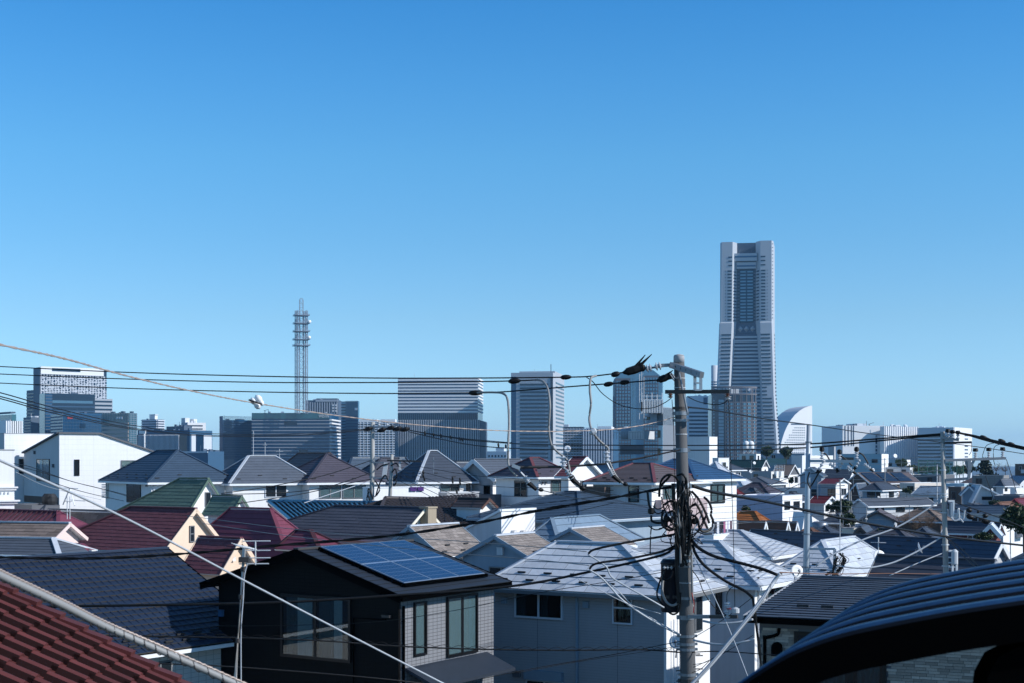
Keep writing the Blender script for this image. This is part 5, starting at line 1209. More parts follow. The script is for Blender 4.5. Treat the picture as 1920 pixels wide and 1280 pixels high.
g.bar((-h.s_of(1205,'L'),.2,zt_+1.1), (-h.s_of(1150,'L'),.2,zt_+1.1), .06, .06); g.build('roof_railing', M['galv'], h.root, kind='stuff')
w_ = HW('white annex with a green curved end behind the concrete pole', 1330, 235, 36, left=1290, right=1345, eave=818, name='annex', cat='building', group='mid-distance buildings'); w_.z0 = -10; w_.flat(M['white'], .3, M['white_metal'])
# rooftop mast on the apartment block
mt = thing('telecom_mast', 'slim rooftop telecom mast rising from the stair tower', 'mast', pt(1203, HZ, 222)*1, 0); mt.location.z = 0
zf = lambda py: CZ-(py-HZ)/F*222
for dx, y0, y1 in ((-.35,700,785),(.0,690,775),(.35,705,783)):
    g = MB(); g.tube([(dx,0,zf(y1)), (dx,0,zf(y0))], .06, 6); g.build('mast_tube', M['palegrey'], mt)
g = MB()
for k_ in range(9): z = zf(775)+.75*k_; g.bar((-.35,0,z),(.35,0,z+.3),.04,.04)
g.build('bracing', M['palegrey'], mt, kind='stuff'); g = MB(); g.box(-.12,.12,-.2,.0,zf(770),zf(752)); g.build('antenna_panel', M['darksteel'], mt)
cg = thing('roof_cage', 'white slatted equipment cage on the apartment stair tower', 'equipment cage', pt(1223, HZ, 224)*1, 0); cg.location.z = 0
zf = lambda py: CZ-(py-HZ)/F*224; g = MB()
for i in range(9): x = -1.6+.4*i; g.box(x-.1, x+.1, -.1, .1, zf(773), zf(748))
g.build('slat_row', M['palegrey'], cg, kind='stuff'); g = MB(); g.box(-1.7,1.7,.12,1.6,zf(773),zf(750)); g.build('cabinet', M['white'], cg); g = MB()
for i in range(5): g.tube([(-1.6+.8*i,.5,zf(775)),(-1.6+.8*i,.5,zf(735+3*(i%2)))],.05,5)
for py in (760, 748, 741): g.bar((-1.7,.5,zf(py)),(1.7,.5,zf(py)),.06,.06)
g.build('pipe_frame', M['white_metal'], cg, kind='stuff')
# ---------------------------------------------------------------- the crowded slope on the right
M['cell_dim'] = mat('dark_solar_cell', (.012,.016,.028), .25, spec=.4, var=.15)
M['paleblue'] = mat('pale_blue_render', (.33,.47,.54), .85, var=.07, streak=.08)
M['brick_red'] = mat('red_brick_wall', (.17,.05,.045), .85, var=.2, pat='grid', pp=(.24,.08), dark=.8)
M['shinglewall'] = mat('grey_shingle_wall', (.25,.24,.23), .85, var=.1, pat='grid', pp=(.9,.45), dark=.75)
def rh(label, cx, Y, t, left, right, eave, kind, py=None, roof='slate', wl='palegrey', wr=None, wins=(), axis='x', b=None, **k):
    h = HW(label, cx, Y, t, left=left, right=right if b is None else None, b=b, eave=eave)
    if kind == 'flat': h.flat(M[wl], .35, M[k.get('cap', 'midgrey')])
    elif kind == 'hip': h.hip(R[roof], py=py, o=.4, axis=k.get('ax'), cap=R[roof][0], gut=k.get('gut', 'white_metal'), exp=.36, wallm=M[wl], guards=0, capw=.3)
    else: h.gable(R[roof], axis, py=py, o=.4, og=.3, rf=k.get('rf', .5), cap=R[roof][0], gut=k.get('gut', None), bargem=k.get('barge', 'white_metal'), exp=.36, wallm=M[wl], bw=k.get('bw', .2))
    if wr: MB().box(.0005, .004, 0, h.b, h.z0, h.e-.01).build('side_wall', M[wr], h.root)  # sunlit side, mostly a lighter copy: light put into the colour
    for w in wins: h.win(w[0], *w[1:5], 'slide' if w[3]-w[1] > 8 else 'fix', w[5] if len(w) > 5 else 'sash_black', fw=.08)
    if not wins: h.auto(int(cx*7+Y))
    return h
h = rh('long low house under a navy slate roof with a white gable at its right end', 1858, 95, 51, 1400, 1886, 1046, 'gable', 1018, 'navy', 'bluegrey', 'palegrey', bw=.3, gut='white_metal'); h.win('L', 1665, 1043, 1712, 1056, 'slide', 'sash_black'); h.win('L', 1798, 1052, 1826, 1066, 'slide', 'sash_black'); h.guard(h.faces['F'], 14, .6); h.guard(h.faces['F'], 12, 1.6)
rh('grey slate roof cut by the picture edge beside the white gable', 1990, 90, 40, 1872, 2050, 1066, 'hip', 1023, 'navy', 'bluegrey')
rh('dark grey-brown roof low behind the blue awning', 1838, 60, 40, 1640, 1870, 1094, 'gable', 1054, 'greybrown', 'darkgrey', barge='midgrey', gut='white_metal')
rh('patch of red tiled roof wedged beside the white house', 1712, 64, 33, 1640, 1725, 1100, 'hip', 1066, 'redtile', 'offwhite')
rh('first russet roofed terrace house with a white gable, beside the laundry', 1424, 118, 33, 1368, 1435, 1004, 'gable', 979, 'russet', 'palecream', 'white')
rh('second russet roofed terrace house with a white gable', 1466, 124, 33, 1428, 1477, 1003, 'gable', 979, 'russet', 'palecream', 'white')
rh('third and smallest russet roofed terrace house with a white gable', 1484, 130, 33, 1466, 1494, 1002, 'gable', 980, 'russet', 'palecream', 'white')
rh('low russet hipped roof behind the grey steel pole', 1532, 126, 33, 1490, 1545, 1003, 'hip', 989, 'russet', 'offwhite')
rh('orange clay tiled roof in front of the lavender wall', 1426, 136, 33, 1366, 1440, 974, 'hip', 958, 'orangetile', 'offwhite')
rh('tall house, one wall toned lavender for shade, with two windows on its white side', 1467, 150, 33, 1379, 1504, 929, 'flat', wl='lavender', wr='white', wins=(('R',1471,940,1480,953),('R',1488,940,1498,953)), cap='white_metal')
h = HW('white lean-to wing catching the sun below the lavender house', 1492, 144, 33, left=1470, right=1548, eave=960)
g = MB(); g.prism([(0,0,h.z0),(0,h.b,h.z0),(0,h.b,h.e-1.6),(0,h.b*.3,h.e)], (-h.a,0,0)); g.build('wall', M['white'], h.root)
tk = thing('water_tank', 'round steel water tank beside the white lean-to wing', 'water tank', pt(1537, HZ, 136), 0); tk.location.z = CZ-(993-HZ)/F*136
MB().lathe([(.55,-3),(.6,-.2),(.72,0),(.78,.7),(.72,.74)], 18).build('tank_body', M['galv'], tk, smooth=True); MB().lathe([(.74,.74),(.5,.84)], 18).build('lid', M['galv'], tk)
rh('dark ribbed metal hipped roof behind the lavender house', 1440, 175, 35, 1376, 1462, 920, 'hip', 904, 'plum', 'midgrey')
rh('grey tiled hipped roof in front of the dark ribbed roof', 1424, 166, 35, 1380, 1440, 931, 'hip', 914, 'grey', 'midgrey')
rh('bright red metal hipped roof beside the blue roofed house', 1388, 160, 35, 1356, 1402, 930, 'hip', 916, 'red', 'offwhite')
h = rh('bulky blue-grey house with rooftop aerial, above the dark ribbed roof', 1446, 230, 30, 1389, 1470, 883, 'flat', wl='midgrey', wr='offwhite')
for px, py in ((1453,887),(1462,887)): h.lump('R', px, py, .8, .8, .4, M['white_metal'], 'air_conditioner')
rh('dark low roofs stepping down from the bulky blue-grey house', 1440, 205, 30, 1378, 1470, 905, 'hip', 893, 'grey', 'midgrey')
rh('small offwhite balcony block beside the bulky blue-grey house', 1462, 212, 35, 1448, 1478, 896, 'flat', wl='offwhite', wr='white')
rh('dark green metal roofed house with a tiny white gable', 1428, 330, 33, 1366, 1440, 874, 'gable', 862, 'dkgreen', 'darkgrey', 'white')
h = rh('olive brown roofed house with a glazed roof cage', 1478, 290, 33, 1449, 1498, 889, 'gable', 871, 'brownshingle', 'darkgrey', 'white')
g = MB(); P = [Vector(p) for p in h.faces['F']]; c = P[0]+(P[3]-P[0])*.3+(P[1]-P[0])*.15
for i in range(7): g.bar(c+Vector((.35*i,-.4,.1)), c+Vector((.35*i,-.4,1.5)), .06, .06)
for j in range(3): g.bar(c+Vector((0,-.4,.1+.7*j)), c+Vector((2.1,-.4,.1+.7*j)), .06, .06)
g.build('roof_cage', M['white_metal'], h.root)
rh('small bright white cube house beyond the olive roof', 1481, 305, 40, 1476, 1501, 877, 'flat', wl='white', cap='white_metal')
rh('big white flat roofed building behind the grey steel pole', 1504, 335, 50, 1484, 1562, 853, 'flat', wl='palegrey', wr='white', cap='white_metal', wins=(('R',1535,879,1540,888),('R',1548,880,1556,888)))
rh('blue-grey house with a dark pointed gable behind the grey steel pole', 1540, 255, 18, 1500, 0, 890, 'gable', 876, 'slate', 'bluegrey', axis='y', b=7, wins=(('L',1522,917,1530,928),))
rh('low grey strip house with two dark windows before the ribbed roof', 1510, 198, 30, 1450, 1517, 914, 'flat', wl='palegrey', wins=(('L',1461,920,1468,929),('L',1481,921,1493,929)))
rh('pale blue building with a small window and a railed roof', 1653, 385, 22, 1571, 1666, 850, 'flat', wl='paleblue', wr='white', wins=(('L',1635,860,1645,866),('L',1580,857,1600,861)))
h = rh('white stepped flat building with a railed roof, upper part', 1700, 410, 25, 1661, 1707, 861, 'flat', wl='palegrey', wr='white', wins=(('L',1682,866,1694,872),('L',1664,867,1672,872)))
rh('broad pale flat building below the stepped white one', 1706, 390, 25, 1656, 1714, 875, 'flat', wl='palegrey', wr='white')
rh('charcoal slate roof with two parallel slopes beside the brown gable', 1590, 300, 33, 1543, 1606, 899, 'gable', 880, 'slate', 'white', barge=None)
h = rh('brown timber house with dark solar panels on its tan edged roof', 1630, 250, 44, 1588, 1722, 904, 'gable', 886, 'brown', 'brown_wall', axis='y', barge='white_metal', gut='white_metal')
P = [Vector(p) for p in h.faces['R']]; u = P[1]-P[0]; v = P[3]-P[0]; n = u.cross(v).normalized(); n = n if n.z > 0 else -n
for a0, a1 in ((.04,.30),(.32,.58),(.60,.86)):
    g = MB(); g.prism([P[0]+u*a0+v*.15+n*.1, P[0]+u*a1+v*.15+n*.1, P[0]+u*(a1-.04)+v*.92+n*.1, P[0]+u*a0+v*.92+n*.1], n*.06); g.build('solar_panel', M['cell_dim'], h.root)
rh('blue-white house with a dark hipped roof and curtained window', 1651, 200, 35, 1617, 1684, 915, 'hip', 904, 'slate', 'bluegrey', 'palegrey', wins=(('L',1627,918,1640,930),('L',1644,919,1650,930),('R',1667,920,1675,930)))
rh('narrow house with a steep slate gable beside the blue-white house', 1612, 207, 25, 1588, 0, 927, 'gable', 906, 'slate', 'brown_wall', axis='y', b=6, rf=.75)
rh('beige sided warehouse with one dusky shaded wall', 1715, 228, 45, 1687, 1772, 905, 'flat', wl='beige', cap='white_metal', wins=(('L',1702,911,1712,919),))
rh('dark flat roofed house behind the beige warehouse', 1760, 275, 30, 1693, 1790, 890, 'flat', wl='darkgrey', wins=(('L',1740,895,1747,903),))
rh('long white bungalow with a grey roof and three dark windows', 1626, 165, 58, 1600, 1748, 946, 'gable', 936, 'grey', 'palegrey', axis='y', gut='white_metal', wins=(('R',1642,949,1656,957),('R',1681,950,1695,957),('R',1714,951,1728,957)))
rh('teal walled house with a broad brown verged gable', 1676, 140, 16, 1616, 0, 975, 'gable', 960, 'brown', 'bluegrey', axis='y', b=8, barge=M['brown_wall'])
rh('brown hipped roof behind the bare tree', 1764, 156, 33, 1682, 1782, 973, 'hip', 953, 'brownshingle', 'brown_wall')
rh('navy hipped roof below the teal gable house', 1664, 120, 33, 1588, 1680, 999, 'hip', 983, 'navy', 'bluegrey')
rh('tiny dark gable in front of the navy hipped roof', 1627, 113, 20, 1600, 0, 1003, 'gable', 989, 'slate', 'darkgrey', axis='y', b=5, barge=M['brown_wall'])
rh('low cream parapet wall house beside the tiny dark gable', 1601, 117, 30, 1578, 1606, 990, 'flat', wl='palecream')
rh('grey-brown roof just above the long navy roof', 1702, 110, 33, 1618, 1716, 1006, 'hip', 991, 'greybrown', 'offwhite')
h = rh('blue-grey house with a red edged roof and railed balcony', 1567, 240, 33, 1538, 1591, 906, 'gable', 897, 'red', 'bluegrey', 'white', wins=(('L',1553,916,1566,928),))
h.lump('R', 1583, 934, .8, .8, .4, M['white_metal'], 'air_conditioner'); h.win('R', 1577, 915, 1586, 927, 'slide', 'sash_white')
h = rh('white house with a small crimson roof and cluttered balcony', 1545, 170, 36, 1520, 1566, 942, 'gable', 931, 'red', 'palegrey', 'white', wins=(('R',1548,948,1553,956),('R',1557,947,1563,958)))
g = MB(); 
for i in range(10): s = h.b*i/9; g.bar(h.W('R',s,h.e-1.9,.5), h.W('R',s,h.e-1.1,.5), .05, .05)
for z in (-1.9,-1.1): g.bar(h.W('R',0,h.e+z,.5), h.W('R',h.b,h.e+z,.5), .06, .06)
g.build('balcony_railing', M['darksteel'], h.root)
rh('house with a pale teal metal roof beside the beige warehouse', 1764, 214, 33, 1714, 1792, 926, 'gable', 912, 'teal', 'white', 'white')
rh('low shed under a pale cyan roof edge beside the weathered pole', 1808, 218, 30, 1770, 1816, 906, 'flat', wl='paleblue', cap='white_metal')
rh('very dark brown house beside the weathered pole', 1802, 208, 33, 1778, 1812, 912, 'flat', wl='brown_wall')
rh('dark blue narrow house with a pointed gable', 1828, 190, 16, 1806, 0, 923, 'gable', 912, 'slate', 'bluegrey', axis='y', b=6)
rh('grey shingle clad building under the conifer', 1882, 285, 25, 1823, 1892, 891, 'flat', wl='shinglewall')
rh('blue roofed house at the picture edge under the dark hill', 1912, 300, 30, 1884, 1940, 905, 'gable', 892, 'blue', 'palegrey')
rh('little white house with a grey roof and shaded lower wall', 1881, 240, 40, 1868, 1906, 905, 'hip', 897, 'grey', 'palegrey', 'white', wins=(('R',1884,910,1888,919),))
rh('white flat roofed house at the picture edge', 1905, 236, 50, 1894, 1965, 914, 'flat', wl='white', cap='white_metal')
rh('pale house with a long catslide roof and slit window', 1884, 186, 10, 1828, 0, 932, 'gable', 910, 'pale2', 'palegrey', axis='y', b=7, rf=.2, wins=(('L',1842,931,1859,935),))
rh('low grey boundary house with a panelled wall beside the catslide roof', 1912, 180, 25, 1864, 1925, 929, 'flat', wl='darkgrey')
rh('navy roofed house with a tall pale wall and sunlit end', 1881, 145, 33, 1790, 1894, 961, 'gable', 949, 'navy', 'palegrey', 'white', barge=None)
rh('rust brown hipped roof behind the tall pale wall', 1892, 158, 36, 1836, 1930, 962, 'hip', 941, 'russet', 'palegrey', 'white', gut='white_metal')
rh('crimson roof at the picture edge behind the rust brown roof', 1918, 176, 33, 1878, 1945, 952, 'hip', 934, 'red', 'brown_wall')
rh('small red brick house with a dark roof', 1866, 120, 40, 1775, 1876, 994, 'gable', 981, 'slate', 'brick_red', 'brick_red', gut='white_metal', wins=(('L',1816,998,1832,1008,'sash_white'),))
rh('white framed porch gable on the red brick house', 1868, 115, 22, 1846, 0, 996, 'gable', 984, 'pale', 'brick_red', axis='y', b=2.5, bw=.3, wins=(('L',1852,1000,1858,1008,'sash_white'),))
rh('large dark brown building on the hill at the picture edge', 1965, 420, 20, 1903, 2000, 869, 'flat', wl='brown_wall')
h = rh('pinkish flat roofed building carrying the white water tanks', 1418, 425, 25, 1386, 1426, 850, 'flat', wl='offwhite', wr='white')
rh('long blue-grey block beside the two round trees', 1508, 440, 20, 1440, 1514, 849, 'flat', wl='bluegrey')
h = rh('white gable house with four tiny windows behind the blue roof', 1347, 180, 52, 1336, 1367, 858, 'flat', wl='palegrey', wr='white', cap='white_metal')
for i in range(4): h.winm('R', h.s_of(1349.5+4*i,'R'), h.s_of(1351.7+4*i,'R'), h.z_of(876.5,2,'R'), h.z_of(873.5,2,'R'), 'fix', 'sash_black', fw=.02)
rh('grey hipped roof below the white gable house', 1352, 170, 35, 1312, 1372, 886, 'hip', 864, 'pale2', 'white')
rh('pale grey roof above the red metal hipped roof', 1392, 195, 35, 1352, 1412, 905, 'hip', 888, 'pale2', 'white')
rh('dark slate roofs low behind the blue roofed house', 1370, 240, 35, 1318, 1395, 878, 'hip', 864, 'slate', 'offwhite')
# water tanks
for px in (1399, 1408):
    w = thing('water_tank', 'white domed rooftop water tank, ' + ('nearer the round-fronted tower' if px == 1399 else 'nearer the round trees'), 'water tank', pt(px, HZ, 428), 0, 'twin white water tanks'); w.location.z = CZ-(850-HZ)/F*428
    MB().lathe([(.9,1.6),(.95,1.7),(.95,3.3),(.6,3.8),(.1,3.95)], 16).build('tank_body', M['white'], w, smooth=True)
    g = MB()
    for a, b in ((-.7,-.5),(.7,-.5),(-.7,.5),(.7,.5)): g.bar((a,b,0),(a,b,1.7),.14,.14)
    g.bar((-.7,-.5,.2),(.7,-.5,1.5),.08,.08); g.bar((-.7,-.5,1.5),(.7,-.5,.2),.08,.08); g.build('tank_stand', M['palegrey'], w)
# background filler between the rows
random.seed(11)
fl = [(1420,340,'slate','offwhite',"dark roofed cottage behind the dark green roof"),(1570,350,'grey','white',"grey roofed white cottage below the pale blue building"),(1640,330,'navy','palegrey',"navy roofed cottage below the pale blue building"),(1745,340,'slate','midgrey',"slate roofed cottage before the green net poles"),(1835,360,'brown','palegrey',"brown roofed cottage before the conifer"),(1905,350,'grey','offwhite',"grey roofed cottage under the dark hill")]
for px, Y, r_, w_, lb in fl:
    cyp = HZ+(6.0)/Y*F*.72
    rh(lb, px, Y, 33, px-30, px+14, cyp+9, 'hip', cyp, r_, w_)
fl2 = [(1600,185,'navy','midgrey','navy roofed shed between the narrow gable and the bungalow',946,935),(1700,185,'slate','offwhite','slate roofed cottage behind the long white bungalow',942,931),(1790,175,'slate','palegrey','slate roof just behind the weathered pole',950,938),(1840,165,'grey','palegrey','grey roof between the dark blue gable and the navy roof',953,943),(1500,170,'grey','bluegrey','grey roof tucked behind the white side of the lavender house',935,922),(1585,150,'slate','darkgrey','dark low roof among the shrubs',975,962),(1745,130,'slate','darkgrey','dark roof beneath the bare tree',1003,988),(1560,128,'slate','offwhite','dark roof behind the steel water tank',998,985)]
for px, Y, r_, w_, lb, ev, py in fl2: rh(lb, px, Y, 33, px-40, px+18, ev, 'hip', py, r_, w_)

# ---------------------------------------------------------------- trees
def leafmat(name, col):
    return mat(name, col, .6, var=.45, scale=1.3, spec=.3)
M['leaf'] = leafmat('evergreen_leaf', (.028,.050,.020)); M['leaf2'] = leafmat('bush_leaf', (.045,.065,.025)); M['pine'] = leafmat('conifer_needle', (.018,.032,.018)); M['dry'] = leafmat('dry_twig', (.12,.075,.045)); M['bark'] = mat('tree_bark', (.07,.05,.04), .95, var=.3, scale=6)
def tree(label, px, py, Y, hpx, wpx, lm='leaf', n=34, q=46, lf=.16, name='tree', trunk=.3, group=None, shape='round', cat='tree', label_group=None):
    k = Y/F; H = hpx*k; W = wpx*k/2
    t = thing(name, label, cat, pt(px, HZ, Y), random.uniform(0,6), group); t.location.z = CZ-(py-HZ)*k
    zb = -3.0; g = MB(); g.tube(catmull([(0,0,zb),(0.05*W,0,H*.2),(-.05*W,0,H*.6)], 4), H*.045, 7, r1=H*.02)
    for i in range(6):
        a = i*1.1; g.tube([(0,0,H*(.2+.08*i)), (W*.5*math.cos(a), W*.5*math.sin(a), H*(.45+.07*i))], H*.018, 5, r1=H*.006)
    g.build('trunk', M['bark'], t)
    c = MB()
    for i in range(n):
        while True:
            x, y, z = (random.uniform(-1,1) for _ in range(3))
            if x*x+y*y+z*z < 1: break
        r = 1.0
        if shape == 'cone': zz = random.random(); rr = (1-zz)**.8; cx, cy, cz = x*W*rr, y*W*rr, H*(trunk+(1-trunk)*zz)
        else: cx, cy, cz = x*W*.82, y*W*.82, H*(trunk+(1-trunk)*(.5+.42*z))
        cr = W*random.uniform(.22,.42)*(1 if shape == 'round' else .7)
        for j in range(q):
            d = Vector((random.gauss(0,1), random.gauss(0,1), random.gauss(0,1)*.75)).normalized()*cr*random.random()**.4
            p = Vector((cx,cy,cz))+d; a = Vector((random.gauss(0,1),random.gauss(0,1),random.gauss(0,1))).normalized(); b = a.cross(Vector((random.gauss(0,1),random.gauss(0,1),random.gauss(0,1)))).normalized()
            l = lf*random.uniform(.7,1.5)
            c.add([p-a*l, p+b*l*.5, p+a*l, p-b*l*.5], [(0,1,2,3)])
    c.build('crown', M[lm], t); return t
def bare(label, px, py, Y, hpx, wpx, lm='dry', n=5, twig=420, name='bare_tree', cat='tree', group=None):
    k = Y/F; H = hpx*k; W = wpx*k/2; t = thing(name, label, cat, pt(px, HZ, Y), 0, group); t.location.z = CZ-(py-HZ)*k
    g = MB(); g.tube([(0,0,-3),(0,0,H*.35)], H*.04, 6, r1=H*.025); tips = []
    for i in range(9):
        a = random.uniform(0,6.28); e = Vector((math.cos(a)*W*.6, math.sin(a)*W*.6, H*random.uniform(.5,.85))); g.tube(catmull([(0,0,H*.25), e*.5+Vector((0,0,H*.1)), e], 3), H*.018, 5, r1=H*.006); tips.append(e)
    g.build('trunk', M['bark'], t); c = MB()
    for i in range(twig):
        b = random.choice(tips)*random.uniform(.4,1.1); d = Vector((random.gauss(0,1)*W*.28, random.gauss(0,1)*W*.28, abs(random.gauss(0,1))*H*.2)); c.tube([b, b+d*.5+Vector((0,0,.03)), b+d], H*.004, 3, r1=H*.0015)
    c.build('crown', M[lm], t); return t
tree('dark round tree beside the white water tanks', 1438, 861, 432, 24, 24, 'leaf', lf=.35)
tree('second dark round tree before the sail-shaped hotel', 1474, 862, 432, 25, 26, 'leaf', lf=.35)
tree('dark green evergreen tree at the picture edge', 1922, 1015, 100, 66, 88, 'leaf', n=60, q=70, lf=.13)
tree('spreading dark conifer on the hill at the right', 1846, 897, 330, 36, 46, 'pine', n=40, q=40, lf=.32, shape='cone', trunk=.1, name='conifer_tree')
bare('brown leafless tree among the crowded houses', 1735, 1005, 140, 48, 84)
bare('second brown leafless shrub tree near the bungalow', 1690, 990, 142, 28, 40, twig=260)
tree('low dark bush below the cluttered balcony', 1590, 985, 140, 20, 36, 'leaf2', lf=.14, name='bush', cat='bush'); tree('low green bush among the grey roofs', 1578, 968, 146, 30, 40, 'leaf', lf=.16, name='bush', cat='bush')
tl = [(1690,873,398),(1712,884,396),(1730,884,400),(1750,885,396),(1768,886,402),(1800,884,396),(1815,884,400),(1868,880,398),(1885,882,400)]
for i, (px, py, Y) in enumerate(tl):
    desc = ['behind the stepped white building','just past the stepped white building','between the first two net poles','below the blue-banded office block','beside the weathered pole','past the weathered pole','before the conifer','past the conifer','under the dark brown hill building'][i]
    if i in (7,8): bare('leafless hillside tree '+desc, px, py+6, Y, 18, 30, twig=300, group='trees on the far edge of the slope')
    else: tree('olive green hillside tree '+desc, px, py+6, Y, 18, 30, 'leaf2', n=20, q=36, lf=.35, group='trees on the far edge of the slope')
for px, py, Y, h_, w_, d_ in ((1660,1002,112,10,30,'along the grey-brown roof'),(1845,1012,108,12,34,'before the red brick house'),(1790,960,172,12,28,'behind the navy roofed pale house'),(1630,944,186,9,22,'left of the long bungalow'),(1700,925,222,10,24,'below the beige warehouse'),(1480,905,260,9,26,'behind the low grey strip house'),(1556,955,160,9,18,'under the crimson-roofed house'),(1868,948,168,10,30,'by the panelled boundary wall'),(1400,958,142,9,20,'beside the orange tiled roof'),(1615,905,262,9,24,'behind the brown timber house')):
    tree('small garden shrub '+d_, px, py, Y, h_, w_, random.choice(('leaf','leaf2')), n=16, q=36, lf=.13, name='garden_shrub', cat='shrub', group='garden shrubs between the crowded houses')
# green sports net: poles and netting
M['net'] = mat('green_sports_net', (.05,.16,.13), .8, var=.1)
netx = [1722,1739,1753,1768,1780,1794,1806]
for i, px in enumerate(netx):
    o = thing('net_pole', ['first','second','third','fourth','fifth','sixth','last'][i]+' slim green post of the sports net, counted from the stepped building', 'pole', pt(px, HZ, 392), 0, 'posts of the green sports net'); o.location.z = CZ-(890-HZ)/F*392
    MB().tube([(0,0,-3),(0,0,(890-861)/F*392)], .11, 6).build('pole_shaft', M['net'], o)
nt = thing('sports_net', 'green netting strung between slim posts before the office block', 'net', pt(1764, HZ, 392.5), 0); nt.location.z = CZ-(890-HZ)/F*392; g = MB(); k = 392/F
for i in range(60): x = (1722-1764+84*i/59)*k; g.bar((x,0,0),(x,0,28*k),.035,.035)
for j in range(20): g.bar((-42*k,0,28*k*j/19),(42*k,0,28*k*j/19),.035,.035)
g.build('netting', M['net'], nt, kind='stuff')
fn = thing('mesh_fence', 'green mesh fence below the two round trees', 'fence', pt(1450, HZ, 425), 0); fn.location.z = CZ-(866-HZ)/F*425; g = MB(); k = 425/F
for i in range(40): x = (-20+45*i/39)*k; g.bar((x,0,-1),(x,0,7*k),.05,.05)
for j in range(8): g.bar((-20*k,0,7*k*j/7),(25*k,0,7*k*j/7),.05,.05)
g.build('netting', M['net'], fn, kind='stuff')
# ---------------------------------------------------------------- poles
def axis_pole(name, label, p_top, p_bot, Y, w_top, w_bot, m, zg=None, n=18, group=None):
    a, b = pt(*p_top, Y), pt(*p_bot, Y); zg = terrain(b.x, Y) if zg is None else zg
    d = (a-b)/(a.z-b.z); base = b+d*(zg-b.z)
    o = thing(name, label, 'utility pole', base, 0, group); k = Y/F
    ax = lambda py: pt(p_top[0]+(p_bot[0]-p_top[0])*(py-p_top[1])/(p_bot[1]-p_top[1]), py, Y)-base
    rad = lambda py: (w_top+(w_bot-w_top)*(py-p_top[1])/(p_bot[1]-p_top[1]))*k/2
    g = MB(); top = a-base; rb = rad(HZ+(CZ-zg)/k)
    pts = [Vector((0,0,0))+top*t for t in (0,.25,.5,.75,1)]; g.tube(pts, rb, n, r1=rad(p_top[1])); g.build('pole_shaft', m, o, smooth=True)
    o_ = (o, base, ax, rad, k); return o_
def band(P, py, hpx, m='galv', grow=1.08, name='pole_band', bolt=True):
    o, base, ax, rad, k = P; c = ax(py); g = MB(); r = rad(py)*grow; h = hpx*k
    g.lathe([(r*.98,-h/2),(r,-h/2),(r,h/2),(r*.98,h/2)], 18, c)
    if bolt:
        for s in (-1, 1): g.box(c.x+s*r-.035, c.x+s*r+.035, c.y-.03, c.y+.03, c.z-h*.45, c.z+h*.45)
    return g.build(name, M[m], o)
def P2(P, px, py, dY=0.0): o, base, ax, rad, k = P; return pt(px, py, k*F+dY)-base
def insul(g, p, q, r, n=4):
    p, q = Vector(p), Vector(q); L = (q-p).length; prof = []
    for i in range(n): a = L*i/n; prof += [(r*.45, a), (r*.55, a+L/n*.25), (r, a+L/n*.4), (r*.95, a+L/n*.62), (r*.45, a+L/n*.8)]
    prof.append((r*.45, L)); g.lathe(prof, 12, p, q-p)
M['porc_dark'] = mat('brown_porcelain', (.12,.05,.03), .3, var=.1)
MP = axis_pole('utility_pole', 'tall weathered concrete utility pole tangled in black cables, holding a transformer', (1273,666), (1291,1290), 25.0, 19.5, 29.5, M['concrete'])
o, base, ax, rad, kp = MP
g = MB(); r = rad(666); g.lathe([(r*1.05,-.10),(r*1.06,.0),(r*.9,.035),(.02,.05)], 20, ax(668)); g.build('pole_cap', M['midgrey'], o, smooth=True)
for py, h, m in ((708,1.2,'palegrey'),(726,1.2,'palegrey'),(764,5,'darksteel'),(774,7,'galv'),(787,5,'galv'),(813,1.4,'palegrey'),(843,8,'galv'),(909,8,'steel'),(1001,2,'galv'),(1010,6,'steel'),(1034,12,'steel'),(1050,5,'steel'),(1060,4,'galv'),(1091,1.2,'palegrey'),(1120,5,'galv'),(1156,8,'galv'),(1191,5,'galv'),(1206,5,'galv'),(1216,5,'galv'),(1263,5,'galv'),(1275,8,'darksteel')): band(MP, py, h, m, bolt=h > 2)
# upper steel arm, hanging frame, lower dark arm, brace
def part_bar(P, name, m, a, b, w, h, up=(0,0,1)):
    g = MB(); g.bar(a, b, w, h, up=up); return g.build(name, M[m] if isinstance(m, str) else m, P[0])
part_bar(MP, 'crossarm', 'galv', P2(MP,1259,683,-.05), P2(MP,1316,702,-.75), .09, .10)
g = MB(); 
for i in range(5): c = P2(MP,1266+10*i,686.5+3.3*i,-.16-.12*i); g.box(c.x-.012,c.x+.012,c.y-.06,c.y-.045,c.z-.02,c.z+.02)
g.build('arm_bolt', M['darksteel'], o, kind='stuff')
g = MB(); a, b = P2(MP,1303,703,-.55), P2(MP,1303,731,-.55); c, d = P2(MP,1314,703,-.55), P2(MP,1314,731,-.55)
g.bar(a,b,.03,.05); g.bar(c,d,.03,.05)
for py in (704, 717, 730): g.bar(P2(MP,1303,py,-.55), P2(MP,1314,py,-.55), .05, .028)
g.build('hanging_frame', M['steel'], o)
part_bar(MP, 'lower_crossarm', 'darksteel', P2(MP,1248,733.5,-.15), P2(MP,1368,733,-.55), .08, .065)
g = MB(); g.tube([P2(MP,1272,692,-.2), P2(MP,1289,772,-.2)], .018, 8); g.build('arm_brace', M['galv'], o)
for px, py, m in ((1257,741,'porc_dark'),(1364,740,'porc_dark'),(1366,745,'porcelain'),(1301,700,'porcelain')):
    g = MB(); insul(g, P2(MP,px,py-4,-.3), P2(MP,px,py+4,-.3), .05, 2); g.build('spool_insulator', M[m], o)
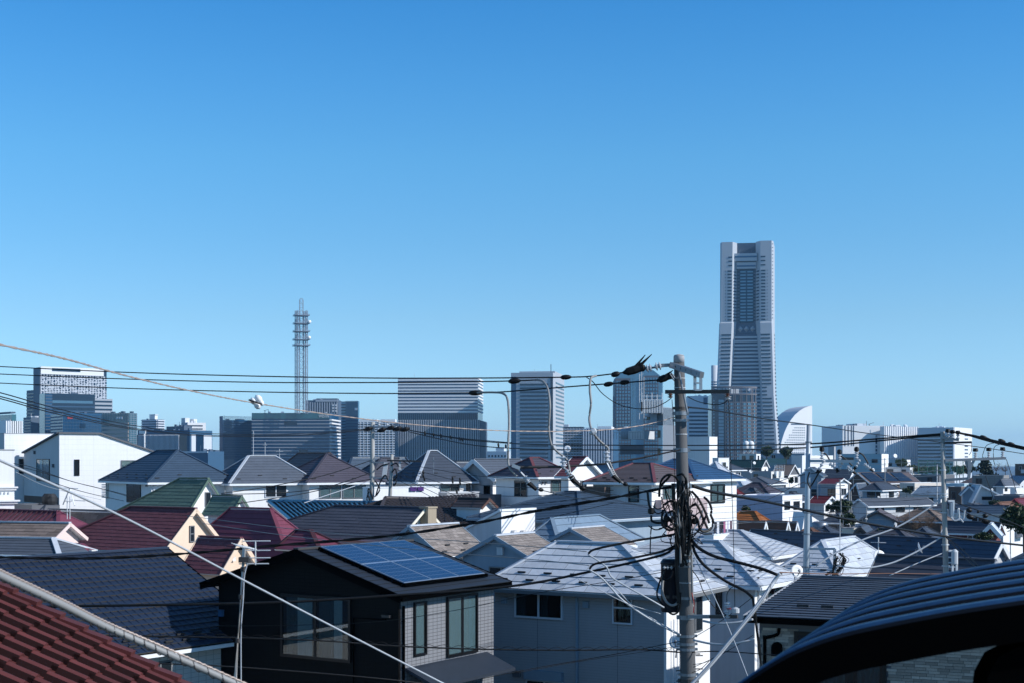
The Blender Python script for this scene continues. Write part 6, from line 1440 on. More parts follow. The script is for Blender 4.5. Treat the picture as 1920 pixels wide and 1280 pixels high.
# dead-end assembly: insulators and black covers
g = MB(); insul(g, P2(MP,1211,690,0), P2(MP,1222,687.5,0), .075, 2); insul(g, P2(MP,1228,686.5,0), P2(MP,1240,684,0), .075, 2); g.build('strain_insulator', M['porcelain'], o)
g = MB(); g.tube([P2(MP,1209,690,0), P2(MP,1262,683,0)], .02, 6); g.bar(P2(MP,1240,684), P2(MP,1262,683), .05, .06); g.build('insulator_link', M['galv'], o)
g = MB(); insul(g, P2(MP,1258,707,0), P2(MP,1264,703,0), .085, 2); g.build('strain_insulator', M['porcelain'], o)
def cover(a, b, r, spikes=()):
    g = MB(); a, b = Vector(a), Vector(b); L = (b-a).length; prof = [(.02,0),(r*.6,.04),(r,L*.2),(r*1.1,L*.5),(r*.9,L*.75),(r,L*.9),(r*.5,L)]; g.lathe(prof, 9, a, b-a)
    for p, q in spikes: g.tube([p, q], .035, 6, r1=.008)
    g.build('clamp_cover', M['rubber'], o)
cover(P2(MP,1168,698), P2(MP,1210,687), .07, ((P2(MP,1190,688), P2(MP,1210,664)), (P2(MP,1200,684), P2(MP,1222,663)), (P2(MP,1176,693), P2(MP,1200,680)), (P2(MP,1182,691), P2(MP,1206,677))))
cover(P2(MP,1231,713), P2(MP,1260,703), .06, ((P2(MP,1240,708), P2(MP,1262,693)),))
# long slender outrigger arm towards the other side with three hanging insulator strings
g = MB(); g.tube([P2(MP,1276,842,-.1), P2(MP,1200,858,-.15), P2(MP,1130,869,-.2), P2(MP,1055,874,-.25), P2(MP,963,875,-.3)], .013, 8, r1=.024); g.build('outrigger_arm', M['darksteel'], o); part_bar(MP, 'arm_end_plate', 'steel', P2(MP,960,871,-.3), P2(MP,975,877,-.3), .1, .06)
for k_, (ux, uy, lx, ly, ex, ey) in enumerate(((968,884,983,898,1000,913),(1055,858,1062,886,1082,906),(1137,848,1143,884,1158,899))):
    g = MB(); insul(g, P2(MP,lx,ly-6,-.3), P2(MP,ex-8,ey-8,-.3), .052, 4); g.build('strain_insulator', M['porcelain'], o)
    if k_: 
        g = MB(); insul(g, P2(MP,ux+2,uy+18,-.3), P2(MP,ux,uy-4,-.3), .058, 3); g.build('pin_insulator', M['porcelain'], o)
    g = MB(); g.tube([P2(MP,ux,uy+18 if k_ else uy-8,-.3), P2(MP,lx,ly-6,-.3)], .025, 6); g.build('insulator_link', M['galv'], o)
    g = MB(); g.tube([P2(MP,ex-9,ey-9,-.3), P2(MP,ex+6,ey+4,-.3)], .045, 8, r1=.03); g.build('clamp_cover', M['rubber'], o)
# transformer
g = MB(); c = P2(MP,1256,1146,.18); hh = 100*kp; r = 17*kp; g.lathe([(r*.9,0),(r,.03),(r,hh*.9),(r*1.06,hh*.9),(r*1.06,hh*.94),(r*.8,hh)], 20, c); g.build('transformer', mat('navy_transformer_paint', (.012,.016,.026), .4, var=.15), o, smooth=True)
part_bar(MP, 'transformer_bracket', 'darksteel', P2(MP,1240,1060,.05), P2(MP,1290,1058,.05), .06, .06); part_bar(MP, 'transformer_bracket', 'darksteel', P2(MP,1245,1118,.05), P2(MP,1285,1118,.05), .05, .05)
for px in (1246, 1252, 1259): g = MB(); insul(g, P2(MP,px,1066,-.02), P2(MP,px,1060,-.02), .03, 1); g.build('bushing', M['porcelain'], o)
# side arm with white insulator stack and small arrester
part_bar(MP, 'side_arm', 'galv', P2(MP,1290,1155,-.15), P2(MP,1331,1155,-.3), .07, .06); part_bar(MP, 'side_arm_end', 'darksteel', P2(MP,1331,1155,-.3), P2(MP,1383,1155,-.5), .06, .06)
g = MB(); insul(g, P2(MP,1364,1158,-.45), P2(MP,1364,1127,-.45), .052, 6); g.build('post_insulator', M['porcelain'], o); g = MB(); g.lathe([(.02,0),(.07,.02),(.07,.09),(.02,.12)], 12, P2(MP,1379,1150,-.5)); g.build('arrester_cap', M['porcelain'], o)
g = MB(); c = P2(MP,1365,1140,-.45); g.lathe([(.054,-.01),(.054,.012)], 12, c); g.build('red_ring', M['tred'], o)
# step bolts
for i, (px, py) in enumerate(((1268,1256),(1318,1253),(1268,1276),(1313,1225),(1318,1228))):
    g = MB(); g.tube([P2(MP,px,py,-.02), P2(MP,px+(16 if px < 1290 else -14),py,-.02)], .011, 6); g.build('step_bolt', M['darksteel'], o)
# cables running down the pole and slack loops round it
def loops(P, L, r, m, name):
    for pts in L:
        g = MB(); g.tube(catmull([P2(P, *p) for p in pts], 6), r, 7); g.build(name, M[m], P[0])
loops(MP, [[(1262,905,-.2),(1264,950,-.22),(1268,1000,-.22),(1269,1060,-.22),(1272,1130,-.2)], [(1272,900,-.2),(1273,960,-.24),(1276,1010,-.24),(1278,1062,-.22)], [(1280,905,-.2),(1283,960,-.24),(1284,1030,-.24)], [(1288,940,-.18),(1293,975,-.2),(1293,1000,-.2),(1290,1040,-.2)], [(1266,940,-.2),(1268,985,-.25),(1275,1045,-.23)], [(1276,948,-.22),(1280,990,-.28),(1281,1035,-.25)]], .032, 'rubber', 'pole_cable')
loops(MP, [[(1274,960,-.27),(1275,1010,-.27),(1276,1055,-.25)], [(1296,1005,-.1),(1297,1060,-.15),(1299,1130,-.15)]], .02, 'grey_wire', 'pole_cable')
loops(MP, [
 [(1237,916,-.1),(1240,900,-.2),(1250,890,-.3),(1262,890,-.3),(1271,900,-.2),(1274,915,-.1)],
 [(1270,890,-.2),(1279,888,-.3),(1286,897,-.3),(1286,915,-.2)],
 [(1247,945,-.1),(1252,940,-.2),(1262,938,-.3),(1270,945,-.25),(1271,965,-.2)],
 [(1243,955,-.1),(1241,970,-.2),(1244,985,-.25),(1255,993,-.3),(1267,988,-.25),(1270,975,-.2)],
 [(1250,962,-.1),(1246,972,-.2),(1250,984,-.25),(1262,990,-.3),(1271,980,-.2)],
 [(1253,960,-.2),(1262,957,-.3),(1270,965,-.2),(1271,985,-.1)],
 [(1221,966,-.1),(1222,975,-.15),(1231,979,-.2),(1246,978,-.2),(1262,970,-.2),(1270,965,-.1)],
 [(1296,965,-.1),(1303,967,-.2),(1309,975,-.25),(1311,988,-.25),(1317,995,-.25),(1327,994,-.2),(1334,988,-.15)]], .021, 'rubber', 'cable_loop')
loops(MP, [
 [(1236,930,-.1),(1238,912,-.15),(1252,896,-.2),(1258,888,-.2)],
 [(1214,921,-.05),(1217,945,-.1),(1222,955,-.15)],
 [(1297,920,-.1),(1308,932,-.2),(1316,945,-.2),(1325,965,-.2),(1330,980,-.2)],
 [(1320,931,-.1),(1329,940,-.15),(1334,953,-.15),(1333,965,-.15),(1337,975,-.15),(1336,990,-.1)],
 [(1294,950,-.1),(1304,944,-.2),(1312,955,-.2),(1320,975,-.2),(1327,990,-.2)]], .022, 'rubber', 'cable_loop')
loops(MP, [
 [(1228,942,-.1),(1226,955,-.15),(1234,962,-.2),(1246,955,-.2),(1252,945,-.15)],
 [(1225,948,-.1),(1232,953,-.15),(1241,951,-.15),(1247,942,-.15)],
 [(1240,985,-.1),(1252,976,-.15),(1266,962,-.2)],
 [(1236,990,-.05),(1252,986,-.15),(1268,978,-.2)],
 [(1260,1000,-.15),(1257,1015,-.2),(1262,1025,-.2),(1270,1030,-.15)],
 [(1222,985,-.05),(1220,1000,-.05),(1219,1040,-.05)],
 [(1298,970,-.1),(1310,960,-.15),(1320,955,-.15)],
 [(1240,930,-.1),(1245,950,-.1),(1255,975,-.15)],
 [(1216,985,-.05),(1228,992,-.1),(1240,990,-.1),(1246,983,-.15)],
 [(1244,1000,-.1),(1255,1005,-.15),(1262,1001,-.15),(1268,995,-.15)],
 [(1300,990,-.1),(1318,1000,-.15),(1335,1000,-.1)]], .011, 'rubber', 'thin_cable_loop')
loops(MP, [[(1318,955,-.15),(1312,972,-.2),(1305,985,-.25),(1300,992,-.25),(1293,990,-.2)], [(1335,975,-.12),(1338,985,-.15),(1332,995,-.15),(1320,998,-.15)]], .014, 'porcelain', 'white_cable_loop')
loops(MP, [[(1240,1080,.0),(1234,1100,-.1),(1232,1115,-.1),(1240,1130,-.1),(1256,1148,-.15),(1266,1150,-.15),(1274,1140,-.15),(1276,1110,-.2)], [(1246,1070,-.1),(1243,1085,-.12),(1256,1083,-.14),(1262,1070,-.12)]], .017, 'rubber', 'transformer_lead')
loops(MP, [[(1243,1085,-.05),(1242,1110,-.1),(1250,1128,-.12),(1262,1134,-.14),(1272,1128,-.15)]], .022, 'grey_wire', 'transformer_lead')
loops(MP, [[(1297,1110,-.18),(1301,1130,-.18),(1300,1148,-.18)]], .008, 'tred', 'red_lead')
g = MB(); 
for px, py in ((1221,963),(1250,978),(1246,987),(1303,982)): c = P2(MP,px,py,-.2); g.lathe([(.03,0),(.06,.02),(.06,.09),(.03,.11)], 8, c)
g.build('cable_joint', M['rubber'], o, kind='stuff')
random.seed(21)
for i in range(20):      # the finer slack leads of the tangle
    x0 = random.choice((-1,1)); c = (1283+x0*random.uniform(4,46), random.uniform(915,1020)); e = (1283+x0*random.uniform(0,8), random.uniform(900,1050)); f = (1283+x0*random.uniform(0,10), random.uniform(900,1050))
    loops(MP, [[(*e,-.2), ((e[0]+c[0])/2+random.uniform(-6,6), (e[1]+c[1])/2+random.uniform(-14,14), -.3), (*c,-.2), ((f[0]+c[0])/2+random.uniform(-6,6), (f[1]+c[1])/2+random.uniform(2,22), -.3), (*f,-.2)]], random.choice((.005,.006,.008,.011)), 'rubber' if i % 6 else 'grey_wire', 'thin_cable_loop')
for i in range(5): loops(MP, [[(1266+random.uniform(0,26),900,-.25),(1266+random.uniform(0,26),960,-.28),(1264+random.uniform(0,30),1010,-.28),(1268+random.uniform(0,22),1060,-.22)]], .016, 'rubber', 'pole_cable')
# galvanised steel pole
SP = axis_pole('utility_pole', 'slim galvanised steel pole standing among the pale roofs', (1516,794), (1511,1110), 55.0, 7, 13.5, M['steel']); o2 = SP[0]
for py in (828, 880, 905, 960, 1000, 1062): band(SP, py, 3, 'galv', 1.12)
part_bar(SP, 'crossarm', 'steel', P2(SP,1519,863,0), P2(SP,1602,864,-.4), .14, .11)
for i, (px, py) in enumerate(((1541,848),(1574,853),(1606,848))):
    g = MB(); insul(g, P2(SP,px,py+12,-.2), P2(SP,px,py-3,-.2), .085, 3); g.build('pin_insulator', M['porcelain'], o2)
    g = MB(); g.lathe([(.04,0),(.1,.05),(.09,.16),(.03,.2)], 8, P2(SP,px,py-2,-.2)); g.build('insulator_cap', M['rubber'], o2)
    for (ax_, ay, bx_, by) in (((px+6,py+10,px-2,py+27),) if i else ((px+5,py+10,px-6,py+33),)) + ((px+14,py+18,px+26,py+30),):
        g = MB(); insul(g, P2(SP,ax_,ay+2,-.2), P2(SP,bx_,by,-.2), .075, 3); g.build('strain_insulator', M['porcelain'], o2)
        g = MB(); g.tube([P2(SP,bx_,by,-.2), P2(SP,bx_+(bx_-ax_)*.5,by+5,-.2)], .07, 7, r1=.03); g.build('clamp_cover', M['rubber'], o2)
loops(SP, [[(1541,846,-.2),(1550,852,-.2),(1558,866,-.2)], [(1574,852,-.2),(1586,860,-.2),(1598,872,-.2)], [(1606,846,-.2),(1618,852,-.2),(1628,868,-.2)], [(1541,880,-.2),(1535,886,-.2),(1524,905,-.1),(1516,915,-.05)], [(1518,884,-.15),(1514,900,-.2),(1520,915,-.2)]], .03, 'rubber', 'jumper_cable')
part_bar(SP, 'side_arm', 'steel', P2(SP,1516,1028,0), P2(SP,1566,1028,-.3), .1, .08); part_bar(SP, 'arm_post', 'steel', P2(SP,1565,1028,-.3), P2(SP,1565,1072,-.3), .1, .1)
random.seed(5)
for i in range(16):
    a = (1562+random.uniform(-8,20), 1034+random.uniform(0,14), -.3); g = MB(); g.tube(catmull([P2(SP,*a), P2(SP,a[0]+random.uniform(-10,14),a[1]+random.uniform(4,16),-.4), P2(SP,a[0]+random.uniform(-14,12),a[1]+random.uniform(18,34),-.3), P2(SP,1562+random.uniform(-16,14),1085+random.uniform(-14,8),-.2)], 5), random.choice((.012,.02,.03)), 5); g.build('cable_loop', M[random.choice(('rubber','rubber','rubber','grey_wire'))], o2)
# weathered pole at the right
WP = axis_pole('utility_pole', 'weathered pale concrete pole with outrigger arms before the crowded houses', (1767,808), (1774,1085), 55.0, 8, 10.5, M['concrete2']); o3 = WP[0]
for py in (840, 880, 925, 930, 960, 1003, 1020, 1060): band(WP, py, 2.5, 'palegrey', 1.1)
part_bar(WP, 'crossarm', 'galv', P2(WP,1766,820,-.1), P2(WP,1798,824,-.3), .1, .09); part_bar(WP, 'lower_crossarm', 'darksteel', P2(WP,1772,829,-.1), P2(WP,1822,828,-.3), .1, .08)
part_bar(WP, 'outrigger_arm', 'midgrey', P2(WP,1772,862,-.05), P2(WP,1886,858,-.4), .12, .10)
g = MB(); g.bar(P2(WP,1816,862,-.2), P2(WP,1818,880,-.2), .14, .14); g.bar(P2(WP,1818,880,-.2), P2(WP,1816,896,-.2), .10, .10); g.bar(P2(WP,1816,896,-.2), P2(WP,1772,899,-.05), .10, .10); g.bar(P2(WP,1818,878,-.2), P2(WP,1826,862,-.2), .10, .08); g.bar(P2(WP,1816,878,-.2), P2(WP,1810,862,-.2), .10, .08); g.build('arm_bracket', M['galv'], o3)
for px, py in ((1777,815),(1786,817),(1796,818)): g = MB(); insul(g, P2(WP,px,py+5,-.2), P2(WP,px,py-6,-.2), .075, 2); g.build('pin_insulator', M['porcelain'], o3); g = MB(); g.lathe([(.05,0),(.1,.03),(.08,.14)], 8, P2(WP,px,py-5,-.2)); g.build('insulator_cap', M['rubber'], o3)
for px, py in ((1829,848),(1854,847),(1880,846)): g = MB(); insul(g, P2(WP,px,py+11,-.2), P2(WP,px,py-1,-.2), .075, 3); g.build('pin_insulator', M['porcelain'], o3); g = MB(); g.lathe([(.06,0),(.11,.03),(.09,.14)], 8, P2(WP,px,py-2,-.2)); g.build('insulator_cap', M['rubber'], o3)
g = MB(); g.bar(P2(WP,1778,938,-.1), P2(WP,1789,938,-.1), .1, .06); g.bar(P2(WP,1788,937,-.1), P2(WP,1787,971,-.1), .06, .06); g.build('bracket_frame', M['white_metal'], o3); g = MB(); g.box(*(lambda a,b: (min(a.x,b.x),max(a.x,b.x),a.y-.1,a.y+.1,min(a.z,b.z),max(a.z,b.z)))(P2(WP,1781,942,-.1),P2(WP,1786,966,-.1))); g.build('junction_box', M['bluegrey'], o3)
g = MB(); g.bar(P2(WP,1779,1032,-.15), P2(WP,1796,1032,-.15), .12, .08); 
for px in (1786, 1794): g.bar(P2(WP,px,1035,-.15), P2(WP,px,1076,-.15), .07, .07)
for py in (1044,1054,1062): g.bar(P2(WP,1778,py,-.1), P2(WP,1796,py,-.15), .05, .05)
g.build('equipment_rack', M['white_metal'], o3); g = MB(); g.lathe([(.1,0),(.13,.05),(.13,.5),(.05,.6)], 10, P2(WP,1790,1058,-.3)); g.build('cable_closure', M['palegrey'], o3)
loops(WP, [[(1780,965,-.1),(1790,975,-.2),(1800,972,-.2),(1806,978,-.2)], [(1782,968,-.1),(1794,968,-.15),(1797,952,-.15),(1799,974,-.2)], [(1786,962,-.1),(1800,965,-.15),(1806,972,-.2),(1809,955,-.2)]], .03, 'porcelain', 'white_cable_loop')
loops(WP, [[(1822,829,-.2),(1821,845,-.2),(1817,852,-.2)], [(1865,829,-.2),(1850,834,-.2),(1843,850,-.2),(1842,858,-.2)], [(1876,831,-.2),(1864,838,-.2),(1863,860,-.2),(1866,872,-.2)], [(1887,860,-.2),(1895,885,-.2),(1907,925,-.2)], [(1848,892,.0),(1858,920,.0),(1866,945,.0)]], .012, 'rubber', 'jumper_cable')
# far service poles before the white houses
CP = axis_pole('utility_pole', 'stained concrete service pole in front of the white hipped houses', (699,790), (697,955), 100.0, 7.2, 9.5, M['concrete2']); o4 = CP[0]
for py in (808, 865, 893, 930): band(CP, py, 2.5, 'galv', 1.12)
part_bar(CP, 'crossarm', 'galv', P2(CP,690,800,-.1), P2(CP,742,799,-.3), .14, .12)
for px, py in ((711,790),(726,789),(733,798),(743,799)): g = MB(); insul(g, P2(CP,px,py+8,-.2), P2(CP,px,py-1,-.2), .12, 2); g.build('pin_insulator', M['porcelain'], o4)
for px, py in ((690,803),(716,805),(733,801),(745,803),(759,804)): g = MB(); g.lathe([(.05,-.35),(.15,-.1),(.17,.1),(.06,.35)], 8, P2(CP,px,py,-.3), (1,.2,.3)); g.build('clamp_cover', M['rubber'], o4)
loops(CP, [[(700,935,-.2),(692,915,-.2),(690,925,-.2),(695,945,-.2)], [(704,930,-.2),(712,905,-.2),(722,890,-.2),(728,900,-.2)], [(706,880,-.2),(716,872,-.2),(730,868,-.2)], [(703,900,-.2),(712,915,-.2),(706,928,-.2)], [(692,920,-.3),(688,935,-.3),(694,950,-.3)]], .05, 'rubber', 'cable_loop')
g = MB(); g.bar(P2(CP,724,866,-.1), P2(CP,720,893,-.1), .14, .3); g.build('equipment_box', M['palegrey'], o4); part_bar(CP, 'side_arm', 'galv', P2(CP,700,866,-.1), P2(CP,724,866,-.1), .1, .1); part_bar(CP, 'lower_side_arm', 'galv', P2(CP,700,895,-.1), P2(CP,728,896,-.1), .1, .1)
CP2 = axis_pole('utility_pole', 'second slimmer service pole beside the stained one', (735,851), (731,940), 103.0, 6, 7.5, M['concrete2']); o5 = CP2[0]
band(CP2, 862, 2.5, 'galv', 1.15); part_bar(CP2, 'crossarm', 'darksteel', P2(CP2,726,862,-.1), P2(CP2,790,864,-.5), .12, .12); g = MB(); g.bar(P2(CP2,750,860,-.2), P2(CP2,750,881,-.2), .16, .16); g.build('equipment_box', M['palegrey'], o5)
loops(CP2, [[(735,885,-.2),(741,878,-.2),(744,892,-.2),(738,900,-.2)], [(737,895,-.2),(743,902,-.2),(738,910,-.2)], [(733,872,-.2),(742,868,-.2),(748,873,-.2)]], .05, 'rubber', 'cable_loop')
for lb, p_, q_, Y, w, w2_ in (("thin bare wooden pole among the crowded houses by the bungalow", (1591,905),(1593,980),150,3,3.5), ("thin grey pole next to the bungalow's shaded end", (1595,920),(1597,985),148,2.5,3), ("dark post with crossarms before the small crimson roof", (1575,898),(1578,995),145,2.5,3), ("white slender lamp post before the beige warehouse", (1757,870),(1757,905),200,1.6,1.8), ("tall thin aerial pole before the teal gable house", (1625,946),(1624,985),138,1.2,1.2), ("grey post beside the navy roof of the bungalow", (1659,858),(1659,910),235,1.8,2.2), ("steel pole with a white bracket before the finned hall", (271,812),(271,840),250,3,3)):
    Pq = axis_pole("thin_pole", lb, p_, q_, Y, w, w2_, M['palegrey'] if 'white' in lb or 'steel' in lb else M['grey_wire'], n=8)
    if 'crossarms' in lb or 'bracket' in lb:
        for py in ((p_[1]+6, p_[1]+12, p_[1]+72) if 'crossarms' in lb else (p_[1]+4, p_[1]+18)): part_bar(Pq, 'crossarm', 'galv', P2(Pq,p_[0]-(8 if 'cross' in lb else 0),py), P2(Pq,p_[0]+9,py-1), .08, .08)

# ---------------------------------------------------------------- overhead wires
def wire(label, pts, r, m='rubber', n=8, group='overhead wires', lumps=(), name='overhead_wire', twist=0, cat='cable'):
    P = [pt(*p) for p in pts]; c = P[0].copy(); o = thing(name, label, cat, c, 0, group)
    Q = [p-c for p in catmull(P, n)]; g = MB()
    if twist:     # strands wound round each other
        S = []; tot = 0
        for i in range(len(Q)-1):
            L = (Q[i+1]-Q[i]).length; k = max(1, int(L/.10))
            for j in range(k): S.append(Q[i]+(Q[i+1]-Q[i])*j/k)
        S.append(Q[-1])
        for ph in (0, math.pi):
            T = []
            for i, p in enumerate(S):
                a = ph+i*.1/twist*2*math.pi; T.append(p+Vector((0, math.cos(a), math.sin(a)))*r*.55)
            g2 = MB(); g2.tube(T, r*.62, 5); g2.build('strand', M[m], o, smooth=True)
    else:
        g.tube(Q, r, 6); g.build('conductor', M[m], o, smooth=True)
    for (a, b, rr) in lumps:
        a, b = pt(*a)-c, pt(*b)-c; L = (b-a).length; MB().lathe([(rr*.4,0),(rr*.9,L*.2),(rr,L*.5),(rr*.85,L*.8),(rr*.4,L)], 8, a, b-a).build('cable_sleeve', M['rubber'], o, smooth=True)
    return o
# from the picture edge to the concrete pole
w = wire('twisted pinkish wire carrying the white bulb guard down to the concrete pole', [(-60,629,9),(0,645,9.5),(120,671,11),(240,704,13),(360,732,15),(481,755,17.5),(640,779,19.5),(800,797,21.5),(960,807,23),(1112,806,24),(1200,797,24.6),(1274,779,25)], .0092, 'copper_wire', twist=.30)
bu = thing('wire_guard', 'cluster of white plastic bulbs clipped on the twisted pinkish wire', 'wire guard', pt(481,753,17.4)); kb = 17.4/F
for dx, dy, r_, ry in ((-5,-2,8,.0),(4,-6,9.5,.3),(2,6,8.5,.2),(9,1,7,.4)):
    MB().lathe([(.001,-r_*kb*.75),(r_*kb*.6,-r_*kb*.55),(r_*kb,0),(r_*kb*.6,r_*kb*.55),(.001,r_*kb*.75)], 14, Vector((dx*kb, ry*.05-.03, -dy*kb)), (.8,.3,.55)).build('bulb', M['white_metal'], bu, smooth=True)
g = MB(); g.tube(catmull([Vector((-12*kb,-.08,4*kb)),Vector((0,-.1,0)),Vector((12*kb,-.08,-4*kb))],4), .012, 6); g.build('strap', M['darksteel'], bu)
nd = thing('wire_clamp', 'small pale clamp where a black jumper crosses the pinkish wire', 'clamp', pt(1112,808,24)); MB().lathe([(.02,-.07),(.055,-.03),(.06,.03),(.02,.07)], 10, (0,0,0), (.8,.2,.5)).build('clamp_body', M['porcelain'], nd); MB().bar((-.06,0,-.05),(.07,0,.04),.04,.03).build('clamp_bar', M['galv'], nd)
wire('uppermost black line from the picture edge to the big black clamp cover', [(-60,684,34),(0,686,33),(240,697,31),(480,704,29),(700,707.5,27.5),(900,707.5,26),(1060,706,25.4),(1110,704,25.2),(1170,697,25)], .013, lumps=(((1051,706.5,25.4),(1071,705.5,25.4),.045),((1146,702.5,25),(1162,698.5,25),.05)))
wire('second black line ending in a sleeve and a jumper above the banded tower', [(-60,697,35),(0,700,34),(240,709.5,32),(480,715.5,30),(700,716,28),(880,714.5,26.5),(960,713,26),(1010,711,25.6)], .013, lumps=(((953,714,26),(976,712.5,26),.05),))
wire('third black line with a dark sleeve level with the white striped slab', [(-60,713,36),(0,717,35),(240,727,33),(480,733.5,31),(700,736.5,29),(880,735.5,26.6)], .013, lumps=(((879,735.8,26.6),(905,734.8,26.6),.05),))
wire('black line rising from the third sleeve to the lower clamp cover', [(905,734.8,26.5),(950,733,26),(1040,726,25.6),(1130,719,25.3),(1200,714,25.1),(1236,711,25)], .013, lumps=(((1132,720.5,25.3),(1150,717.5,25.3),.045),((1162,717,25.2),(1180,714.5,25.2),.045)))
wire('thick jumper hanging in a hook beside the finned podium', [(895,735,26.4),(925,734.5,26.2),(944,737,26),(952,750,25.5),(954.5,790,25),(953,830,24.8),(953,866,24.8),(958,880,24.7),(969,892,24.7)], .021, 'grey_wire')
wire('thick grey jumper hanging in front of the banded tower', [(1008,711,25.6),(1018,714,25.4),(1027,728,25),(1031,760,24.8),(1029,800,24.8),(1033,830,24.8),(1044,845,24.8),(1062,860,24.8),(1068,880,24.7),(1069,895,24.7),(1080,908,24.7),(1092,915,24.7)], .021, 'grey_wire', lumps=(((1069,888,24.7),(1078,905,24.7),.05),((1086,912,24.7),(1098,916,24.7),.04)))
wire('thick grey jumper looping down past the pale clamp', [(1118,703,25.1),(1108,708,25),(1106,730,24.9),(1108,755,24.8),(1105,785,24.8),(1110,806,24.2),(1124,825,24.6),(1139,838,24.7),(1141,848,24.7)], .021, 'grey_wire')
wire('grey jumper from the last hanging insulator to a dark clamp', [(1141,862,24.7),(1150,882,24.7),(1158,895,24.7),(1168,905,24.7),(1176,907,24.7)], .021, 'grey_wire', lumps=(((1168,905,24.7),(1177,908,24.7),.035),))
wire('thin black slack wire swinging under the two clamp covers', [(1098,705,25.2),(1112,715,25),(1130,737,24.8),(1160,757,24.8),(1195,765,24.7),(1225,763,24.7),(1246,754,24.7),(1259,745,24.7)], .008)
for i, (p, lb) in enumerate((([(1000,914,24.7),(1016,918,25),(1100,936,30),(1230,948,36)], 'first'), ([(1096,916,24.7),(1150,926,28),(1230,940,34)], 'second'), ([(1176,908,24.7),(1210,918,28),(1260,930,32)], 'third'))): wire(lb+' thin line leaving the hanging insulators, counted from the banded tower', p, .008, group='thin lines behind the concrete pole', lumps=(((1011,916.5,24.9),(1018,918,25),.035),) if i == 0 else ())
wire('thin plumb line dropping from the lower crossarm down the pole', [(1260,748,24.7),(1263,800,24.7),(1265,900,24.7),(1268,985,24.6)], .006)
wire('thin plumb line dropping from the far end of the lower crossarm', [(1366,749,24.5),(1370,860,24.5),(1375,1000,24.5),(1378,1142,24.5)], .006)
wire('black service wire leaving the brace towards the tall skyscraper', [(1288,742,24.8),(1310,752,24.8),(1340,757.5,24.7),(1356,755,24.6),(1365,748,24.5)], .008)
wire('long black wire climbing away to the right past the sail hotel', [(1288,762,25),(1340,768,27),(1440,785,33),(1527,796.5,40),(1640,813,48),(1765,828,55),(1850,839,58),(1960,856,62)], .016)
# lines between the service pole and the poles at the right
wire('upper of two level lines passing behind the concrete pole', [(765,805,100),(830,817,96),(900,826,92),(1000,832,86),(1150,833.5,78),(1280,834,72),(1400,833.5,65),(1517,831,57),(1640,822,56),(1766,812,55)], .034)
wire('lower of two level lines passing behind the concrete pole', [(765,808,100),(830,823,96),(900,835,92),(1000,841,86),(1150,842.5,78),(1280,843,72),(1400,842,65),(1517,838,57),(1640,826,56),(1766,814,55)], .034)
wire('sagging line hung with small black clips right of the stained service pole', [(762,804,100),(800,811,98),(860,820,95),(900,824,93),(960,829,90)], .03, lumps=tuple(((px,811+ (px-800)*.16-3,97),(px+1,811+(px-800)*.16+5,97),.07) for px in (796,812,826,845,862,866,934,948)))
for i, (p, lb) in enumerate((([(-60,724,42),(0,735,44),(120,768,52),(260,798,66),(400,812,78),(560,812,90),(692,802,100)], 'upper'), ([(-60,730,42),(0,742,44),(120,774,52),(260,803,66),(400,815,78),(560,814,90),(692,804,100)], 'middle'), ([(-60,733,42),(0,746,44),(120,778,52),(260,805,66),(400,817,78),(560,815.5,90),(692,805,100)], 'lower'))): wire(lb+' of three sagging lines crossing the dark glass towers', p, .019, group='three lines to the stained service pole')
for i, (p, lb, r_) in enumerate((([(415,924,90),(500,912,92),(600,892,95),(660,874,98),(696,862,100)], 'steepest house line rising to the stained service pole', .03), ([(415,926,90),(540,922,92),(620,910,96),(696,885,100)], 'middle house line rising to the stained service pole', .03), ([(445,943,90),(560,926,94),(640,908,97),(696,897,100)], 'lowest house line rising to the stained service pole', .03), ([(570,942,92),(620,925,96),(696,900,100)], 'short pale line slanting to the stained service pole', .03))): wire(lb, p, r_, 'pale_wire' if i == 3 else 'rubber', group='lines to the stained service pole')
for i in range(6):
    y0 = 866+6*i; wire(['top','second','third','fourth','fifth','lowest'][i]+' of the fanned lines running right from the slimmer service pole', [(740,y0,103),(800,y0+10+4*i,98),(870,y0+22+9*i,94),(930,y0+28+11*i,90),(1010,y0+32+9*i,84),(1150,y0+36+2*i,78)], .019, group='fanned lines right of the slimmer service pole', lumps=tuple(((px,y0+(px-740)*.2-2,97),(px+1.2,y0+(px-740)*.2+6,97),.07) for px in ((793,848,862) if i in (1,2) else (795,) if i == 3 else (856,) if i == 5 else ())))
for i, (p, lb) in enumerate((([(26,868,70),(60,875,74),(130,900,80),(190,915,84),(270,935,90)],'upper'), ([(26,872,70),(70,882,74),(140,903,80),(200,918,84),(262,936,90)],'middle'), ([(26,874,70),(95,902,76),(160,922,80),(232,938,86)],'lower'))): wire(lb+' dark line crossing the shaded wall of the big white house', p, .018, group='lines across the big white house')
wire('fine pale line drooping across the shaded wall of the big white house', [(30,884,68),(80,908,74),(130,922,80),(190,936,84)], .012, 'pale_wire')
